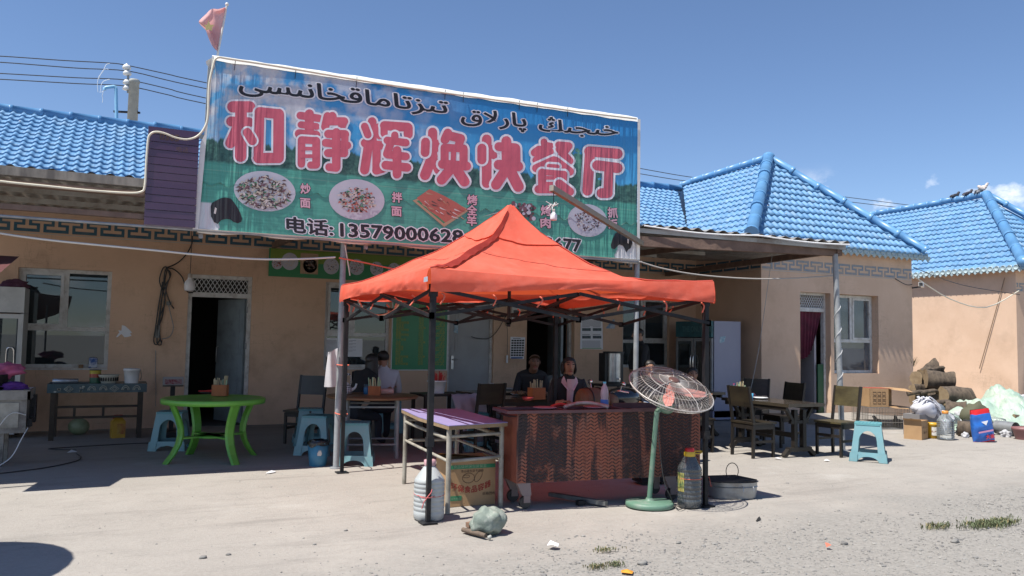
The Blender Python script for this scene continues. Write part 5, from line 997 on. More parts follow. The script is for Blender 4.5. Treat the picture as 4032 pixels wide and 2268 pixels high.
# ---------------------------------------------------------------- furniture
TEAL = mat('stool_blue', (.195, .375, .41), (.165, .33, .365), rough=.4, scale=3, dirt=(.27, .33, .33), dscale=9, damt=.6); TEALT = mat('stool_top', (.12, .33, .36), (.10, .28, .31), rough=.45, scale=5)
def make_stool():
    t = thing('plastic_stool', 'x', 'stool', (0, 0, 0)); h = .455; b = MB()
    def a_(z):
        if z < .065: return .60 * sqrt(max(0, 1 - (z / .065) ** 2)) if z > 0 else .60
        if z < .115: return 0
        if z < .26: return .60
        if z < .375: return .60 * sqrt(max(0, 1 - ((z - .26) / .115) ** 2))
        return 0
    zs = [0, .015, .03, .045, .056, .062, .065, .1149, .1151, .15, .2, .26, .29, .315, .335, .35, .362, .37, .375, .41, h]
    for k in range(4):
        R_ = Matrix.Rotation(k * pi / 2, 4, 'Z')
        for inn in (0, 1):
            hw = lambda z: (.205 - (.205 - .148) * z / h) - inn * .008
            for z0, z1 in zip(zs, zs[1:]):
                A0, A1 = a_(z0 + 1e-6), a_(z1 - 1e-6)
                for sg in (-1, 1):
                    p = [(sg * A0 * hw(z0), -hw(z0), z0), (sg * hw(z0), -hw(z0), z0), (sg * hw(z1), -hw(z1), z1), (sg * A1 * hw(z1), -hw(z1), z1)]
                    b.add(p, [(0, 1, 2, 3) if sg > 0 else (3, 2, 1, 0)], 0, False, R_)
        for sg in (-1, 1): b.add([(sg*.125, -.212, 0), (sg*.218, -.212, 0), (sg*.205, -.205, .11), (sg*.115, -.205, .11), (sg*.125, -.19, 0), (sg*.2, -.19, 0)], [(0, 1, 2, 3), (0, 3, 4), (1, 5, 2)], 0, False, R_)
    b.build('body', TEAL, t); s = MB(); s.add([(x*.155, y*.155, z) for z in (h - .012, h + .012) for x, y in ((-1, -.86), (-.86, -1), (.86, -1), (1, -.86), (1, .86), (.86, 1), (-.86, 1), (-1, .86))], [tuple(range(8))[::-1], tuple(range(8, 16))] + [(i, (i+1) % 8, 8 + (i+1) % 8, 8 + i) for i in range(8)])
    for i in range(6): s.box((-.10 + .04*i, 0, h + .0145), (.014, .25, .005))
    s.build('seat', TEALT, t); return t
GRP = 'blue plastic stools around the yard'
st0 = make_stool(); SP = [((672, 1768), .15, 'light blue plastic stool half behind the green round table'), ((1218, 1747), .3, 'blue plastic stool behind the striped one, against the shaded wall'), ((1247, 1786), -.1, 'blue plastic stool with striped top behind the blue waste bin'),
      ((1396, 1826), .12, 'sunlit light blue stool beside the grey post with the towel'), ((3420, 1812), -.45, 'lone light blue stool in full sun beside the dark dining set'), ((1535, 1700), .2, 'blue stool under the man in the white shirt'), ((1870, 1768), .5, 'pale blue stool in the shade behind the folding table')]
for i, (px, a, lab) in enumerate(SP):
    p = G(*px); o = st0 if i == 0 else dup(st0, (0, 0, 0), 0, lab)
    o.location = (p.x, p.y, 0); o.rotation_euler = (0, 0, a - .45); o['label'] = lab; o['group'] = GRP
# green table
GT = mat('table_green', (.15, .42, .06), (.12, .36, .05), rough=.38, scale=3, dirt=(.15, .27, .09), dscale=7)
c = G(843, 1566, .70); T1 = thing('round_table', 'bright green round plastic table with four bowed legs in the shade', 'table', (c.x, c.y, 0)); r0 = .565
q = MB(); q.lathe([(.001, .672), (r0 - .03, .672), (r0 - .015, .642), (r0, .642), (r0 + .004, .69), (r0 - .012, .702), (r0 - .05, .698), (r0 - .06, .694), (.001, .694)], n=56); q.build('table_top', GT, T1)
for k in range(4):
    a = radians(-68) + k * pi / 2; q = MB(); pr_ = [(.50, .66), (.47, .60), (.415, .48), (.385, .38), (.38, .30), (.405, .20), (.46, .10), (.525, .02), (.54, 0)]
    L = []
    for (r, z) in pr_:
        w = .060 - .012 * (.66 - z); ca, sa = cos(a), sin(a)
        L.append([(r*ca - d*sa + e*ca, r*sa + d*ca + e*sa, z) for d, e in ((-w, 0), (-w*.6, .018), (w*.6, .018), (w, 0), (w*.7, -.028), (-w*.7, -.028))])
    for A_, B_ in zip(L, L[1:]): q.add(A_ + B_, [(i, (i+1) % 6, 6 + (i+1) % 6, 6 + i) for i in range(6)])
    q.add(L[-1], [(0, 1, 2, 3, 4, 5)]); q.build('leg', GT, T1)
q = MB()
for k in range(2): q.box((0, 0, .27), (.74, .11, .018), rz=radians(-68) + k*pi/2)
q.lathe([(.001, .255), (.20, .257), (.21, .268), (.20, .279), (.001, .279)], n=24); q.build('shelf', GT, T1)
# chopstick boxes
ORB = mat('orange_bamboo', (.42, .135, .04), (.32, .10, .03), rough=.6, scale=18, st=(1, 1, .2)); CHOP = mat('chopsticks', (.50, .42, .26), (.40, .32, .18), rough=.7, scale=9); CHG = mat('chop_wrap', (.35, .48, .30), rough=.6)
def chopbox(label, loc, rz, s=1.0, wrap=True):
    t = thing('chopstick_box', label, 'chopstick box', loc, rz); q = MB(); w, d, h = .17*s, .11*s, .13*s
    for a, b2 in (((-w/2, -d/2, 0), (w/2, -d/2 + .006, h)), ((-w/2, d/2 - .006, 0), (w/2, d/2, h)), ((-w/2, -d/2 + .006, 0), (-w/2 + .006, d/2 - .006, h)), ((w/2 - .006, -d/2 + .006, 0), (w/2, d/2 - .006, h)), ((-w/2 + .006, -d/2 + .006, 0), (w/2 - .006, d/2 - .006, .006)), ((-.003, -d/2 + .006, .006), (.003, d/2 - .006, h*.9))): q.bb(a, b2)
    for i in range(7): q.bb((-w/2, -d/2 - .002, h*(i + .2)/7.4), (w/2, -d/2 - .0004, h*(i + .85)/7.4))
    q.build('box', ORB, t); q = MB(); random.seed(int(loc[0]*100))
    for i in range(20):
        x, y = random.uniform(-w*.42, w*.42), random.uniform(-d*.35, d*.35); q.bar((x, y, .008), (x + random.uniform(-.02, .02), y + random.uniform(-.015, .015), h + random.uniform(.05, .11)), .011, .008, mi=random.choice([0, 0, 1]))
    q.build('chopsticks', [CHOP, CHG], t); return t
p = G(866, 1559, .70); chopbox('orange slatted chopstick box standing on the green round table', (p.x, p.y, .702), -.35)
p = G(826, 1549, .70); q = MB(); q.lathe([(.05, 0), (.09, .006), (.12, .018), (.118, .021), (.08, .01), (.001, .007)], n=22); DKP = mat('dark_plate', (.03, .03, .035), rough=.3); q.build('plate', DKP, loc=(p.x, p.y, .698), label='dark plate with red spoon rest on the green round table', cat='plate')
q = MB(); q.tube(smooth([(-.13, .0, .03), (-.05, .01, .028), (.04, 0, .03)], 3), [.009, .009, .009, .011, .014, .016, .014], 6); q.build('spoon', RED, loc=(p.x, p.y, .70), label='red spoon lying on the dark plate on the green table', cat='spoon')
# waste bin
p = G(1258, 1838); BIN = thing('waste_bin', 'small blue waste bin lined with a black bag next to the grey post', 'bin', (p.x, p.y + .09, 0)); BB = mat('bin_blue', (.055, .21, .33), (.045, .18, .28), rough=.4)
q = MB(); q.lathe([(.088, 0), (.092, .01), (.118, .255), (.112, .255), (.09, .02)], n=26); q.build('body', BB, BIN)
q = MB(); q.grid(lambda u, v: ((.121 + .010*noise.noise((u*14, v*2, 1)) - .02*(v > .75))*cos(2*pi*u), (.121 + .010*noise.noise((u*14, v*2, 1)) - .02*(v > .75))*sin(2*pi*u), .225 + .055*v + .03*noise.noise((u*9, v, 5))), 40, 6, cu=True); q.build('bag', mat('bin_bag', (.02, .02, .022), (.25, .25, .25), rough=.25, scale=14, lo=.55, hi=.75), BIN)
q = MB(); q.add([(x*.0011 - .01, -.112 + .0001*z, .15 + z*.0011) for x, z in ((-20, -25), (15, -28), (24, -8), (18, 12), (12, 34), (4, 14), (-4, 32), (-12, 12), (-22, 0))], [tuple(range(9))]); q.build('sticker', mat('pale_sticker', (.60, .55, .50), rough=.6), BIN)
# dark wooden chairs and tables
DWD = mat('dark_wood', (.011, .009, .008), (.022, .017, .013), rough=.5, scale=10, st=(1, 1, .25)); OLV = mat('sunlit_worn_wood', (.11, .09, .042), (.035, .028, .016), rough=.38, scale=9, st=(.35, 1, 1), lo=.3, hi=.7)  # OLV: worn chair wood lightened, with sunlight put into the colour
def make_chair(olv):
    t = thing('wooden_chair', 'x', 'chair'); h = .43
    for sx in (-1, 1):
        q = MB(); q.bar((sx*.18, -.17, 0), (sx*.18, -.17, h - .02), .031, .031, up=(0, 1, 0)); q.build('leg', DWD, t)
        q = MB(); q.bar((sx*.19, .17, 0), (sx*.19, .16, h), .029, .035, up=(0, 1, 0)); q.bar((sx*.19, .16, h), (sx*.19, .235, .89), .028, .034, up=(0, 1, 0)); q.build('leg', DWD, t)
        q = MB(); q.bar((sx*.19, -.15, .20), (sx*.19, .15, .20), .022, .03); q.bar((sx*.19, -.15, h - .045), (sx*.19, .15, h - .045), .022, .06); q.build('side_stretcher', DWD, t)
    q = MB(); q.bar((-.17, -.17, h - .045), (.17, -.17, h - .045), .022, .06); q.bar((-.17, .165, h - .045), (.17, .165, h - .045), .022, .06); q.bar((-.17, -.17, .26), (.17, -.17, .26), .022, .035); q.build('front_rail', DWD, t)
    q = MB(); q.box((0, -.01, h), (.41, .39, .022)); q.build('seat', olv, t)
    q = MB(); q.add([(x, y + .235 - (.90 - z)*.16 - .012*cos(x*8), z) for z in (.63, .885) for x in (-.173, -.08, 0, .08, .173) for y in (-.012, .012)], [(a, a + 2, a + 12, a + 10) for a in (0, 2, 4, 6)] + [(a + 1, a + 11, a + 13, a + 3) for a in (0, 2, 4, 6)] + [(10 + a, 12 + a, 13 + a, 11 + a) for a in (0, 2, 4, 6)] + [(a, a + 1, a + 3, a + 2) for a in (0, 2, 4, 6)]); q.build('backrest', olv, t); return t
CG = 'dark wooden dining chairs'; ch0 = make_chair(mat('shaded_worn_wood', (.040, .031, .018), (.014, .011, .009), rough=.38, scale=9, st=(.35, 1, 1), lo=.3, hi=.7))  # same worn wood darkened for the other chairs, shade put into the colour
CS = [((7.30, 7.92), 90, 'nearest dark wooden chair left of the right-hand dining table, its seat pulled out'), ((6.86, 8.55), 84, 'dark wooden chair half hidden behind the tent leg and fan'), ((8.46, 7.62), -84, 'sunlit wooden chair with worn olive backrest, right of the dining table by the wire-wrapped pole'),
      ((7.45, 9.55), 10, 'dark chair at the far end of the right-hand dining table by the fridge'), ((8.42, 8.55), -95, 'dark chair behind the sunlit olive-backed one, far side of the dining table'), ((8.75, 9.5), -60, 'dark chair standing in front of the curtained doorway'),
      ((2.25, 10.95), -40, 'dark wooden chair against the wall left of the black haired diner'), ((4.05, 9.15), 190, 'dark wooden chair with its back to the purple topped table'), ((5.95, 10.7), 5, 'dark chair beside the black hot water urn')]
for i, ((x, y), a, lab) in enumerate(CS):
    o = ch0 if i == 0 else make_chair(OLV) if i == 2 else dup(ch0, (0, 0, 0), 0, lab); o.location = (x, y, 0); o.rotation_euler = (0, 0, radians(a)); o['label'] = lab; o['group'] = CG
DTT = mat('table_wood', (.030, .024, .018), (.055, .044, .03), rough=.25, scale=8, st=(.3, 1, 1), coat=.3)
def make_table(w, d, h):
    t = thing('dining_table', 'x', 'table'); q = MB(); q.box((0, 0, h - .02), (w, d, .04)); q.build('table_top', DTT, t)
    q = MB(); q.box((0, -d/2 + .03, h - .065), (w - .12, .03, .05)); q.box((0, d/2 - .03, h - .065), (w - .12, .03, .05)); q.build('apron', DWD, t)
    for s in (-1, 1):
        x = s * (w/2 - .14); q = MB()
        q.box((x, -.075, h/2 - .01), (.06, .055, h - .15)); q.box((x, .075, h/2 - .01), (.06, .055, h - .15)); q.box((x, 0, .095), (.07, d*.62, .05)); q.bar((x, -d*.26, .10), (x, -d*.42, .012), .06, .05); q.bar((x, d*.26, .10), (x, d*.42, .012), .06, .05)
        q.bar((x, -.09, h - .26), (x, -d*.36, h - .06), .05, .035); q.bar((x, .09, h - .26), (x, d*.36, h - .06), .05, .035); q.box((x, 0, h - .24), (.05, .3, .04)); q.build('trestle', DWD, t)
    q = MB(); q.box((0, 0, .26), (w - .34, .045, .06)); q.build('stretcher', DWD, t); return t
tb0 = make_table(1.25, .62, .68); TS = [((7.83, 8.15), 90, 'dark trestle dining table out by the wire-wrapped pole on the right'), ((5.02, 10.55), 8, 'dark trestle table where the bald man in black is eating'), ((4.80, 9.35), -12, 'dark trestle table with orange chopstick box in front of the woman in the black jacket'), ((8.1, 10.3), 85, 'dark bench height table behind the right-hand dining set')]
for i, ((x, y), a, lab) in enumerate(TS):
    o = tb0 if i == 0 else dup(tb0, (0, 0, 0), 0, lab); o.location = (x, y, 0); o.rotation_euler = (0, 0, radians(a)); o['label'] = lab; o['group'] = 'dark trestle tables'
# round wooden table on the left under the tent
c = G(1468, 1556, .72); T2 = thing('round_table', 'round brown wooden table on grey steel legs with a checkered teapot on it', 'table', (c.x, c.y, 0)); TWD = mat('brown_top', (.22, .115, .055), (.17, .085, .04), rough=.4, scale=6, st=(.25, 1, 1))
q = MB(); q.lathe([(.001, .69), (.54, .69), (.555, .70), (.555, .715), (.54, .722), (.001, .722)], n=48); q.build('table_top', TWD, T2)
for k in range(4):
    a = k*pi/2 + .5; q = MB(); q.cyl((.42*cos(a), .42*sin(a), 0), (.42*cos(a), .42*sin(a), .688), .022, n=12); q.build('leg', GREY, T2)
q = MB(); q.tube([(.42*cos(k*pi/2 + .5), .42*sin(k*pi/2 + .5), .16) for k in range(4)], .012, 6, closed=True, sm=False); q.build('ring_rail', GREY, T2); q = MB(); q.tube([(.42*cos(k*pi/2 + .5), .42*sin(k*pi/2 + .5), .60) for k in range(4)], .012, 6, closed=True, sm=False); q.build('ring_rail', GREY, T2)
# teapot
def checker():
    m = mat('check_enamel', (.72, .72, .72), rough=.2); n = m.node_tree; L = n.links.new; b = n.nodes['Principled BSDF']; t = n.nodes.new('ShaderNodeTexCoord'); uv = n.nodes.new('ShaderNodeVectorMath'); 
    sp = n.nodes.new('ShaderNodeSeparateXYZ'); L(t.outputs['Object'], sp.inputs[0]); at_ = n.nodes.new('ShaderNodeMath'); at_.operation = 'ARCTAN2'; L(sp.outputs[1], at_.inputs[0]); L(sp.outputs[0], at_.inputs[1]); cx = n.nodes.new('ShaderNodeCombineXYZ'); L(at_.outputs[0], cx.inputs[0])
    mz_ = n.nodes.new('ShaderNodeMath'); mz_.operation = 'MULTIPLY'; mz_.inputs[1].default_value = 13; L(sp.outputs[2], mz_.inputs[0]); L(mz_.outputs[0], cx.inputs[1]); mp = n.nodes.new('ShaderNodeMapping'); mp.inputs['Rotation'].default_value = (0, 0, pi/4); L(cx.outputs[0], mp.inputs[0])
    ck = n.nodes.new('ShaderNodeTexChecker'); ck.inputs[1].default_value = (.70, .70, .70, 1); ck.inputs[2].default_value = (.02, .02, .025, 1); ck.inputs['Scale'].default_value = 5; L(mp.outputs[0], ck.inputs[0]); L(ck.outputs[0], b.inputs['Base Color']); return m
CHK = checker(); p = G(1361, 1553, .722); TP = thing('teapot', 'black and white checkered enamel teapot with hooped handle on the round wooden table', 'teapot', (p.x, p.y + .05, .722))
q = MB(); q.lathe([(.07, 0), (.085, .01), (.09, .05), (.078, .09), (.05, .12), (.045, .125)], n=26); q.build('body', CHK, TP); q = MB(); q.lathe([(.048, .125), (.04, .14), (.015, .15), (.012, .16), (.016, .17), (.001, .18)], n=18); q.build('lid', WHT, TP)
q = MB(); q.tube(smooth([(.075, -.02, .05), (.12, -.03, .08), (.135, -.035, .13)], 4), [.022, .02, .018, .016, .014, .013, .012, .012, .012], 8); q.build('spout', WHT, TP); q = MB(); q.tube(smooth([(-.07, 0, .11), (-.075, 0, .2), (-.06, 0, .24)], 3), .004, 6); q.tube(smooth([(.07, 0, .11), (.075, 0, .2), (.06, 0, .24)], 3), .004, 6); q.cyl((-.06, 0, .24), (.06, 0, .24), .012, n=8); q.build('handle', CHK, TP)
p = G(1443, 1551, .722); q = MB(); q.lathe([(.035, 0), (.037, .005), (.037, .08), (.033, .09), (.033, .12), (.001, .121)], n=16, mis=[0, 0, 1, 1, 1]); q.build('jar', [mat('blue_jar', (.03, .16, .34), rough=.3), mat('dark_lid', (.05, .09, .12), rough=.4)], loc=p, label='small blue jar beside the teapot on the round wooden table', cat='jar')
p = G(1474, 1556, .722); chopbox('tall orange chopstick holder on the round wooden table', (p.x, p.y, .722), -.4, .85)
p = G(1515, 1553, .722); q = MB(); M_ = Matrix.Rotation(pi/2, 3, 'Y'); q.lathe([(.03, -.11), (.036, -.10), (.036, .10), (.03, .11)], n=16, M=M_, c=(0, 0, .037)); q.build('paper_roll', mat('roll_wrap', (.55, .30, .24), (.62, .48, .44), rough=.6, scale=16), loc=p, rz=-.3, label='pink wrapped paper roll lying on the round wooden table', cat='paper roll')
p = G(1420, 1535, .722); q = MB(); q.box((0, 0, .03), (.11, .08, .06)); q.ell((0, 0, .07), (.04, .025, .03), 8, 5, ns=.6); q.build('tissue_pack', PAPER, loc=p, rz=.2, label='white tissue pack behind the teapot on the round table', cat='tissue pack')
# side table with bucket of red spoons
p = G(1735, 1548, .70); T3 = thing('side_table', 'small dark side table below the menu board', 'table', (p.x, p.y + .1, 0), .1); q = MB(); q.box((0, 0, .68), (.62, .45, .03)); q.build('table_top', DWD, T3)
for sx in (-1, 1):
    for sy in (-1, 1): q = MB(); q.box((sx*.27, sy*.19, .3325), (.04, .04, .665)); q.build('leg', DWD, T3)
BK = thing('spoon_bucket', 'white bucket full of red spoon handles on the small dark side table', 'bucket', (p.x - .02, p.y + .1, .695)); q = MB(); q.lathe([(.10, 0), (.125, .15), (.13, .15), (.13, .17), (.118, .17), (.1, .03)], n=24); q.build('body', WHT, BK); q = MB(); random.seed(8)
for i in range(26):
    a, r = random.random()*6.28, .09*sqrt(random.random()); q.bar((r*.7*cos(a), r*.7*sin(a), .03), (r*1.5*cos(a), r*1.5*sin(a), .22 + random.random()*.07), .012, .005)
q.build('spoons', RED, BK)
q = MB(); q.grid(lambda u, v: (-.32 + .64*u + .02*noise.noise((u*4, v*4, 2)), -.10 - .35*v + .05*noise.noise((u*5, v*3, 8)), .70 - .62*v**1.5 + .04*noise.noise((u*6, v*4, 1))), 22, 16); q.build('cloth', mat('mauve_cloth', (.42, .36, .40), (.36, .30, .35), rough=.9), loc=(p.x + .42, p.y - .02, 0), label='pale mauve plastic cloth hanging beside the side table below the white door', cat='cloth')
# things on the tables of the two diners
SZ = .682
def plate(px, py, r, m, lab, z=SZ): p = G(px, py, z); q = MB(); q.lathe([(r*.5, 0), (r*.75, .004), (r, .016), (r*.98, .02), (r*.72, .008), (.001, .006)], n=24); return q.build('plate', m, loc=(p.x, p.y, z), label=lab, cat='plate'), p
plate(2000, 1533, .16, WHT, 'large white platter before the bald man'); plate(2042, 1555, .11, WHT, 'white plate of fried noodles on the middle dark table')
p = G(2042, 1553, SZ + .02); q = MB(); random.seed(12)
for i in range(30): a, r = random.random()*6.28, .07*sqrt(random.random()); b = random.random()*3; q.tube([(r*cos(a), r*sin(a), .005), (r*cos(a) + .03*cos(b), r*sin(a) + .03*sin(b), .025 + .02*random.random()), (r*cos(a) + .05*cos(b), r*sin(a) + .05*sin(b), .008)], .006, 5)
q.build('noodles', mat('noodles', (.42, .26, .12), (.30, .15, .07), rough=.6), loc=p, label='heap of fried noodles on the white plate', cat='food')
p = G(2112, 1572, SZ); chopbox('orange bamboo chopstick box on the table of the woman in the black jacket', (p.x, p.y, SZ), .1, 1.12)
def cup(px, py, m, lab, z=SZ, h=.09, r=.035): p = G(px, py, z); t = MB(); t.lathe([(r*.75, 0), (r, h), (r*.93, h), (r*.7, .006), (.001, .006)], n=16); return t.build('paper_cup', m, loc=(p.x, p.y, z), label=lab, cat='cup')
cup(2187, 1572, PAPER, 'white paper cup by the woman in the black jacket'); cup(1936, 1527, PAPER, 'white paper cup at the left end of the bald man’s table', h=.07)
p = G(2056, 1534, SZ); QS = thing('payment_stand', 'small navy and white payment stand on the bald man’s table', 'stand', (p.x, p.y, SZ), -.3); q = MB(); q.box((0, 0, .10), (.10, .012, .19), M=Matrix.Rotation(-.15, 3, 'X')); q.box((0, -.005, .01), (.11, .07, .02)); q.build('board', mat('navy', (.012, .02, .06), rough=.4), QS); q = MB(); q.box((0, -.012, .12), (.045, .006, .045), M=Matrix.Rotation(-.15, 3, 'X')); q.box((0, -.026, .045), (.095, .006, .05)); q.box((0, .004, .19), (.095, .014, .02)); q.build('white_panel', PAPER, QS)
q = MB(); q.lathe([(.03, .0), (.06, .01), (.075, .045), (.07, .045), (.05, .012), (.001, .01)], n=16); p = G(2078, 1577, SZ); q.build('bowl', mat('red_bowl', (.40, .05, .05), rough=.35), loc=p, label='small red bowl left of the chopstick box', cat='bowl')
# on the right-hand table
p = G(2918, 1572, SZ); chopbox('orange chopstick box with green wrappers on the right-hand dining table', (p.x, p.y, SZ), .2, 1.0)
p = G(2890, 1568, SZ); bottle(.2, .03, None, mat('magenta_cap', (.45, .04, .16), rough=.4), 'clear bottle with magenta cap on the right-hand dining table', (p.x, p.y, SZ))
cup(2957, 1571, mat('blue_cup', (.08, .32, .50), rough=.5), 'blue paper cup on the right-hand dining table', h=.075); plate(2992, 1570, .11, WHT, 'white plate at the far end of the right-hand dining table')
p = G(2965, 1562, SZ); q = MB(); q.lathe([(.06, .003), (.02, .05), (.001, .06)], n=12); q.build('napkin', mat('pink_napkin', (.50, .16, .15), rough=.8), loc=p, label='folded pink napkin behind the blue cup', cat='napkin')
# fridge under the canopy
FX, FY0, FY1, FH = 9.83, 11.70, 12.80, 1.84
FR = thing('drinks_fridge', 'tall white drinks fridge with teal lettered header and two glass doors in the corner', 'fridge', (0, 0, 0)); WF = mat('shaded_fridge_white', (.30, .305, .40), (.27, .275, .37), rough=.35, scale=1.5)  # white enamel darkened and blued; the corner's shade is put into its colour
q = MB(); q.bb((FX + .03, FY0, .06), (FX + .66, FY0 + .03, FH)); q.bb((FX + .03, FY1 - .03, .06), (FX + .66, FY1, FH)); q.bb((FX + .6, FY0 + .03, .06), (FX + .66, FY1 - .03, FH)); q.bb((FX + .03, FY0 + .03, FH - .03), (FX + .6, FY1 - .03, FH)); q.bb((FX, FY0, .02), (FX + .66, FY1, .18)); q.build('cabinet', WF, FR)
FD = mat('fridge_dark', (.05, .06, .065), rough=.6); q = MB(); q.bb((FX + .05, FY0 + .03, .18), (FX + .06, FY0 + .04, FH - .3)); q.bb((FX + .58, FY0 + .03, .18), (FX + .6, FY1 - .03, FH - .3))
for z in (.55, .9, 1.2): q.bb((FX + .08, FY0 + .04, z), (FX + .56, FY1 - .04, z + .01))
q.build('shelf', FD, FR); HD = mat('fridge_header', (.02, .095, .12), (.035, .17, .20), rough=.3, scale=6, lo=.4, hi=.7)
q = MB(); q.bb((FX - .02, FY0 + .02, FH - .30), (FX + .03, FY1 - .02, FH)); hd = q.build('header', HD, FR); q = MB(); w = twidth('THE ONLY ONE', .16)[1]; letters(q, 'THE ONLY ONE', lambda x, y, d: (FX - .0225 - d, FY1 - .22 - x*.82, FH - .20 + y), .15, 0, .004); q.build('lettering', mat('header_letters', (.10, .24, .26), rough=.5), hd)
ym_ = (FY0 + FY1)/2
for a, b2 in ((FY0 + .02, ym_ - .01), (ym_ + .01, FY1 - .02)):
    q = MB(); z0, z1 = .20, FH - .32; q.bb((FX - .015, a, z0), (FX + .02, a + .05, z1)); q.bb((FX - .015, b2 - .05, z0), (FX + .02, b2, z1)); q.bb((FX - .015, a + .05, z0), (FX + .02, b2 - .05, z0 + .06)); q.bb((FX - .015, a + .05, z1 - .06), (FX + .02, b2 - .05, z1)); d_ = q.build('glass_door', GREY, FR)
    q = MB(); q.bb((FX, a + .05, z0 + .06), (FX + .008, b2 - .05, z1 - .06)); q.build('pane', GLASS, d_); yh = b2 - .03 if a < ym_ - .3 else a + .03; q = MB(); q.tube(smooth([(FX - .015, yh, .85), (FX - .05, yh, .9), (FX - .05, yh, 1.15), (FX - .015, yh, 1.2)], 3), .011, 6); q.build('handle', CHROME, d_)
q = MB(); q.add([PY(a, b2, FY0 - .004) for a, b2 in ((2832, 1348), (2836, 1326), (2858, 1324), (2852, 1346), (2840, 1350))], [(0, 1, 2, 3, 4)]); q.build('sticker', STK, FR)
# hot water urn
p = PY(2415, 1540, 11.9); UR = thing('water_urn', 'stainless steel hot water urn in a black housing on a stand beside the window', 'urn', (p.x, p.y, .68))
q = MB(); q.cyl((0, 0, .05), (0, 0, .54), .135, n=28); q.build('steel_drum', STEEL, UR); q = MB(); q.cyl((0, 0, .54), (0, 0, .57), .19, n=28); q.cyl((0, 0, 0), (0, 0, .05), .18, n=28); q.bb((.10, -.02, .05), (.19, .18, .54)); q.bb((-.19, -.02, .05), (-.11, .18, .54)); q.build('housing', BLK, UR); q = MB(); q.cyl((0, -.13, .10), (0, -.2, .10), .015, n=8); q.cyl((0, -.19, .10), (0, -.19, .05), .012, n=8); q.build('tap', CHROME, UR)
T4 = thing('urn_stand', 'dark square stand under the hot water urn', 'stand', (p.x, p.y + .05, 0)); q = MB(); q.box((0, 0, .665), (.62, .5, .03)); q.build('table_top', DWD, T4)
for sx in (-1, 1):
    for sy in (-1, 1): q = MB(); q.box((sx*.27, sy*.2, .325), (.04, .04, .65)); q.build('leg', DWD, T4)
# motorcycle behind the grill
MC = thing('motorcycle', 'black motorcycle with chrome trim and a brown leather roll parked behind the grill', 'motorcycle', (5.30, 7.70, -.05), radians(8)); GLB = mat('gloss_black', (.012, .012, .014), rough=.12, coat=.5)
for x in (-.65, .62):
    q = MB(); R_ = Matrix.Rotation(pi/2, 3, 'X'); q.tube([(x + .25*cos(a), 0, .29 + .25*sin(a)) for a in [2*pi*i/28 for i in range(28)]], .045, 8, closed=True); w = q.build('wheel', BLK, MC); q = MB(); q.tube([(x + .20*cos(a), 0, .29 + .20*sin(a)) for a in [2*pi*i/24 for i in range(24)]], .012, 6, closed=True); q.cyl((x, -.06, .29), (x, .06, .29), .04, n=12)
    for k in range(10): a = 2*pi*k/10; q.cyl((x, 0, .29), (x + .2*cos(a), 0, .29 + .2*sin(a)), .005, n=5)
    q.build('rim', CHROME, w)
q = MB(); q.tube(smooth([(-.30, 0, .82), (-.12, 0, .78), (.22, 0, .70), (.62, 0, .62)], 4), .03, 8); q.tube([(-.38, 0, .80), (-.65, .0, .29)], .028, 8); q.tube([(-.25, 0, .75), (-.1, 0, .35), (.2, 0, .32), (.62, 0, .29)], .025, 8); q.build('frame', BLKM, MC)
q = MB(); q.ell((-.16, 0, .84), (.26, .15, .12), 18, 10); q.build('tank', GLB, MC); q = MB(); q.grid(lambda u, v: (.02 + .75*u, .14*cos(pi*v), .80 - .14*u + .02*sin(u*pi*2) + .06*sin(pi*v)), 16, 8); q.build('seat', GLB, MC); q = MB(); q.tube(smooth([(.03, -.145, .80), (.4, -.15, .73), (.77, -.14, .66)], 5), .010, 6); q.tube(smooth([(.03, -.145, .72), (.4, -.15, .65), (.77, -.14, .58)], 5), .010, 6); q.build('chrome_strip', CHROME, MC)
q = MB(); q.tube(smooth([(-.36, -.34, .92), (-.42, -.2, .93), (-.36, 0, .88), (-.42, .2, .93), (-.36, .34, .92)], 4), .013, 7); q.build('handlebar', CHROME, MC)
for s in (-1, 1):
    q = MB(); q.tube([(-.41, s*.24, .93), (-.40, s*.27, .99)], .006, 5); q.ell((-.40, s*.28, 1.01), (.012, .045, .028), 12, 8); q.build('mirror', CHROME, MC)
q = MB(); q.ell((.86, -.05, .63), (.07, .07, .065), 16, 10); q.build('lamp', CHROME, MC); q = MB(); q.ell((0, 0, .42), (.2, .13, .14), 14, 8, ns=.3); q.tube([(-.05, -.16, .3), (.3, -.18, .28), (.8, -.18, .34)], .04, 10); q.build('engine', STEEL, MC)
LEA = mat('brown_leather', (.17, .085, .04), (.12, .055, .025), rough=.55, scale=8, bump=.3)
q = MB(); M_ = Matrix.Rotation(pi/2, 3, 'Y'); q.lathe([(.001, -.17), (.10, -.165), (.125, -.14), (.13, 0), (.125, .14), (.10, .165), (.001, .17)], n=22, M=M_, c=(-.72, -.15, .84)); q.lathe([(.001, .16), (.06, .16), (.085, .2), (.07, .30), (.001, .31)], n=18, M=M_, c=(-.72, -.17, .82)); lr = q.build('leather_roll', LEA, MC); q = MB()
for x in (-.80, -.65): q.tube([(x, -.15 + .134*cos(a), .84 + .134*sin(a)) for a in [2*pi*i/20 for i in range(20)]], .008, 6, closed=True)
q.build('strap', BLK, lr)
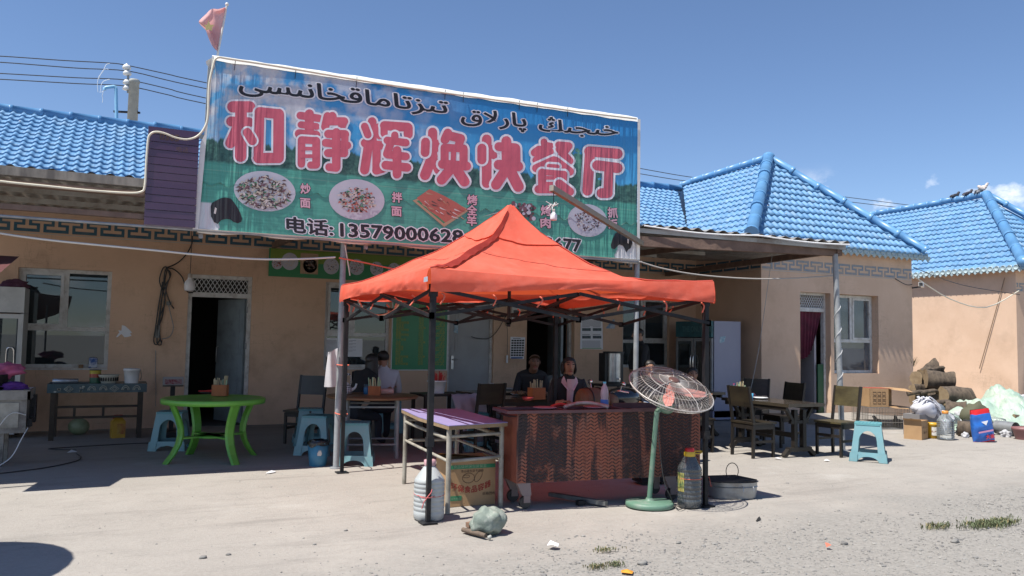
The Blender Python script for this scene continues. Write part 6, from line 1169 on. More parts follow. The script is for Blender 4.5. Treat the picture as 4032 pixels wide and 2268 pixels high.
# ---------------------------------------------------------------- people
SKIN = mat('skin', (.36, .19, .12), (.32, .165, .10), rough=.55, scale=8); SKIND = mat('dark_skin', (.20, .10, .062), rough=.55); HAIR = mat('black_hair', (.012, .010, .009), (.022, .018, .016), rough=.5, scale=30, st=(1, 1, .2)); LIP = mat('lips', (.26, .07, .06), rough=.5); EYE = mat('eyes', (.02, .015, .012), rough=.3)
CLB = mat('black_cloth', (.014, .014, .016), (.022, .022, .025), rough=.85, scale=6); CLW = mat('white_shirt', (.50, .50, .54), (.44, .44, .49), rough=.85, scale=4, bump=.3, bscale=14); CLP = mat('pink_blouse', (.62, .42, .44), rough=.8); TRO = mat('dark_trousers', (.03, .032, .045), rough=.9); SHOE = mat('shoes', (.02, .018, .018), rough=.5)
def person(label, loc, rz, top=CLB, leg=TRO, skin=SKIN, sit=.45, lean=.15, hair='short', reach=.32, hz=.74, tilt=0.0, k=1.0, stand=False, turn=0.0):
    t = thing('person', label, 'person', loc, rz); ph = .90 if stand else sit + .10; N = []; E_ = []
    def j(p, r, m, par=None): N.append((V(p), r, m)); i = len(N) - 1; (E_.append((par, i)) if par is not None else None); return i
    ly = lambda z: lean * (z - ph) / .55
    pel = j((0, 0, ph), (.155, .115), 1); w_ = j((0, ly(ph + .18), ph + .18), (.135, .10), 0, pel); chz = ph + .38; c_ = j((0, ly(chz), chz), (.165, .115), 0, w_); n0 = j((0, ly(chz + .13), chz + .13), (.075, .07), 0, c_)
    hy = ly(chz + .2) + tilt * .10; n1 = j((0, hy - .01, chz + .175), (.055, .055), 2, n0); h1 = j((0, hy + .02 + tilt*.05, chz + .225), (.064, .078), 2, n1); h2 = j((0, hy + .015 + tilt*.07, chz + .28), (.074, .092), 2, h1); h3 = j((0, hy + .005 + tilt*.08, chz + .33), (.060, .076), 2, h2)
    hands = []
    for s in (-1, 1):
        sh = j((s*.175, ly(chz + .07), chz + .07), (.066, .062), 0, c_); el = j((s*.235, ly(chz) + .08, chz - .20), (.047, .047), 0, sh); hd_ = V((s*.13, ly(chz) + reach + .06, hz + .035)) if not stand else V((s*.25, .1, ph - .08))
        wr = j(V(N[el][0]).lerp(hd_, .85), (.031, .028), 2, el); j(hd_, (.038, .022), 2, wr); hands.append((hd_, (hd_ - N[el][0]).normalized(), s))
        if stand: kn = j((s*.1, .02, .48), (.062, .065), 1, pel); an = j((s*.1, 0, .09), (.042, .042), 1, kn); j((s*.1, .12, .05), (.045, .035), 3, an)
        else: hp = j((s*.10, .08, ph - .015), (.095, .085), 1, pel); kn = j((s*.13, .42, sit + .02), (.066, .064), 1, hp); an = j((s*.13, .42, .10), (.044, .044), 1, kn); j((s*.13, .54, .05), (.045, .038), 3, an)
    me = bpy.data.meshes.new('body_cage'); me.from_pydata([n[0] for n in N], E_, []); o = bpy.data.objects.new('body_cage', me); COL.objects.link(o); md = o.modifiers.new('s', 'SKIN'); md.use_smooth_shade = True; sb = o.modifiers.new('u', 'SUBSURF'); sb.levels = 2; sb.render_levels = 2
    for i, n in enumerate(N): me.skin_vertices[0].data[i].radius = n[1]; me.skin_vertices[0].data[i].use_root = i == 0
    bpy.context.view_layer.update(); bm_ = bpy.data.meshes.new_from_object(o.evaluated_get(bpy.context.evaluated_depsgraph_get())); bpy.data.objects.remove(o); bpy.data.meshes.remove(me)
    q = MB(); q.v = [tuple(v.co) for v in bm_.vertices]
    for f in bm_.polygons:
        c = f.center; best = min(range(len(N)), key=lambda i: (N[i][0] - c).length - .5 * N[i][1][0]); m = N[best][2]
        q.f.append(tuple(f.vertices)); q.m.append(m); q.s.append(True)
    bpy.data.meshes.remove(bm_)
    for hd_, d, s in hands:   # a palm's five fingers, curled a little over what they hold
        side = d.cross(V((0, 0, 1))).normalized(); dn = side.cross(d).normalized() * -1
        for fi, (off, ln) in enumerate(((-.028, .062), (-.010, .072), (.009, .068), (.026, .054))):
            b0 = hd_ + side*off + d*.01; q.tube([b0, b0 + d*(.03 + ln*.4), b0 + d*(.03 + ln*.75) + V((0, 0, -.012)), b0 + d*(.03 + ln) + V((0, 0, -.03))], [.0095, .009, .008, .006], 6, 2)
        b0 = hd_ - side*.03*s*(1) - d*.015; q.tube([b0, b0 - side*s*.028 + d*.022, b0 - side*s*.03 + d*.05], [.011, .010, .007], 6, 2)
    q.build('body', [top, leg, skin, SHOE], t); hc_ = V((0, hy + .012 + tilt*.07, chz + .272))
    RT_ = Matrix.Rotation(turn, 3, 'Z'); f = MB(); fw = lambda x, y, z: hc_ + RT_ @ V((x, y, z))
    f.tube([fw(0, .080, .02), fw(0, .100, -.012), fw(0, .112, -.036), fw(0, .088, -.045)], [.009, .012, .016, .011], 7, 0)
    for s in (-1, 1): f.ell(fw(s*.073, -.004, -.008), (.009, .019, .028), 8, 6, 0); f.ell(fw(s*.033, .083, .012), (.015, .009, .007), 8, 5, 1); f.tube([fw(s*.014, .094, .034), fw(s*.036, .092, .038), fw(s*.056, .078, .030)], .0045, 5, 2)
    f.tube([fw(-.026, .080, -.072), fw(0, .092, -.070), fw(.026, .080, -.072)], [.004, .008, .004], 6, 3); f.ell(fw(0, .058, -.095), (.035, .03, .026), 10, 6, 0); f.build('face', [skin, EYE, HAIR, LIP], t)
    hm = MB()
    def hs(u, v):
        th = 2*pi*u; ph_ = v * 2.15; front = max(0, sin(th)) ; ph_ *= 1 - .52 * front ** .7; ph_ *= 1 - .04 * abs(cos(th)); x, y, z = sin(ph_)*cos(th), sin(ph_)*sin(th), cos(ph_); kk = 1 + .04*noise.noise((x*6, y*6, z*3)); return fw(x*(.090 if hair in ('tied', 'long') else .084)*kk*(1 - .16*v**3), (y*.099*kk - .003)*(1 - .14*v**3), z*.087*kk + .012)
    hm.grid(hs, 28, 10, cu=True)
    if hair == 'long': hm.grid(lambda u, v: fw(.092*cos(pi + pi*u)*(1 + .3*v), .100*sin(pi + pi*u)*(1 + .2*v) + .02, .04 - .34*v + .01*noise.noise((u*12, v*3, 1))), 22, 8)
    if hair == 'tied': [hm.ell(fw(s_*.078, -.02, -.035), (.020, .055, .075), 10, 7, ns=.3) for s_ in (-1, 1)]; hm.ell(fw(.0, -.115, -.03), (.035, .04, .05), 10, 7, ns=.3); hm.tube(smooth([fw(0, -.12, -.05), fw(.01, -.13, -.14), fw(.0, -.11, -.24)], 3), [.03, .03, .028, .026, .022, .016, .008], 7)
    if hair == 'bald': hm = MB(); hm.grid(lambda u, v: hs(u, v*.62) , 28, 8, cu=True)
    hm.build('hair', mat('grey_stubble', (.16, .085, .055), (.19, .10, .065), rough=.6, scale=60) if hair == 'bald' else HAIR, t)
    if top is CLB and 'collar' in label:
        cm = MB(); z = chz + .13
        for s in (-1, 1): cm.add([(s*.01, ly(z) + .10, z - .14), (s*.075, ly(z) + .06, z + .015), (s*.11, ly(z) + .055, z - .055), (s*.035, ly(z) + .125, z - .16)], [(0, 1, 2, 3)])
        cm.grid(lambda u, v: ((u - .5)*.10*(1 - .3*v), ly(z - .3*v) + .118 + .012*sin(pi*u), z - .02 - .30*v), 8, 6); cm.build('blouse', CLP, t)
    return t
def at(px, d): q = ray(px, 1300); return (q.x*d, q.y*d, 0)
person('woman in black jacket and pink blouse with open collar, facing the camera under the tent', at(2232, 9.75), radians(166), sit=.38, lean=.10, hair='tied', hz=.68, reach=.26, turn=.0)
person('bald man in black bent over his food before the dark doorway', at(2085, 11.35), radians(162), skin=SKIND, sit=.38, lean=.33, hair='bald', hz=.68, tilt=.7)
person('man in a white shirt sitting with his back to the camera at the menu board', at(1515, 10.75), radians(-8), top=CLW, sit=.40, lean=.05, hz=.72)
person('black haired person in dark clothes bent over the round wooden table', at(1376, 10.35), radians(-66), sit=.36, lean=.36, hair='long', hz=.72)
person('dark figure leaning at the window behind the water urn', at(2540, 13.1), radians(80), stand=True, lean=.1)
person('child seated behind the fan cage, only the face showing', at(2550, 10.6), radians(160), sit=.34, lean=.08, hz=.66)
person('diner in black seated in front of the drinks fridge', at(2715, 11.2), radians(160), sit=.24, lean=.1, hz=.68)
# ---------------------------------------------------------------- left stall
WHF = mat('old_white', (.42, .43, .42), (.34, .35, .34), rough=.4, scale=4, dirt=(.2, .2, .19)); ZNC = mat('sooty_zinc', (.27, .26, .24), (.16, .15, .14), rough=.55, metal=.35, scale=5, dirt=(.06, .055, .05), dscale=5, damt=.8)
x1 = PY(90, 1300, 12.5).x; z1 = PY(50, 1130, 12.5).z; x0 = x1 - .66
F2 = thing('display_fridge', 'old white glass fronted display fridge at the left end of the wall', 'fridge', (0, 0, 0)); q = MB(); q.bb((x0, 12.5, z1 - .34), (x1, 13.1, z1)); q.bb((x0, 12.56, .05), (x0 + .04, 13.1, z1 - .345)); q.bb((x1 - .04, 12.56, .05), (x1, 13.1, z1 - .345)); q.bb((x0 + .04, 13.05, .05), (x1 - .04, 13.1, z1 - .345)); q.bb((x0, 12.56, .05), (x1, 13.1, .3)); q.build('cabinet', WHF, F2)
q = MB(); zt = z1 - .36; q.bb((x0, 12.5, .3), (x0 + .06, 12.555, zt)); q.bb((x1 - .06, 12.5, .3), (x1, 12.555, zt)); q.bb((x0 + .06, 12.5, .3), (x1 - .06, 12.555, .37)); q.bb((x0 + .06, 12.5, zt - .06), (x1 - .06, 12.555, zt)); q.bb(((x0 + x1)/2 - .02, 12.51, .37), ((x0 + x1)/2 + .02, 12.55, zt - .06)); d_ = q.build('glass_door', WHF, F2)
q = MB(); q.bb((x0 + .06, 12.525, .37), (x1 - .06, 12.532, zt - .06)); q.build('pane', GLASS, d_); q = MB(); a = PY(40, 1410, 12.5); q.tube(smooth([(a.x - .045, 12.49, a.z - .15), (a.x - .04, 12.45, a.z + .1), (a.x, 12.44, a.z + .14), (a.x + .04, 12.45, a.z + .1), (a.x + .045, 12.49, a.z - .15)], 4), .008, 6); q.build('handle', CHROME, d_)
a = PY(52, 1122, 12.6); q = MB(); q.ell((0, 0, .04), (.17, .14, .075), 18, 10, ns=.5, nf=2.2, seed=2); q.build('cloth_bundle', mat('plum_cloth', (.075, .02, .045), (.16, .07, .11), rough=.9, scale=8), loc=(a.x, 12.75, z1), label='crumpled plum coloured cloth on top of the old display fridge', cat='cloth')
q = MB(); M_ = Matrix.Rotation(.15, 3, 'Y'); a = PY(86, 1410, 12.9); q.bb((-.10, -.02, -.05), (.02, .12, 1.0)); q.build('hanging_bag', mat('dim_bag', (.13, .10, .075), rough=.9), loc=(x1 + .12, 13.0, PY(95, 1400, 13).z - .25)) if False else None
yc = 9.95; cx1 = PY(104, 1620, yc).x; cz0, cz1 = PY(50, 1706, yc).z, PY(50, 1541, yc).z
CT = thing('kebab_cart', 'sooty zinc kebab cart on legs at the left edge of the yard', 'cart', (cx1, yc, 0)); L_ = 1.5
q = MB(); q.bb((-L_, 0, cz0), (0, .52, cz1)); q.build('fire_box', ZNC, CT); q = MB(); q.bb((-L_ - .02, -.03, cz1 + .002), (.03, .56, cz1 + .012)); q.bb((-L_ - .02, -.03, cz1 - .09), (.03, -.003, cz1 + .002)); q.bb((.003, -.03, cz1 - .09), (.03, .56, cz1 + .002)); q.build('rim', ZNC, CT)
q = MB(); q.bb((-L_ + .1, -.012, cz0 + .06), (-.07, -.002, cz1 - .12)); q.build('door', mat('pale_zinc', (.38, .37, .33), (.26, .25, .22), rough=.5, metal=.3, scale=6, dirt=(.08, .07, .06), dscale=4), CT)
for x in (-L_ + .08, -.22):
    for y in (.06, .46): q = MB(); q.bb((x - .025, y - .025, 0), (x + .025, y + .025, cz0)); q.build('leg', ZNC, CT)
q = MB(); q.tube([(.03, .1, cz1 - .16), (.07, .1, cz1 - .16), (.07, .1, cz1 - .28), (.03, .1, cz1 - .28)], .012, 6); q.bb((.001, .3, cz1 - .36), (.06, .44, cz1 - .06)); q.bb((.002, .08, cz0 + .06), (.05, .14, cz0 + .14)); q.build('latch', BLKM, CT)
q = MB(); q.add([(-.14, .05, cz1 + .016), (.02, .05, cz1 + .016), (.02, .46, cz1 + .016), (-.1, .46, cz1 + .016)], [(0, 1, 2, 3)]); q.build('paper_sheet', PAPER, CT)
def rag(loc, r, m, lab, seed, rz=0, cat='cloth', name='rag'): q = MB(); q.ell((0, 0, r[2]*.75), r, 22, 12, ns=.75, nf=2.4, seed=seed); return q.build(name, m, loc=loc, rz=rz, label=lab, cat=cat)
T = lambda x, y: (cx1 + x, yc + y, cz1 + .012)
q = MB(); q.lathe([(.13, 0), (.15, .02), (.16, .15), (.165, .16), (.15, .16), (.13, .03)], n=24); q.build('pot', BLKM, loc=T(-.36, .2), label='black cooking pot on the zinc kebab cart', cat='pot')
rag((cx1 - .26, yc + .25, cz1 + .15), (.17, .12, .075), mat('pink_cloth', (.50, .13, .26), (.42, .10, .21), rough=.85), 'pink cloth thrown over the black pot on the kebab cart', 5); rag(T(-.13, .12), (.12, .08, .045), mat('purple_cloth', (.11, .03, .24), (.08, .02, .18), rough=.85), 'purple striped cloth lying on the kebab cart', 9)
q = MB(); w = [(cx1 - .0, yc - .02, cz1 - .25), (cx1 - .15, yc - .08, .55), (cx1 - .32, yc - .15, .25), (cx1 - .42, yc - .22, .05), (cx1 - .30, yc - .32, .01), (cx1 - .38, yc - .45, .01)]; q.tube(smooth(w, 5), .0045, 5); q.tube(smooth([(cx1 + .02, yc + .02, cz0 + .05), (cx1 - .02, yc - .1, .3), (cx1 - .10, yc - .18, .12), (cx1 - .25, yc - .25, .015), (cx1 - .28, yc - .4, .01)], 5), .006, 5); q.build('white_wires', WHT, label='white electric cords trailing from the kebab cart to the ground', cat='cord')
AWN = mat('red_shade', (.10, .022, .022), (.055, .012, .014), rough=.8, scale=3, st=(1, 14, 1)); q = MB(); A0, A1, A2, A3 = PY(76, 1010, 8.9), PY(-330, 950, 8.9), PY(-330, 1190, 8.2), PY(-10, 1082, 8.2)
q.grid(lambda u, v: A0.lerp(A1, u).lerp(A3.lerp(A2, u), v) + V((0, 0, -.03*sin(pi*u))), 20, 12); q.build('shade_awning', AWN, label='corner of a dark red slatted shade awning at the left edge', cat='awning')
q = MB(); p = A3.lerp(A1, .5); q.cyl((p.x, p.y, 0), (p.x, p.y, p.z), .02); q.build('awning_pole', GREY, label='pole carrying the dark red shade awning', cat='pole')
# parasol whose round shadow falls in the lower left corner
PS = thing('parasol', 'small round parasol on a pole outside the left edge, casting the round shadow', 'parasol', (-1.95, 5.62, 0)); q = MB(); q.lathe([(.68, 2.12), (.5, 2.2), (.2, 2.3), (.001, 2.36)], n=28, sm=False, capb=False); q.build('canopy', clothmat('parasol_cloth', (.10, .12, .14), .05), PS); q = MB(); q.cyl((0, 0, 0), (0, 0, 2.34), .02); q.cyl((0, 0, 0), (0, 0, .06), .2, n=20); q.build('pole', GREY, PS)
# bench table with patterned cloth
xl, xr, yb = PY(190, 1512, 12.1).x, PY(576, 1512, 12.1).x, 12.1; zb = .735
BT = thing('bench_table', 'dark trestle bench covered by a patterned teal oilcloth under the left window', 'table', (xl, yb, 0)); wb = xr - xl; DKB = mat('burnt_wood', (.035, .026, .02), (.06, .045, .03), rough=.8, scale=8); q = MB(); q.bb((0, 0, zb - .05), (wb, .55, zb)); q.build('table_top', DKB, BT)
OIL = mat('oilcloth', (.02, .055, .07), (.03, .07, .085), rough=.4); OILP = mat('oilcloth_pattern', (.42, .42, .36), (.30, .32, .28), rough=.5)
q = MB(); q.grid(lambda u, v: (-.01 + (wb + .02)*u, -.012 - .006*sin(u*30)*v + (0 if v > 0 else 0), zb + .003 - .115*v), 40, 2, 0); q.bb((-.01, -.012, zb + .001), (wb + .01, .56, zb + .006)); oc = q.build('oilcloth', OIL, BT); q = MB(); random.seed(6); x = .06
while x < wb - .08:
    k = random.choice([0, 1, 2]); zc = zb - .06
    F3 = lambda a, b_: (a, -.022, b_)
    if k == 0:
        for r in (.042, .022): q.tube([F3(x + .045 + 1.3*r*cos(a), zc + r*sin(a)) for a in [0, pi/2, pi, 1.5*pi]], .006, 4, closed=True)
    elif k == 1:
        for r in (.045, .028): q.tube([F3(x + .045 + r*cos(a), zc - .02 + 1.3*r*sin(a)) for a in [pi*i/10 for i in range(11)]], .006, 4)
    else:
        for j in range(5): q.box(F3(x + random.uniform(0, .09), zc + random.uniform(-.035, .035)), (.028, .003, .018))
    x += .135
q.build('cloth_pattern', OILP, oc, kind='stuff')
for xx in (.06, wb - .06):
    for yy in (.05, .5): q = MB(); q.bb((xx - .03, yy - .03, 0), (xx + .03, yy + .03, zb - .05)); q.build('leg', DKB, BT)
q = MB(); q.bb((.09, .03, .42), (wb - .09, .06, .45)); q.bb((.09, .03, .28), (wb - .09, .06, .31)); q.bb((.3, .03, .31), (.33, .055, .42)); q.bb((wb*.55, .03, .31), (wb*.55 + .03, .055, .42)); q.build('rail', DKB, BT)
def onb(px, py, dy=.1): p = PY(px, py, yb + dy); return (p.x, yb + dy, zb + .006)
q = MB(); M_ = Matrix.Rotation(pi/2, 3, 'Y'); q.lathe([(.001, 0), (.032, 0), (.032, .30), (.001, .30)], n=16, M=M_, c=(-.15, 0, .034)); q.build('film_roll', mat('silver_film', (.30, .33, .38), rough=.25, metal=.5), loc=onb(258, 1500), label='silvery roll of plastic film on the patterned bench', cat='film roll')
q = MB(); q.lathe([(.07, 0), (.07, .07), (.07, .075), (.07, .12), (.07, .125), (.07, .165), (.074, .17), (.074, .18), (.001, .18)], n=22, mis=[0, 0, 1, 1, 2, 2, 3, 3]); q.build('paint_tin', [mat('tin_green', (.03, .11, .06), rough=.4), mat('tin_red', (.32, .05, .03), rough=.4), mat('tin_yellow', (.42, .35, .05), rough=.4), BLK], loc=onb(374, 1502, .2), label='tin with green, red and yellow bands on the patterned bench', cat='tin')
q = MB(); q.lathe([(.09, 0), (.125, .10), (.135, .115), (.12, .115), (.088, .012)], n=24); bs = q.build('basket', mat('cream_basket', (.42, .41, .34), rough=.6), loc=onb(427, 1503, .15), label='cream slotted basket on the patterned bench', cat='basket'); q = MB()
for i in range(24): a = 2*pi*i/24; q.box((.119*cos(a), .119*sin(a), .055), (.008, .014, .05), rz=a)
q.build('slot', DARK, bs, kind='stuff')
q = MB(); q.lathe([(.085, 0), (.10, .17), (.108, .17), (.108, .195), (.098, .195), (.098, .2), (.001, .2)], n=24); bk = q.build('body', WHT, thing('white_bucket', 'white lidded bucket at the right end of the patterned bench', 'bucket', onb(517, 1508, .12)))
q = MB(); a = 2.6; q.tube([(.108, .0, .18), (.125, -.02, .10), (.11, -.06, .04)], .004, 5); q.build('handle', BLK, bk.parent)
p = PY(365, 1443, YM); q = MB(); q.box((0, 0, .07), (.11, .05, .14), M=Matrix.Rotation(-.25, 3, 'X')); q.ell((0, .02, .14), (.055, .02, .02), 10, 6, ns=.3); q.build('snack_packet', mat('blue_packet', (.03, .09, .30), (.55, .58, .62), rough=.35, scale=12, lo=.45, hi=.6), loc=(p.x, YM + .02, .90), rz=.1, label='blue and white packet on the left window sill', cat='packet')
p = PY(318, 1444, YM); q = MB(); q.lathe([(.03, 0), (.032, .05), (.001, .055)], n=12); q.build('small_pot', CARDD, loc=(p.x, YM + .02, .898), label='small brown pot beside the blue packet on the sill', cat='pot')
p = G(307, 1715); q = MB(); q.ell((0, 0, .115), (.135, .125, .115), 22, 14); q.build('melon', mat('melon', (.30, .33, .20), (.20, .24, .13), rough=.5, scale=7), loc=(p.x, p.y + .1, 0), label='pale green melon on the ground under the patterned bench', cat='melon')
p = G(462, 1725); JC = thing('jerrycan', 'yellow plastic jerrycan on the ground under the patterned bench', 'jerrycan', (p.x, p.y + .06, 0), .2); q = MB(); q.box((0, 0, .11), (.17, .12, .22)); q.box((0, 0, .25), (.17, .12, .06), taper=1); q.v[8:] = [(x*(1 if z < .25 else .45), y*(1 if z < .25 else .5), z) for x, y, z in q.v[8:]]; q.build('body', mat('jerry_yellow', (.50, .29, .03), (.42, .23, .02), rough=.4), JC); q = MB(); q.cyl((.03, 0, .28), (.03, 0, .31), .025, n=12); q.tube([(-.06, 0, .26), (-.05, 0, .30), (.0, 0, .30)], .012, 6); q.build('cap', RED, JC); q = MB(); q.bb((-.02, -.063, .05), (.085, -.0605, .19)); q.build('label', mat('can_label', (.32, .08, .03), (.45, .30, .06), scale=12), JC)
p = PY(680, 1545, 12.3); SC = thing('platform_scale', 'electronic platform scale with red digits panel left of the dark doorway', 'scale', (p.x, 12.3, 0)); q = MB(); q.box((0, 0, .75), (.27, .09, .12), M=Matrix.Rotation(-.3, 3, 'X')); q.build('display', mat('scale_grey', (.28, .27, .26), rough=.5), SC); q = MB(); q.box((0, -.05, .752), (.22, .012, .07), M=Matrix.Rotation(-.3, 3, 'X')); q.build('screen', mat('red_panel', (.20, .02, .025), (.30, .22, .22), rough=.3, scale=30), SC); q = MB(); q.box((0, .03, .37), (.06, .06, .66)); q.build('post', BLKM, SC); q = MB(); q.box((0, -.1, .05), (.42, .5, .06)); q.build('platform', BLKM, SC)
# ---------------------------------------------------------------- on the walls
CBL = MB(); W_ = lambda x, y, d=.03: (lambda p: V((p.x, YM - d, p.z)))(PY(x, y, YM))
for pts in ([(655, 1050), (640, 1060), (628, 1110), (650, 1180), (622, 1270), (618, 1340)], [(655, 1052), (668, 1090), (648, 1130), (633, 1200), (628, 1300), (632, 1345)], [(652, 1055), (685, 1062), (715, 1090), (728, 1125), (738, 1150), (760, 1153)], [(660, 1055), (648, 1120), (668, 1190), (684, 1215)], [(640, 1110), (625, 1200), (612, 1290), (605, 1340), (615, 1358), (630, 1335)], [(655, 1058), (672, 1080), (655, 1130), (640, 1240), (622, 1290)], [(660, 1052), (648, 1075), (640, 1150), (620, 1300)], [(622, 1300), (618, 1350), (632, 1358), (636, 1340)], [(660, 1054), (700, 1035), (735, 1000), (755, 960), (757, 930)]): CBL.tube(smooth([W_(a, b2, random.uniform(.02, .05)) for a, b2 in pts], 4), .0095, 5)
CBL.build('cable_tangle', BLK, label='tangle of black cables hanging on the wall left of the dark doorway', cat='cables')
q = MB(); q.tube(smooth([W_(660, 1190), (W_(672, 1240)), W_(682, 1290), W_(668, 1325), W_(635, 1335)], 4), .006, 5); q.tube(smooth([W_(613, 1380, .01), W_(612, 1450, .01), W_(614, 1540, .01), W_(612, 1600, .01)], 3), .004, 5); q.build('grey_flex', GREY, label='thin grey cord looping down the wall beside the cable tangle', cat='cord')
q = MB(); p = W_(619, 1305, .0); q.box((p.x, YM - .02, p.z), (.06, .04, .19)); p = W_(665, 1195, 0); q.box((p.x, YM - .02, p.z), (.07, .04, .06)); q.build('switch_box', mat('switch_grey', (.16, .16, .15), rough=.5), label='small grey switch boxes on the wall under the cable tangle', cat='switch')
q = MB(); q.add([W_(a, b2, .004) for a, b2 in ((480, 1280), (492, 1283), (508, 1297), (520, 1310), (512, 1312), (518, 1322), (505, 1326), (490, 1328), (478, 1315), (462, 1328), (457, 1327), (470, 1308), (465, 1300), (478, 1302))], [tuple(range(14))]); q.build('torn_paper', PAPER, label='white torn paper scrap stuck on the wall between window and doorway', cat='paper scrap')
BULB = mat('bulb_white', (.72, .72, .74), rough=.35)
def bulb(label, top, c, r, cordtop):
    t = thing('bulb_lamp', label, 'lamp', c); q = MB(); q.lathe([(r*.55, -.9*r*1.5), (r*.9, -r*1.3), (r, -r*.9), (r, 0), (r*.85, r*.5), (r*.45, r*.9), (r*.42, r*1.2)], n=22); q.build('bulb', BULB, t); q = MB(); q.lathe([(r*.40, r*1.2), (r*.42, r*1.9), (r*.2, r*2.05)], n=16); q.build('socket', mat('lamp_socket', (.45, .40, .36), rough=.5), t); q = MB(); q.tube([(0, 0, r*2)] + [V(p) - V(c) for p in cordtop], .005, 5); q.build('flex', BLK, t); return t
c = PY(747, 1118, 12.6); bulb('large white bulb lamp hanging in front of the left doorway transom', None, c, .075, [PY(752, 1020, 12.6), PY(754, 965, 12.6), PY(755, 900, 12.6)])
tip = PY(2180, 745, 7.25); c = PY(2180, 850, 7.25); bulb('white bulb lamp hanging from the diagonal steel arm before the banner', None, c, .036, [tip])
q = MB()
for i in range(9): a = i*.7; q.tube([c + V((0, 0, .10)), c + V((.03*cos(a), .03*sin(a), .12)), c + V((.065*cos(a) - .02, .065*sin(a), .10 + .05*sin(i*1.9)))], .004, 4)
q.build('knotted_string', WHT, label='white knotted string above the bulb on the diagonal arm', cat='string')
base = V((6.02, 8.56, 2.70)); q = MB(); q.bar(tip - (base - tip)*.02, base, .05, .06); q.build('lamp_arm', mat('arm_steel', (.20, .20, .18), (.28, .22, .15), rough=.6, scale=7), label='diagonal square steel arm jutting out in front of the banner', cat='arm')
# cables strung along the front
def cable(name, pts, r, m, lab, cat='cable', k=4): q = MB(); q.tube(smooth(pts, k), r, 6); return q.build(name, m, label=lab, cat=cat)
Yf = 8.66; cable('sagging_cable', [PY(a, b2, Yf) for a, b2 in ((-200, 880), (0, 919), (200, 946), (400, 966), (600, 985), (800, 1005), (1000, 1020), (1180, 1020), (1320, 1013))], .011, mat('white_cable', (.60, .58, .54), rough=.5), 'thick white cable sagging from the left edge to the grey post')
cable('pink_rope', [PY(a, b2, Yf) for a, b2 in ((1335, 1015), (1440, 1035), (1530, 1055), (1650, 1075), (1750, 1080))], .009, TAG, 'pinkish rope running from the grey post behind the tent peak', 'rope')
cable('rope_stay', [PY(1358, 965, Yf), PY(1365, 1005, Yf), PY(1378, 1085, Yf)], .007, HOSE, 'short pale stay rope beside the grey post', 'rope'); cable('hose_loop', [PY(a, b2, 8.2) for a, b2 in ((1408, 1180), (1430, 1212), (1470, 1238), (1510, 1240), (1550, 1222), (1580, 1185))], .009, HOSE, 'pale hose hanging in a loop under the tent’s left side', 'hose')
cable('left_hose', [PY(a, b2, 8.5) for a, b2 in ((-200, 695), (-100, 703), (-20, 714))], .0115, HOSE, 'cream hose end entering at the left edge', 'hose') if False else None
cable('grey_cable', [PY(a, b2, 8.1) for a, b2 in ((2518, 1030), (2600, 1055), (2720, 1078), (2860, 1092), (3000, 1098), (3140, 1095), (3290, 1085))], .009, mat('grey_cable', (.40, .37, .34), rough=.6), 'thin grey cable sagging from the banner to the wire-wrapped pole')
cable('rope_light', [(lambda x: V((x, fy(x) - .03, fz(x) - .01 - .035*abs(sin((x - 6.05)*2.1)))))(6.05 + 2.7*i/24) for i in range(25)], .011, WHT, 'white rope light clipped in loops along the right canopy edge', 'rope light', 2)
cable('thin_string', [PY(3040, 1005, 8.8), PY(3020, 1150, 8.8), PY(2985, 1390, 8.8), PY(2950, 1560, 8.8)], .004, GREY, 'thin string slanting down beside the corner of the house', 'string')
q = MB(); a, b2 = G(3318, 1775), PY(3288, 1000, 7.85)
q.tube([V(a).lerp(V(b2), .30 + .45*i/60) + V((.043*cos(i*.42), .043*sin(i*.42), 0)) for i in range(61)], .0035, 5); q.build('wrapped_wire', WHT, label='white wire wound in a spiral around the right grey pole', cat='wire')
cable('alley_cable', [V((14.95, 11.4, 2.9)), V((16.5, 11.7, 2.5)), V((18.2, 12.0, 2.38)), V((19.85, 12.25, 2.85))], .014, HOSE, 'pale cable swagged across the alley to the neighbour house'); cable('alley_wire', [V((14.95, 11.42, 3.1)), V((17, 11.8, 2.85)), V((19.8, 12.2, 2.75))], .009, BLK, 'black wire crossing the alley above the pale cable', 'wire')
cable('house_rope', [V((19.86, 12.6, 3.2)), V((19.86, 12.9, 2.2)), V((19.85, 13.3, .9))], .012, mat('brown_rope', (.22, .15, .10), rough=.9), 'brown rope hanging slantwise on the sunlit neighbour wall', 'rope')
q = MB(); p = V((14.90, 11.36, 2.66)); q.bar(p + V((0, .06, 0)), p + V((.05, -.1, .02)), .03, .03); q.build('arm', BLK, thing('security_camera', 'white box security camera on the corner of the curtained house', 'camera', (0, 0, 0))); sc_ = bpy.data.objects['security_camera']; q = MB(); q.bar(p + V((-.02, -.16, .07)), p + V((.25, .02, .06)), .085, .085); q.build('housing', WHT, sc_); q = MB(); q.bar(p + V((-.03, -.168, .07)), p + V((-.015, -.157, .07)), .07, .07); q.build('lens', BLK, sc_)
cable('camera_cable', [PY(3525, 1097, 11.42), PY(3555, 1115, 11.40), PY(3575, 1122, 11.38), PY(3592, 1120, 11.33)], .008, BLK, 'black cable feeding the security camera')
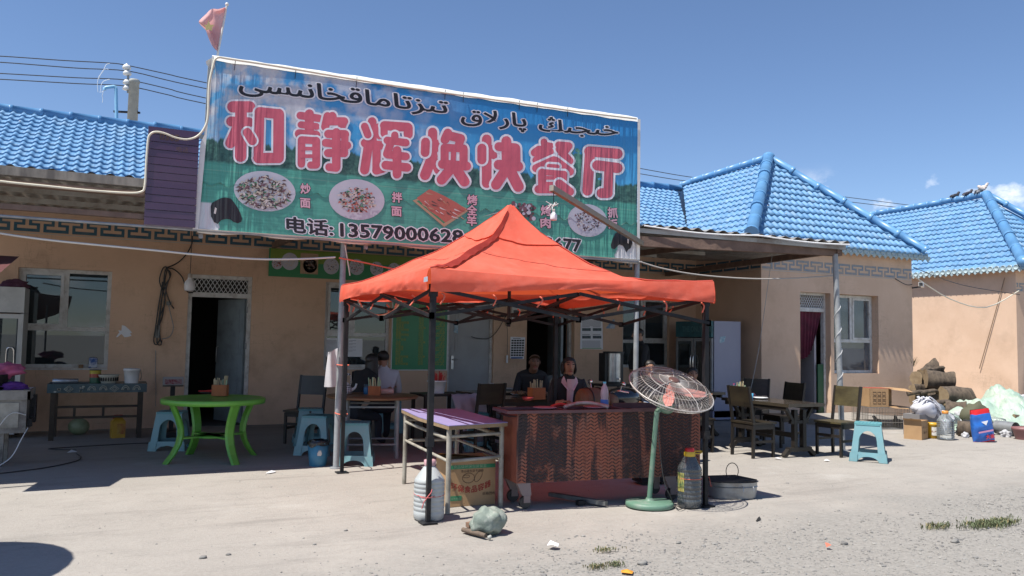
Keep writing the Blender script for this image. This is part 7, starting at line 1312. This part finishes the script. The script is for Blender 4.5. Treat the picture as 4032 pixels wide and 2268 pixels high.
# papers on the wall
GP = mat('print_grey', (.22, .22, .25), rough=.9)
def sheet_(name, lab, cat, quad, y, fn): t = thing(name, lab, cat, (0, 0, 0)); q = MB(); q.add([PY(a, b2, y) for a, b2 in quad], [(0, 1, 2, 3)]); q.build('sheet', PAPER, t); k = Ink(lambda x, yy, d: PY(x, yy, y - .002 - d)); ms = fn(k); k.mb.build('print', ms, t); return t
def rect(k, x, y, w, h, m=0): k.poly([(x, y), (x + w, y), (x + w, y + h), (x, y + h)], m)
def cal(k):
    for r in range(7):
        for c in range(5): rect(k, 2014 + c*10.4 - r*.4, 1338 + r*9.6, 8.5, 6, 0)
    rect(k, 2012, 1406, 46, 6, 1); rect(k, 2020, 1331, 30, 2, 0); return [DARK, mat('print_blue', (.05, .14, .34), rough=.8)]
sheet_('photo_chart', 'white sheet with rows of small dark pictures left of the middle doorway', 'chart', ((2010, 1326), (2068, 1328), (2063, 1414), (2008, 1411)), YM - .008, cal)
def pos(k):
    rect(k, 2290, 1242, 76, 10, 2); 
    for i in range(6): rect(k, 2292, 1262 + i*4, 74, 1.6, 0)
    for i, y in enumerate((1292, 1322)):
        for x in (2292, 2334): rect(k, x, y, 34, 11, 1 + (i % 2)*0); rect(k, x, y - 6, 30, 2, 0)
    for i in range(7): rect(k, 2292, 1342 + i*4, 72, 1.5, 0)
    rect(k, 2292, 1370, 76, 3, 3); return [GP, mat('print_dim', (.12, .17, .16), (.06, .06, .09), rough=.8, scale=30), mat('print_faded_red', (.45, .22, .24), rough=.8), mat('print_lime', (.20, .36, .16), rough=.8)]
sheet_('notice_poster', 'tall white printed notice poster right of the middle doorway', 'poster', ((2287, 1236), (2372, 1240), (2374, 1376), (2284, 1374)), YM - .008, pos)
q = MB(); q.add([PY(a, b2, YM - .006) for a, b2 in ((2386, 1290), (2416, 1256), (2421, 1262), (2421, 1294), (2386, 1293))], [(0, 1, 2, 3, 4)]); q.build('triangle_sticker', mat('blue_white_paper', (.10, .22, .36), (.50, .55, .60), rough=.7, scale=9), label='triangular blue and white sticker beside the notice poster', cat='sticker')
def wp(k):
    for i in range(11): rect(k, 1284, 1340 + i*4.2, 118 - (i % 3)*14, 1.2, 0)
    return [GP]
sheet_('window_notice', 'white written sheet taped inside the middle window’s lower pane', 'notice', ((1279, 1331), (1428, 1333), (1426, 1405), (1276, 1403)), YM + .085, wp)
p = PY(2024, 1243, YM); q = MB(); q.box((p.x, YM - .05, p.z + .04), (.17, .09, .22)); cb_ = q.build('meter_box', mat('meter_white', (.50, .50, .48), rough=.5), label='white electricity meter box beside the middle doorway', cat='meter box'); q = MB(); q.bb((p.x - .06, YM - .10, p.z - .01), (p.x + .06, YM - .096, p.z + .10)); q.build('window', BLK, cb_)
cable('door_wire', [PY(a, b2, YM - .03) for a, b2 in ((1855, 1325), (1880, 1332), (1925, 1332), (1960, 1300), (1985, 1255), (1998, 1240))], .007, BLK, 'black wire curving over the white door', 'wire'); cable('hanging_flex', [PY(a, b2, YM - .03) for a, b2 in ((1998, 1245), (2002, 1270), (1992, 1282), (1990, 1265), (1998, 1300), (1997, 1395))], .004, BLK, 'thin cord hanging left of the photo chart', 'cord')
q = MB(); p = PY(1996, 1414, YM - .03); q.cyl((p.x, p.y, p.z - .07), (p.x, p.y, p.z + .07), .02, n=12); q.build('tube_weight', BULB, label='small white tube hanging on a cord beside the photo chart', cat='tube')
# towel on the post
q = MB(); q.grid(lambda u, v: (2.145 - .03 - .10*u - .03*v*u, 8.70 - .035 + .02*sin(u*6 + v*2), 1.30 - .42*v - .05*u*(v < .1)), 8, 10); q.build('towel', mat('towel', (.66, .63, .62), (.58, .55, .55), rough=.95, scale=4), label='white towel hanging on the grey post at the tent’s left corner', cat='towel')
q = MB()
for z in (1.12, .60): q.tube([(2.16 + .055*cos(a), 8.6 + .16*sin(a), z) for a in [2*pi*i/14 for i in range(14)]], .006, 5, closed=True); q.tube([(2.16, 8.44, z), (2.13, 8.42, z - .06)], .006, 5)
q.build('red_tie', TAG, label='red ties lashing the tent leg to the grey post', cat='tie')
# ---------------------------------------------------------------- heap by the corner house
p = G(3518, 1690); WCG = thing('wire_cage', 'low wire animal cage under the open carton beside the corner house', 'cage', (p.x, p.y + .2, 0), -.3); WIR = mat('cage_steel', (.30, .28, .25), rough=.5, metal=.5); q = MB(); w, d, h = .88, .5, .37
for i in range(31): x = -w/2 + w*i/30; q.bar((x, -d/2, .0), (x, -d/2, h), .004); q.bar((x, d/2, 0), (x, d/2, h), .004)
for i in range(17): y = -d/2 + d*i/16; q.bar((-w/2, y, 0), (-w/2, y, h), .004); q.bar((w/2, y, 0), (w/2, y, h), .004)
for z in (.0, .12, .24, h): q.tube([(-w/2, -d/2, z), (w/2, -d/2, z), (w/2, d/2, z), (-w/2, d/2, z)], .0035, 4, closed=True, sm=False)
for i in range(9): q.bar((-w/2, -d/2 + d*i/8, h), (w/2, -d/2 + d*i/8, h), .004)
q.build('wire_mesh', WIR, WCG); q = MB(); q.bb((-w/2, -d/2, .005), (w/2, d/2, .012)); q.build('tray', ZN, WCG)
def bird(label, loc, rz, s=1, cols=(.03, .03, .035), tail=(.03, .03, .035), grp=None, pitch=.3, puff=False):
    t = thing('pigeon', label, 'pigeon', loc, rz, grp); M_ = Matrix.Rotation(-pitch, 3, 'X'); m1 = mat('plumage', cols, tuple(min(1, c*1.7 + .02) for c in cols), rough=.7, scale=26); m2 = mat('tail_feather', tail, rough=.7); k = s
    N = [((0, -.09, 0), (.022, .022)), ((0, -.05, .005), (.045, .042)), ((0, 0, .01), (.062, .060)), ((0, .05, .03), (.052, .055)), ((0, .085, .07), (.030, .032)), ((0, .10, .10), (.024, .026)), ((0, .112, .118), (.024, .024))]
    q = MB(); q.ell((0, 0, .10*k), (.062*k, .11*k, .062*k), 14, 10, 0, M=Matrix.Rotation(pitch, 3, 'X')); q.ell((0, .085*k, .165*k), (.034*k, .04*k, .05*k), 12, 8, 0, M=Matrix.Rotation(-.4, 3, 'X')); q.ell((0, .108*k, .205*k), (.026*k, .034*k, .027*k), 12, 8); q.build('body', m1, t)
    q = MB(); q.add([(-.02*k, -.08*k, .085*k), (.02*k, -.08*k, .085*k), (.03*k, -.22*k, .035*k), (-.03*k, -.22*k, .035*k), (-.02*k, -.08*k, .075*k), (.02*k, -.08*k, .075*k), (.03*k, -.22*k, .028*k), (-.03*k, -.22*k, .028*k)], [(0, 1, 2, 3), (7, 6, 5, 4), (0, 4, 5, 1), (1, 5, 6, 2), (2, 6, 7, 3), (3, 7, 4, 0)]); q.build('tail', m2, t)
    for sx in (-1, 1):
        q = MB(); q.ell((sx*.055*k, -.03*k, .105*k), (.014*k, .11*k, .045*k), 10, 7, M=Matrix.Rotation(.28 if not puff else -.5, 3, 'X')); q.build('wing', m1, t); q = MB(); q.tube([(sx*.02*k, .01*k, .06*k), (sx*.02*k, .015*k, .0), (sx*.02*k, .035*k, .0)], .005*k, 5); q.build('leg', mat('pink_leg', (.4, .15, .12), rough=.6), t)
    q = MB(); q.tube([(0, .135*k, .204*k), (0, .158*k, .197*k)], [.009*k, .003*k], 6); q.build('beak', BLK, t); return t
for i, (px, py, lab, c, tl, pu) in enumerate(((3762, 787, 'black pigeon with white rump, leftmost on the neighbour ridge', (.022, .022, .028), (.05, .05, .055), 0), (3812, 780, 'black pigeon with white tail standing tallest on the ridge', (.025, .02, .028), (.6, .6, .6), 0), (3858, 774, 'plain grey pigeon on the ridge, next to the pale one', (.14, .14, .15), (.05, .05, .06), 0), (3902, 766, 'pale mottled pigeon ruffling its wings on the hip of the neighbour roof', (.42, .36, .32), (.6, .6, .6), 1))):
    yy = PX(px, py + 22, 22.1).y if i < 3 else 14.6; bird(lab, (22.1, yy, 5.82 if i < 3 else 5.92), [-1.9, -2.0, -1.7, -2.6][i], 1.08, c, tl, 'pigeons on the neighbour roof', puff=bool(pu))
p0 = WCG.location; bird('dark bird inside the wire cage', (p0.x - .1, p0.y, .012), 1.2, .9, (.02, .02, .02), (.3, .3, .3)); bird('second dark bird in the wire cage, right corner', (p0.x + .28, p0.y - .05, .012), -.6, .9, (.02, .02, .02), (.05, .05, .05))
# open carton lying on the cage
OB = thing('open_carton', 'brown carton with red top lying open on its side on the wire cage', 'box', (p0.x + .0, p0.y + .05, .375), -.32); w, d, h = .66, .40, .32; q = MB(); k = .008
q.bb((-w/2, -d/2, 0), (w/2, d/2, k)); q.bb((-w/2, -d/2, h - k), (w/2, d/2, h)); q.bb((-w/2, -d/2, k), (-w/2 + k, d/2, h - k)); q.bb((-w/2, d/2 - k, k), (w/2, d/2, h - k)); q.bb((-w/2, -d/2, k), (.02, -d/2 + k, h - k)); q.build('body', CARD, OB)
q = MB(); q.add([(w/2, -d/2, h), (w/2, d/2, h), (w/2 + .2, d/2, h - .04), (w/2 + .18, -d/2, h - .10)], [(0, 1, 2, 3)]); q.add([(.02, -d/2, h), (w/2, -d/2, h), (w/2 + .06, -d/2 - .14, h - .05), (.05, -d/2 - .13, h - .02)], [(0, 1, 2, 3)]); q.add([(.02, -d/2, k), (w/2, -d/2, k), (w/2 - .02, -d/2 - .14, -.02), (.05, -d/2 - .14, -.01)], [(0, 1, 2, 3)]); q.build('flap', CARD, OB)
q = MB(); q.add([(-w/2 + .01, -d/2 + .01, h + .002), (.12, -d/2 + .01, h + .002), (.05, d/2 - .1, h + .002), (-w/2 + .01, d/2 - .02, h + .002)], [(0, 1, 2, 3)]); q.build('red_print', PRR, OB); q = MB()
for i in range(3):
    for j in range(3): x, z = -w/2 + .06 + i*.085, .06 + j*.075; q.tube([(x, -d/2 - .002, z), (x + .06, -d/2 - .002, z), (x + .06, -d/2 - .002, z + .05), (x, -d/2 - .002, z + .05)], .003, 4, closed=True, sm=False)
q.build('pictograms', PRB, OB)
p = G(3630, 1732); SB = carton('closed_carton', 'small closed cardboard carton with PCS printed on it in front of the cage', (p.x + .05, p.y + .14, 0), .35, .30, .26, .29, True); q = MB(); letters(q, 'PCS  :  8', lambda x, y, dd: (-.10 + x, -.1325 - dd, .17 + y), .045, 0); letters(q, 'D4 1 1', lambda x, y, dd: (-.06 + x, -.1325 - dd, .09 + y), .05, 0, .002, n=4); q.build('lettering', PRB, SB)
p = G(3697, 1728); YT = thing('yellow_tub', 'yellow plastic tub with white label beside the PCS carton', 'tub', (p.x, p.y + .1, 0)); q = MB(); q.lathe([(.085, 0), (.095, .01), (.10, .20), (.105, .205), (.105, .24), (.001, .245)], n=24); q.build('body', mat('tub_yellow', (.55, .32, .02), (.5, .28, .02), rough=.4), YT); q = MB(); q.grid(lambda u, v: (.1005*cos(3.6 + 1.7*u), .1005*sin(3.6 + 1.7*u), .05 + .13*v), 10, 1); q.build('label', mat('tub_label', (.62, .60, .55), (.25, .16, .12), rough=.6, scale=22, lo=.55, hi=.6), YT)
p = G(3752, 1735); jug('clear empty water jug with orange cap between yellow tub and log', (p.x, p.y + .12, 0), .44, .125, fill=0, cap=mat('orange_cap', (.60, .25, .05), rough=.4))
p = PD(3705, 1605, 13.6); J4 = jug('clear jug lying on its side on top of the scrap heap', (p.x - .2, p.y, p.z), .42, .10, fill=0); J4.rotation_euler = (0, pi/2 + .15, .3)
for px, py, D, lab, rz_ in ((3765, 1652, 13.9, 'clear bottle lying behind the orange capped jug', 1.2), (3660, 1668, 13.0, 'clear bottle tucked below the cable bundle', .4), (3960, 1668, 13.8, 'clear bottle lying before the tarpaulin by the stove pipe', 2.2)):
    p = PD(px, py, D); jb = jug(lab, (p.x, p.y, max(.1, p.z)), .34, .085, fill=0, cap=WHT); jb.rotation_euler = (0, pi/2 - .1, rz_)
q = MB(); p = PD(3705, 1648, 13.3); q.lathe([(.12, 0), (.14, .05), (.14, .3), (.1, .36), (.05, .38)], n=20); q.build('white_canister', WHT, loc=(p.x, p.y, 0), label='white plastic canister half hidden behind the clear jug', cat='canister')
random.seed(21); p = PD(3640, 1645, 13.0); q = MB()
for i in range(26):
    a = random.uniform(0, 6.28); r = random.uniform(.08, .22); q.tube(smooth([(r*cos(a), .6*r*sin(a), .42 + .12*random.random()), (r*.6*cos(a + .6), r*.5*sin(a + .6), .56 + .06*random.random()), (.12 + r*.4*cos(a + 2), -.05 + .1*sin(a), .46), (.24 + .06*random.random(), -.16 + .05*random.random(), .22), (.27 + .05*random.random(), -.16, .08)], 4), .011, 5)
q.ell((0, 0, .42), (.24, .16, .14), 16, 9, ns=.4, seed=4); q.build('cable_bundle', mat('white_hose', (.62, .62, .65), (.52, .52, .56), rough=.5), loc=(p.x, p.y, 0), label='bundle of white cables and plastic heaped by the open carton', cat='cable bundle')
q = MB(); q.box((0, 0, .17), (.5, .3, .34)); q.build('crate', mat('grey_crate', (.20, .19, .19), rough=.8), loc=(p.x, p.y + .05, 0), label='grey crate carrying the white cable bundle', cat='crate')
# firewood
LOGB = mat('log_bark', (.13, .098, .07), (.055, .042, .032), rough=.95, scale=16, st=(1, 1, .2), bump=.7, bscale=24); LOGE = mat('log_end', (.30, .225, .14), (.22, .155, .09), rough=.9, scale=7, dirt=(.12, .085, .055), dscale=5)
def log(label, c, r, l, d, seed=0, ns=.10):
    ns *= 2.2; l *= .82
    d = V(d).normalized(); z = V((0, 0, 1)); x = z.cross(d).normalized(); y = d.cross(x); B_ = Matrix((x, y, d)).transposed(); t = thing('log', label, 'log', c, 0, 'firewood logs by the neighbour wall'); q = MB(); n = 20
    def f(u, v): a = 2*pi*u; k = r*(1 + ns*noise.noise((cos(a)*1.5 + seed, sin(a)*1.5, v*2)) + .10*noise.noise((cos(a)*4, sin(a)*4, v*3 + seed))); return B_ @ V((k*cos(a), k*sin(a), (v - .5)*l))
    q.grid(f, n, 8, 0, True, True); q.build('bark', LOGB, t); q = MB()
    for v in (0, 1): q.add([f(i/n, v) for i in range(n)], [tuple(range(n)) if v else tuple(range(n))[::-1]])
    q.build('cut_end', LOGE, t); return t
def lp_(px, py, D): return PD(px, py, D)
LOGS = [('big round log end facing out on top of the firewood heap', (3700, 1497, 15.6), .17, .6, (.9, -.75, -.05), .1), ('dark charred log lying behind the big round log end', (3640, 1490, 16.2), .15, .7, (1, .1, 0), .15), ('knotty gnarled root piece on the very top of the firewood', (3665, 1462, 16.0), .13, .5, (1, -.3, .15), .7), ('flat split log under the topmost logs', (3648, 1532, 15.8), .10, .8, (1, -.2, .02), .3), ('thick log with rough bark in the middle of the heap', (3660, 1570, 15.4), .15, .8, (.9, -.5, 0), .15), ('log with pale cut end right of the heap’s middle', (3765, 1562, 15.2), .17, .7, (1, -.3, 0), .12), ('wide sawn log end behind the lying jug', (3765, 1615, 14.4), .16, .4, (.6, -.9, 0), .1), ('short log with dark cut end beside the clear jug', (3812, 1705, 12.9), .125, .35, (.55, -.9, 0), .1), ('split log at the far right edge by the brown pot', (4020, 1655, 14.0), .10, .5, (1, -.2, 0), .4), ('lowest log, half buried under the firewood heap', (3700, 1610, 15.6), .17, .9, (1, -.1, 0), .15)]
for i, (lab, (a, b2, D), r, l, d, ns) in enumerate(LOGS):
    c = lp_(a, b2, D); c.z = max(c.z, r*.95); log(lab, c, r, l, d, i*3.1, ns)
BAGW = clothmat('thin_white_bag', (.66, .66, .68), .3)
for px, py, D, r, lab in ((3672, 1622, 13.7, .16, 'white plastic bag squeezed between the cable bundle and the lying jug'), (3725, 1655, 13.4, .13, 'small white plastic bag above the yellow tub'), (3985, 1640, 14.2, .2, 'white plastic sheeting bunched at the foot of the tarpaulin'), (3800, 1725, 12.7, .06, 'white foam scrap before the short log'), (3795, 1645, 14.1, .17, 'pale plastic bag lying at the left foot of the tarpaulin'), (4015, 1592, 14.5, .2, 'white plastic bag on the tarpaulin by the right edge'), (3960, 1725, 12.9, .08, 'crumpled white wrapper right of the rice bag')):
    p = PD(px, py, D); q = MB(); q.ell((0, 0, 0), (r, r*.8, r*.75), 34, 22, ns=.55, nf=2.1, seed=px)
    for i, v in enumerate(q.v): d = V(v); k = r*(.22*abs(noise.noise(d*(1.1/r))) + .10*abs(noise.noise(d*(2.7/r)))); q.v[i] = tuple(d*(1 + k/r))
    q.build('plastic_bag', BAGW, loc=(p.x, p.y, max(p.z, r*.5)), label=lab, cat='plastic bag')
random.seed(31); 
for i, (px, py, D, lab) in enumerate(((3690, 1548, 15.3, 'crooked branch lying over the split log'), (3740, 1590, 14.9, 'thin bent branch in front of the sawn log ends'), (3640, 1552, 15.3, 'short dark stick wedged in the left of the firewood'))):
    p = PD(px, py, D); q = MB(); q.tube(smooth([p + V((-.35, .1, 0)), p + V((-.1, -.02, .05)), p + V((.15, .02, -.02)), p + V((.4, -.1, .04 - .02*i))], 4), [.045 - .002*j for j in range(13)], 8); q.build('branch', LOGB, label=lab, cat='branch')
# tarpaulin over a heap
TPM = mat('tarp', (.44, .50, .40), (.24, .36, .30), rough=.55, scale=2.2, dirt=(.20, .22, .16), dscale=3, damt=.8); cT = PD(3925, 1600, 14.6)
def tarp(u, v):
    x = (u - .5)*2.5; y = (v - .5)*1.5; h = .62*math.exp(-((x - .25)/.75)**2 - (y/.6)**2) + .30*math.exp(-((x + .75)/.4)**2 - ((y + .1)/.5)**2)
    n_ = .10*noise.noise((x*2.6, y*2.6, 3)) + .16*abs(noise.noise((x*3.4 + y*2, y*3, 8))) + .07*abs(noise.noise((x*8, y*7, 2))) ; return (x*.92 + .06*noise.noise((x*3, y*3, 1)), y, max(.03, h + n_*(.4 + h*1.6)))
q = MB(); q.grid(tarp, 60, 40); 
for i in range(len(q.s)): q.s[i] = i % 3 != 0
q.build('tarpaulin', TPM, loc=(cT.x - .15, cT.y - .05, -.02), rz=-.4, label='pale green white tarpaulin crumpled over a heap by the neighbour wall', cat='tarpaulin')
q = MB(); q.ell((0, 0, .22), (.3, .2, .24), 18, 12, ns=.4, seed=7); p = PD(3845, 1650, 13.9); q.build('olive_sack', mat('olive_sack', (.085, .085, .05), rough=.8), loc=(p.x, p.y, 0), label='dark olive sack bulging out under the tarpaulin', cat='sack'); q = MB(); q.ell((0, 0, .1), (.35, .2, .12), 14, 8, ns=.6, seed=3); p = PD(3830, 1690, 13.2); q.build('black_sack', BLK, loc=(p.x, p.y, 0), label='limp black plastic sack behind the rice bag', cat='sack')
p = G(3900, 1744); RS = thing('rice_bag', 'slumped glossy blue rice bag with red top and bottom', 'bag', (p.x, p.y + .1, 0), -.42); Mq = Matrix.Rotation(-.13, 4, 'Y')
def sack(u, v):
    a = 2*pi*u; z = .50*v; w = .165*(1 - .12*v) * (1 if v < .9 else 1.0); t = .075*sin(pi*min(1, max(.06, v*.92 + .06)))**.6
    sg = lambda s: abs(s)**.6*(1 if s > 0 else -1); n_ = .012*noise.noise((cos(a)*2, sin(a)*2 + v*5, 2)); return Mq @ V((sg(cos(a))*w + n_, sg(sin(a))*t + n_*1.5, z + .012*noise.noise((u*8, v*8, 4))))
q = MB(); n0 = 26; q.grid(sack, n0, 22, 0, True, True)
for i in range(len(q.f)): r_ = i // n0; q.m[i] = 1 if (r_ < 1 or r_ > 18) else 0
q.build('sack', [mat('bag_blue', (.02, .11, .42), (.03, .15, .50), rough=.25, scale=5, bump=.3, bscale=20), mat('bag_red', (.55, .02, .025), (.46, .02, .02), rough=.3, bump=.3, bscale=20)], RS)
q = MB(); q.add([Mq @ V((x, -.085, z)) for x, z in ((-.05, .32), (.06, .33), (.02, .26))], [(0, 1, 2)], 0); q.add([Mq @ V((x, -.082, z)) for x, z in ((-.11, .15), (.12, .165), (.12, .19), (-.11, .175))], [(0, 1, 2, 3)], 1); letters(q, '大米', lambda x, y, dd: Mq @ V((-.01 + x, -.080 - dd, .06 + y)), .07, 2, .003, n=4); q.build('bag_print', [PAPER, mat('bag_pink', (.55, .25, .38), rough=.5), mat('bag_print_red', (.5, .03, .03), rough=.5)], RS)
a, b2 = PD(3925, 1688, 13.3), PD(4000, 1690, 13.0); q = MB(); a.z = b2.z = .12; q.tube([a, b2], .11, 20, 0, caps=False); q.tube([a, b2], .105, 20, 0, caps=False); q.build('stove_pipe', ZN, label='short length of galvanised stove pipe right of the rice bag', cat='pipe')
p = PD(4030, 1715, 12.6); q = MB(); q.lathe([(.11, 0), (.15, .14), (.165, .15), (.165, .19), (.15, .19), (.11, .02)], n=24); q.build('plant_pot', mat('maroon_pot', (.22, .10, .10), rough=.5), loc=(p.x, p.y, 0), label='brownish maroon plastic pot cut by the right edge', cat='pot')
for i, (px, py, D, r, m, lab) in enumerate(((3640, 1590, 14.6, .10, LOGB, 'broken branch stub under the firewood'), (3850, 1672, 13.5, .05, DARK, 'charred stick behind the rice bag'))):
    p = PD(px, py, D); q = MB(); q.tube([p, p + V((.35, -.1, .02))], r*.5, 8); q.build('branch', m, label=lab, cat='branch')
# ---------------------------------------------------------------- litter and small stones
def litter(px, py, pts, m, lab, name='paper_scrap', h=.012): p = G(px, py); q = MB(); n = len(pts); q.add([(x, y, h + .03*noise.noise((x*30, y*30, px))) for x, y in pts] + [(sum(x for x, y in pts)/n, sum(y for x, y in pts)/n, h + .015)], [(i, (i+1) % n, n) for i in range(n)]); q.build(name, m, loc=p, rz=px, label=lab, cat='litter')
litter(1066, 1862, [(-.07, -.02), (.07, -.025), (.075, .015), (.0, .04), (-.07, .03)], PAPER, 'white paper strip at the edge of the canopy shadow'); litter(2178, 2156, [(-.05, -.03), (.02, -.04), (.05, 0), (.03, .04), (-.03, .035)], PAPER, 'crumpled white tissue on the dusty ground in front of the tent', 'tissue', .025); litter(3062, 1810, [(-.05, -.02), (.04, -.02), (.03, .025), (-.04, .03)], PAPER, 'white scrap on the ground left of the dining table’s foot'); litter(3255, 1816, [(-.04, -.02), (.03, -.03), (.035, .02), (-.02, .03)], PAPER, 'white scrap on the ground below the sunlit wooden chair')
litter(2470, 2258, [(-.03, -.04), (.035, -.03), (.025, .045), (-.035, .03)], mat('orange_wrapper', (.65, .28, .03), rough=.4), 'orange wrapper at the bottom edge of the picture', 'wrapper'); litter(3262, 2158, [(-.025, -.015), (.025, -.012), (.02, .018), (-.02, .02)], mat('brick_red', (.45, .14, .09), rough=.9), 'small brick red chip on the gravel', 'brick_chip', .02)
litter(2985, 2050, [(-.06, -.008), (.03, -.015), (.07, .012), (-.02, .012)], DARK, 'dark feather like strip on the ground right of the tub', 'strip'); litter(280, 1780, [(-.08, .0), (.06, .04), (.07, .06), (.0, .03), (-.03, -.09)], PAPER, 'white triangular scrap in the shade before the cart')
STN = mat('pebbles', (.27, .26, .24), (.14, .135, .13), rough=.85, scale=3); STL = mat('pale_pebbles', (.31, .295, .265), (.25, .235, .215), rough=.85, scale=3)
random.seed(77); gv = MB(); ic = [(0, 0, 1), (.9, 0, .3), (.25, .85, .3), (-.75, .5, .3), (-.7, -.55, .3), (.3, -.85, .3), (.7, .5, -.5), (-.3, .8, -.5), (-.9, 0, -.5), (-.25, -.85, -.5), (.75, -.5, -.5)]; icf = [(0, 1, 2), (0, 2, 3), (0, 3, 4), (0, 4, 5), (0, 5, 1), (1, 6, 2), (2, 7, 3), (3, 8, 4), (4, 9, 5), (5, 10, 1), (6, 7, 2), (7, 8, 3), (8, 9, 4), (9, 10, 5), (10, 6, 1)]
def peb(x, y, s):
    a = random.random()*6.28; sx, sy, sz = s*random.uniform(.7, 1.3), s*random.uniform(.6, 1), s*random.uniform(.3, .6); z = relief(x, y)
    gv.add([(x + (p[0]*sx*cos(a) - p[1]*sy*sin(a))*(1 + .2*random.uniform(-1, 1)), y + (p[0]*sx*sin(a) + p[1]*sy*cos(a)), z + sz*(.35 + p[2])) for p in ic], icf, 1 if random.random() < .35 else 0, False)
n = 0
while n < 34000:
    x, y = random.uniform(-.5, 10.5), random.uniform(2.2, 6.4); e = 4.75 + .5*noise.noise((x*.7, y*.7, 5)) + .25*noise.noise((x*2.2, y*2, 9)) + .05*max(0, x - 4) - .55*max(0, 1.6 - x); pden = 1/(1 + math.exp((y - e)/.13))
    if random.random() < pden*(.35 + 1.1*abs(noise.noise((x*1.5, y*1.5, 2)))) + .006:
        peb(x, y, min(.022, .0035 + .0034*random.expovariate(1.15))); n += 1
for i in range(700): x, y = random.uniform(-2, 13), random.uniform(4.5, 8.6); peb(x, y, random.uniform(.003, .009))
gv.build('gravel', [STN, STL], kind='stuff')
for px, py, s, lab in ((800, 2198, .024, 'dark flat stone lying alone on the left part of the yard'), (900, 2185, .018, 'small stone right of the dark flat stone'), (1362, 2088, .016, 'small brown stone left of the jug'), (2672, 2135, .022, 'pale rounded stone on the gravel edge'), (3325, 2140, .028, 'pair sized pale stone beside the brick chip'), (3760, 2135, .035, 'grey stone lying on the right-hand gravel'), (2530, 2222, .034, 'dark stone beside the weed at the lower edge'), (1238, 2142, .014, 'tiny dark stone on the pale yard')):
    p = G(px, py); q = MB(); s *= .68; q.ell((0, 0, s*.4), (s*1.4, s, s*.7), 12, 8, ns=.7, seed=px); q.build('stone', STN, loc=(p.x, p.y, relief(p.x, p.y)), label=lab, cat='stone', group='loose stones on the yard')
WED = [mat('weed_green', (.09, .115, .055), (.13, .14, .07), rough=.8), mat('weed_dry', (.24, .20, .10), rough=.9)]
for px, py, w, d, n, hh, lab in ((2380, 2172, .09, .05, 45, .026, 'small dry weed tuft left of centre on the gravel'), (2352, 2238, .08, .05, 50, .026, 'weed tuft near the lower edge, left one of the pair'), (2425, 2228, .06, .04, 45, .026, 'green weed sprig near the lower edge, right one of the pair'), (3905, 2070, .30, .09, 420, .045, 'patch of dark green weeds at the right edge of the yard'), (3690, 2080, .16, .06, 90, .04, 'straw coloured weed patch left of the dark green one'), (3610, 1505, .05, .05, 40, .2, 'dry twig sprouting at the house corner behind the logs')):
    p = G(px, py) if py > 1600 else V((14.97, 11.5, 1.0)); q = MB(); random.seed(px)
    for i in range(n*2):
        x, y = random.gauss(0, w*.5), random.gauss(0, d*.5); a = random.random()*6.28; h_ = hh*random.uniform(.4, 1.2); l = h_*random.uniform(.2, .9); c = V((x, y, 0)); t = c + V((cos(a)*l, sin(a)*l, h_)); s_ = V((-sin(a), cos(a), 0))*.0028; m_ = (c + t)/2 + V((0, 0, .01)); q.add([c, m_ - s_*1.6, t, m_ + s_*1.6], [(0, 1, 2, 3)], 1 if random.random() < (.3 if px != 3905 else .1) else 0)
    q.build('weeds', WED, loc=p, label=lab, cat='weed', kind='stuff')
q = MB(); q.tube(smooth([G(*c, .008) for c in ((300, 1772), (190, 1768), (260, 1762), (420, 1752), (560, 1745), (700, 1742))], 5), .006, 5); q.tube(smooth([G(*c, .008) for c in ((-40, 1868), (80, 1855), (200, 1838), (300, 1815), (318, 1800), (300, 1785))], 5), .006, 5); q.build('ground_cable', BLK, label='black cable snaking over the shaded concrete by the cart', cat='cable')
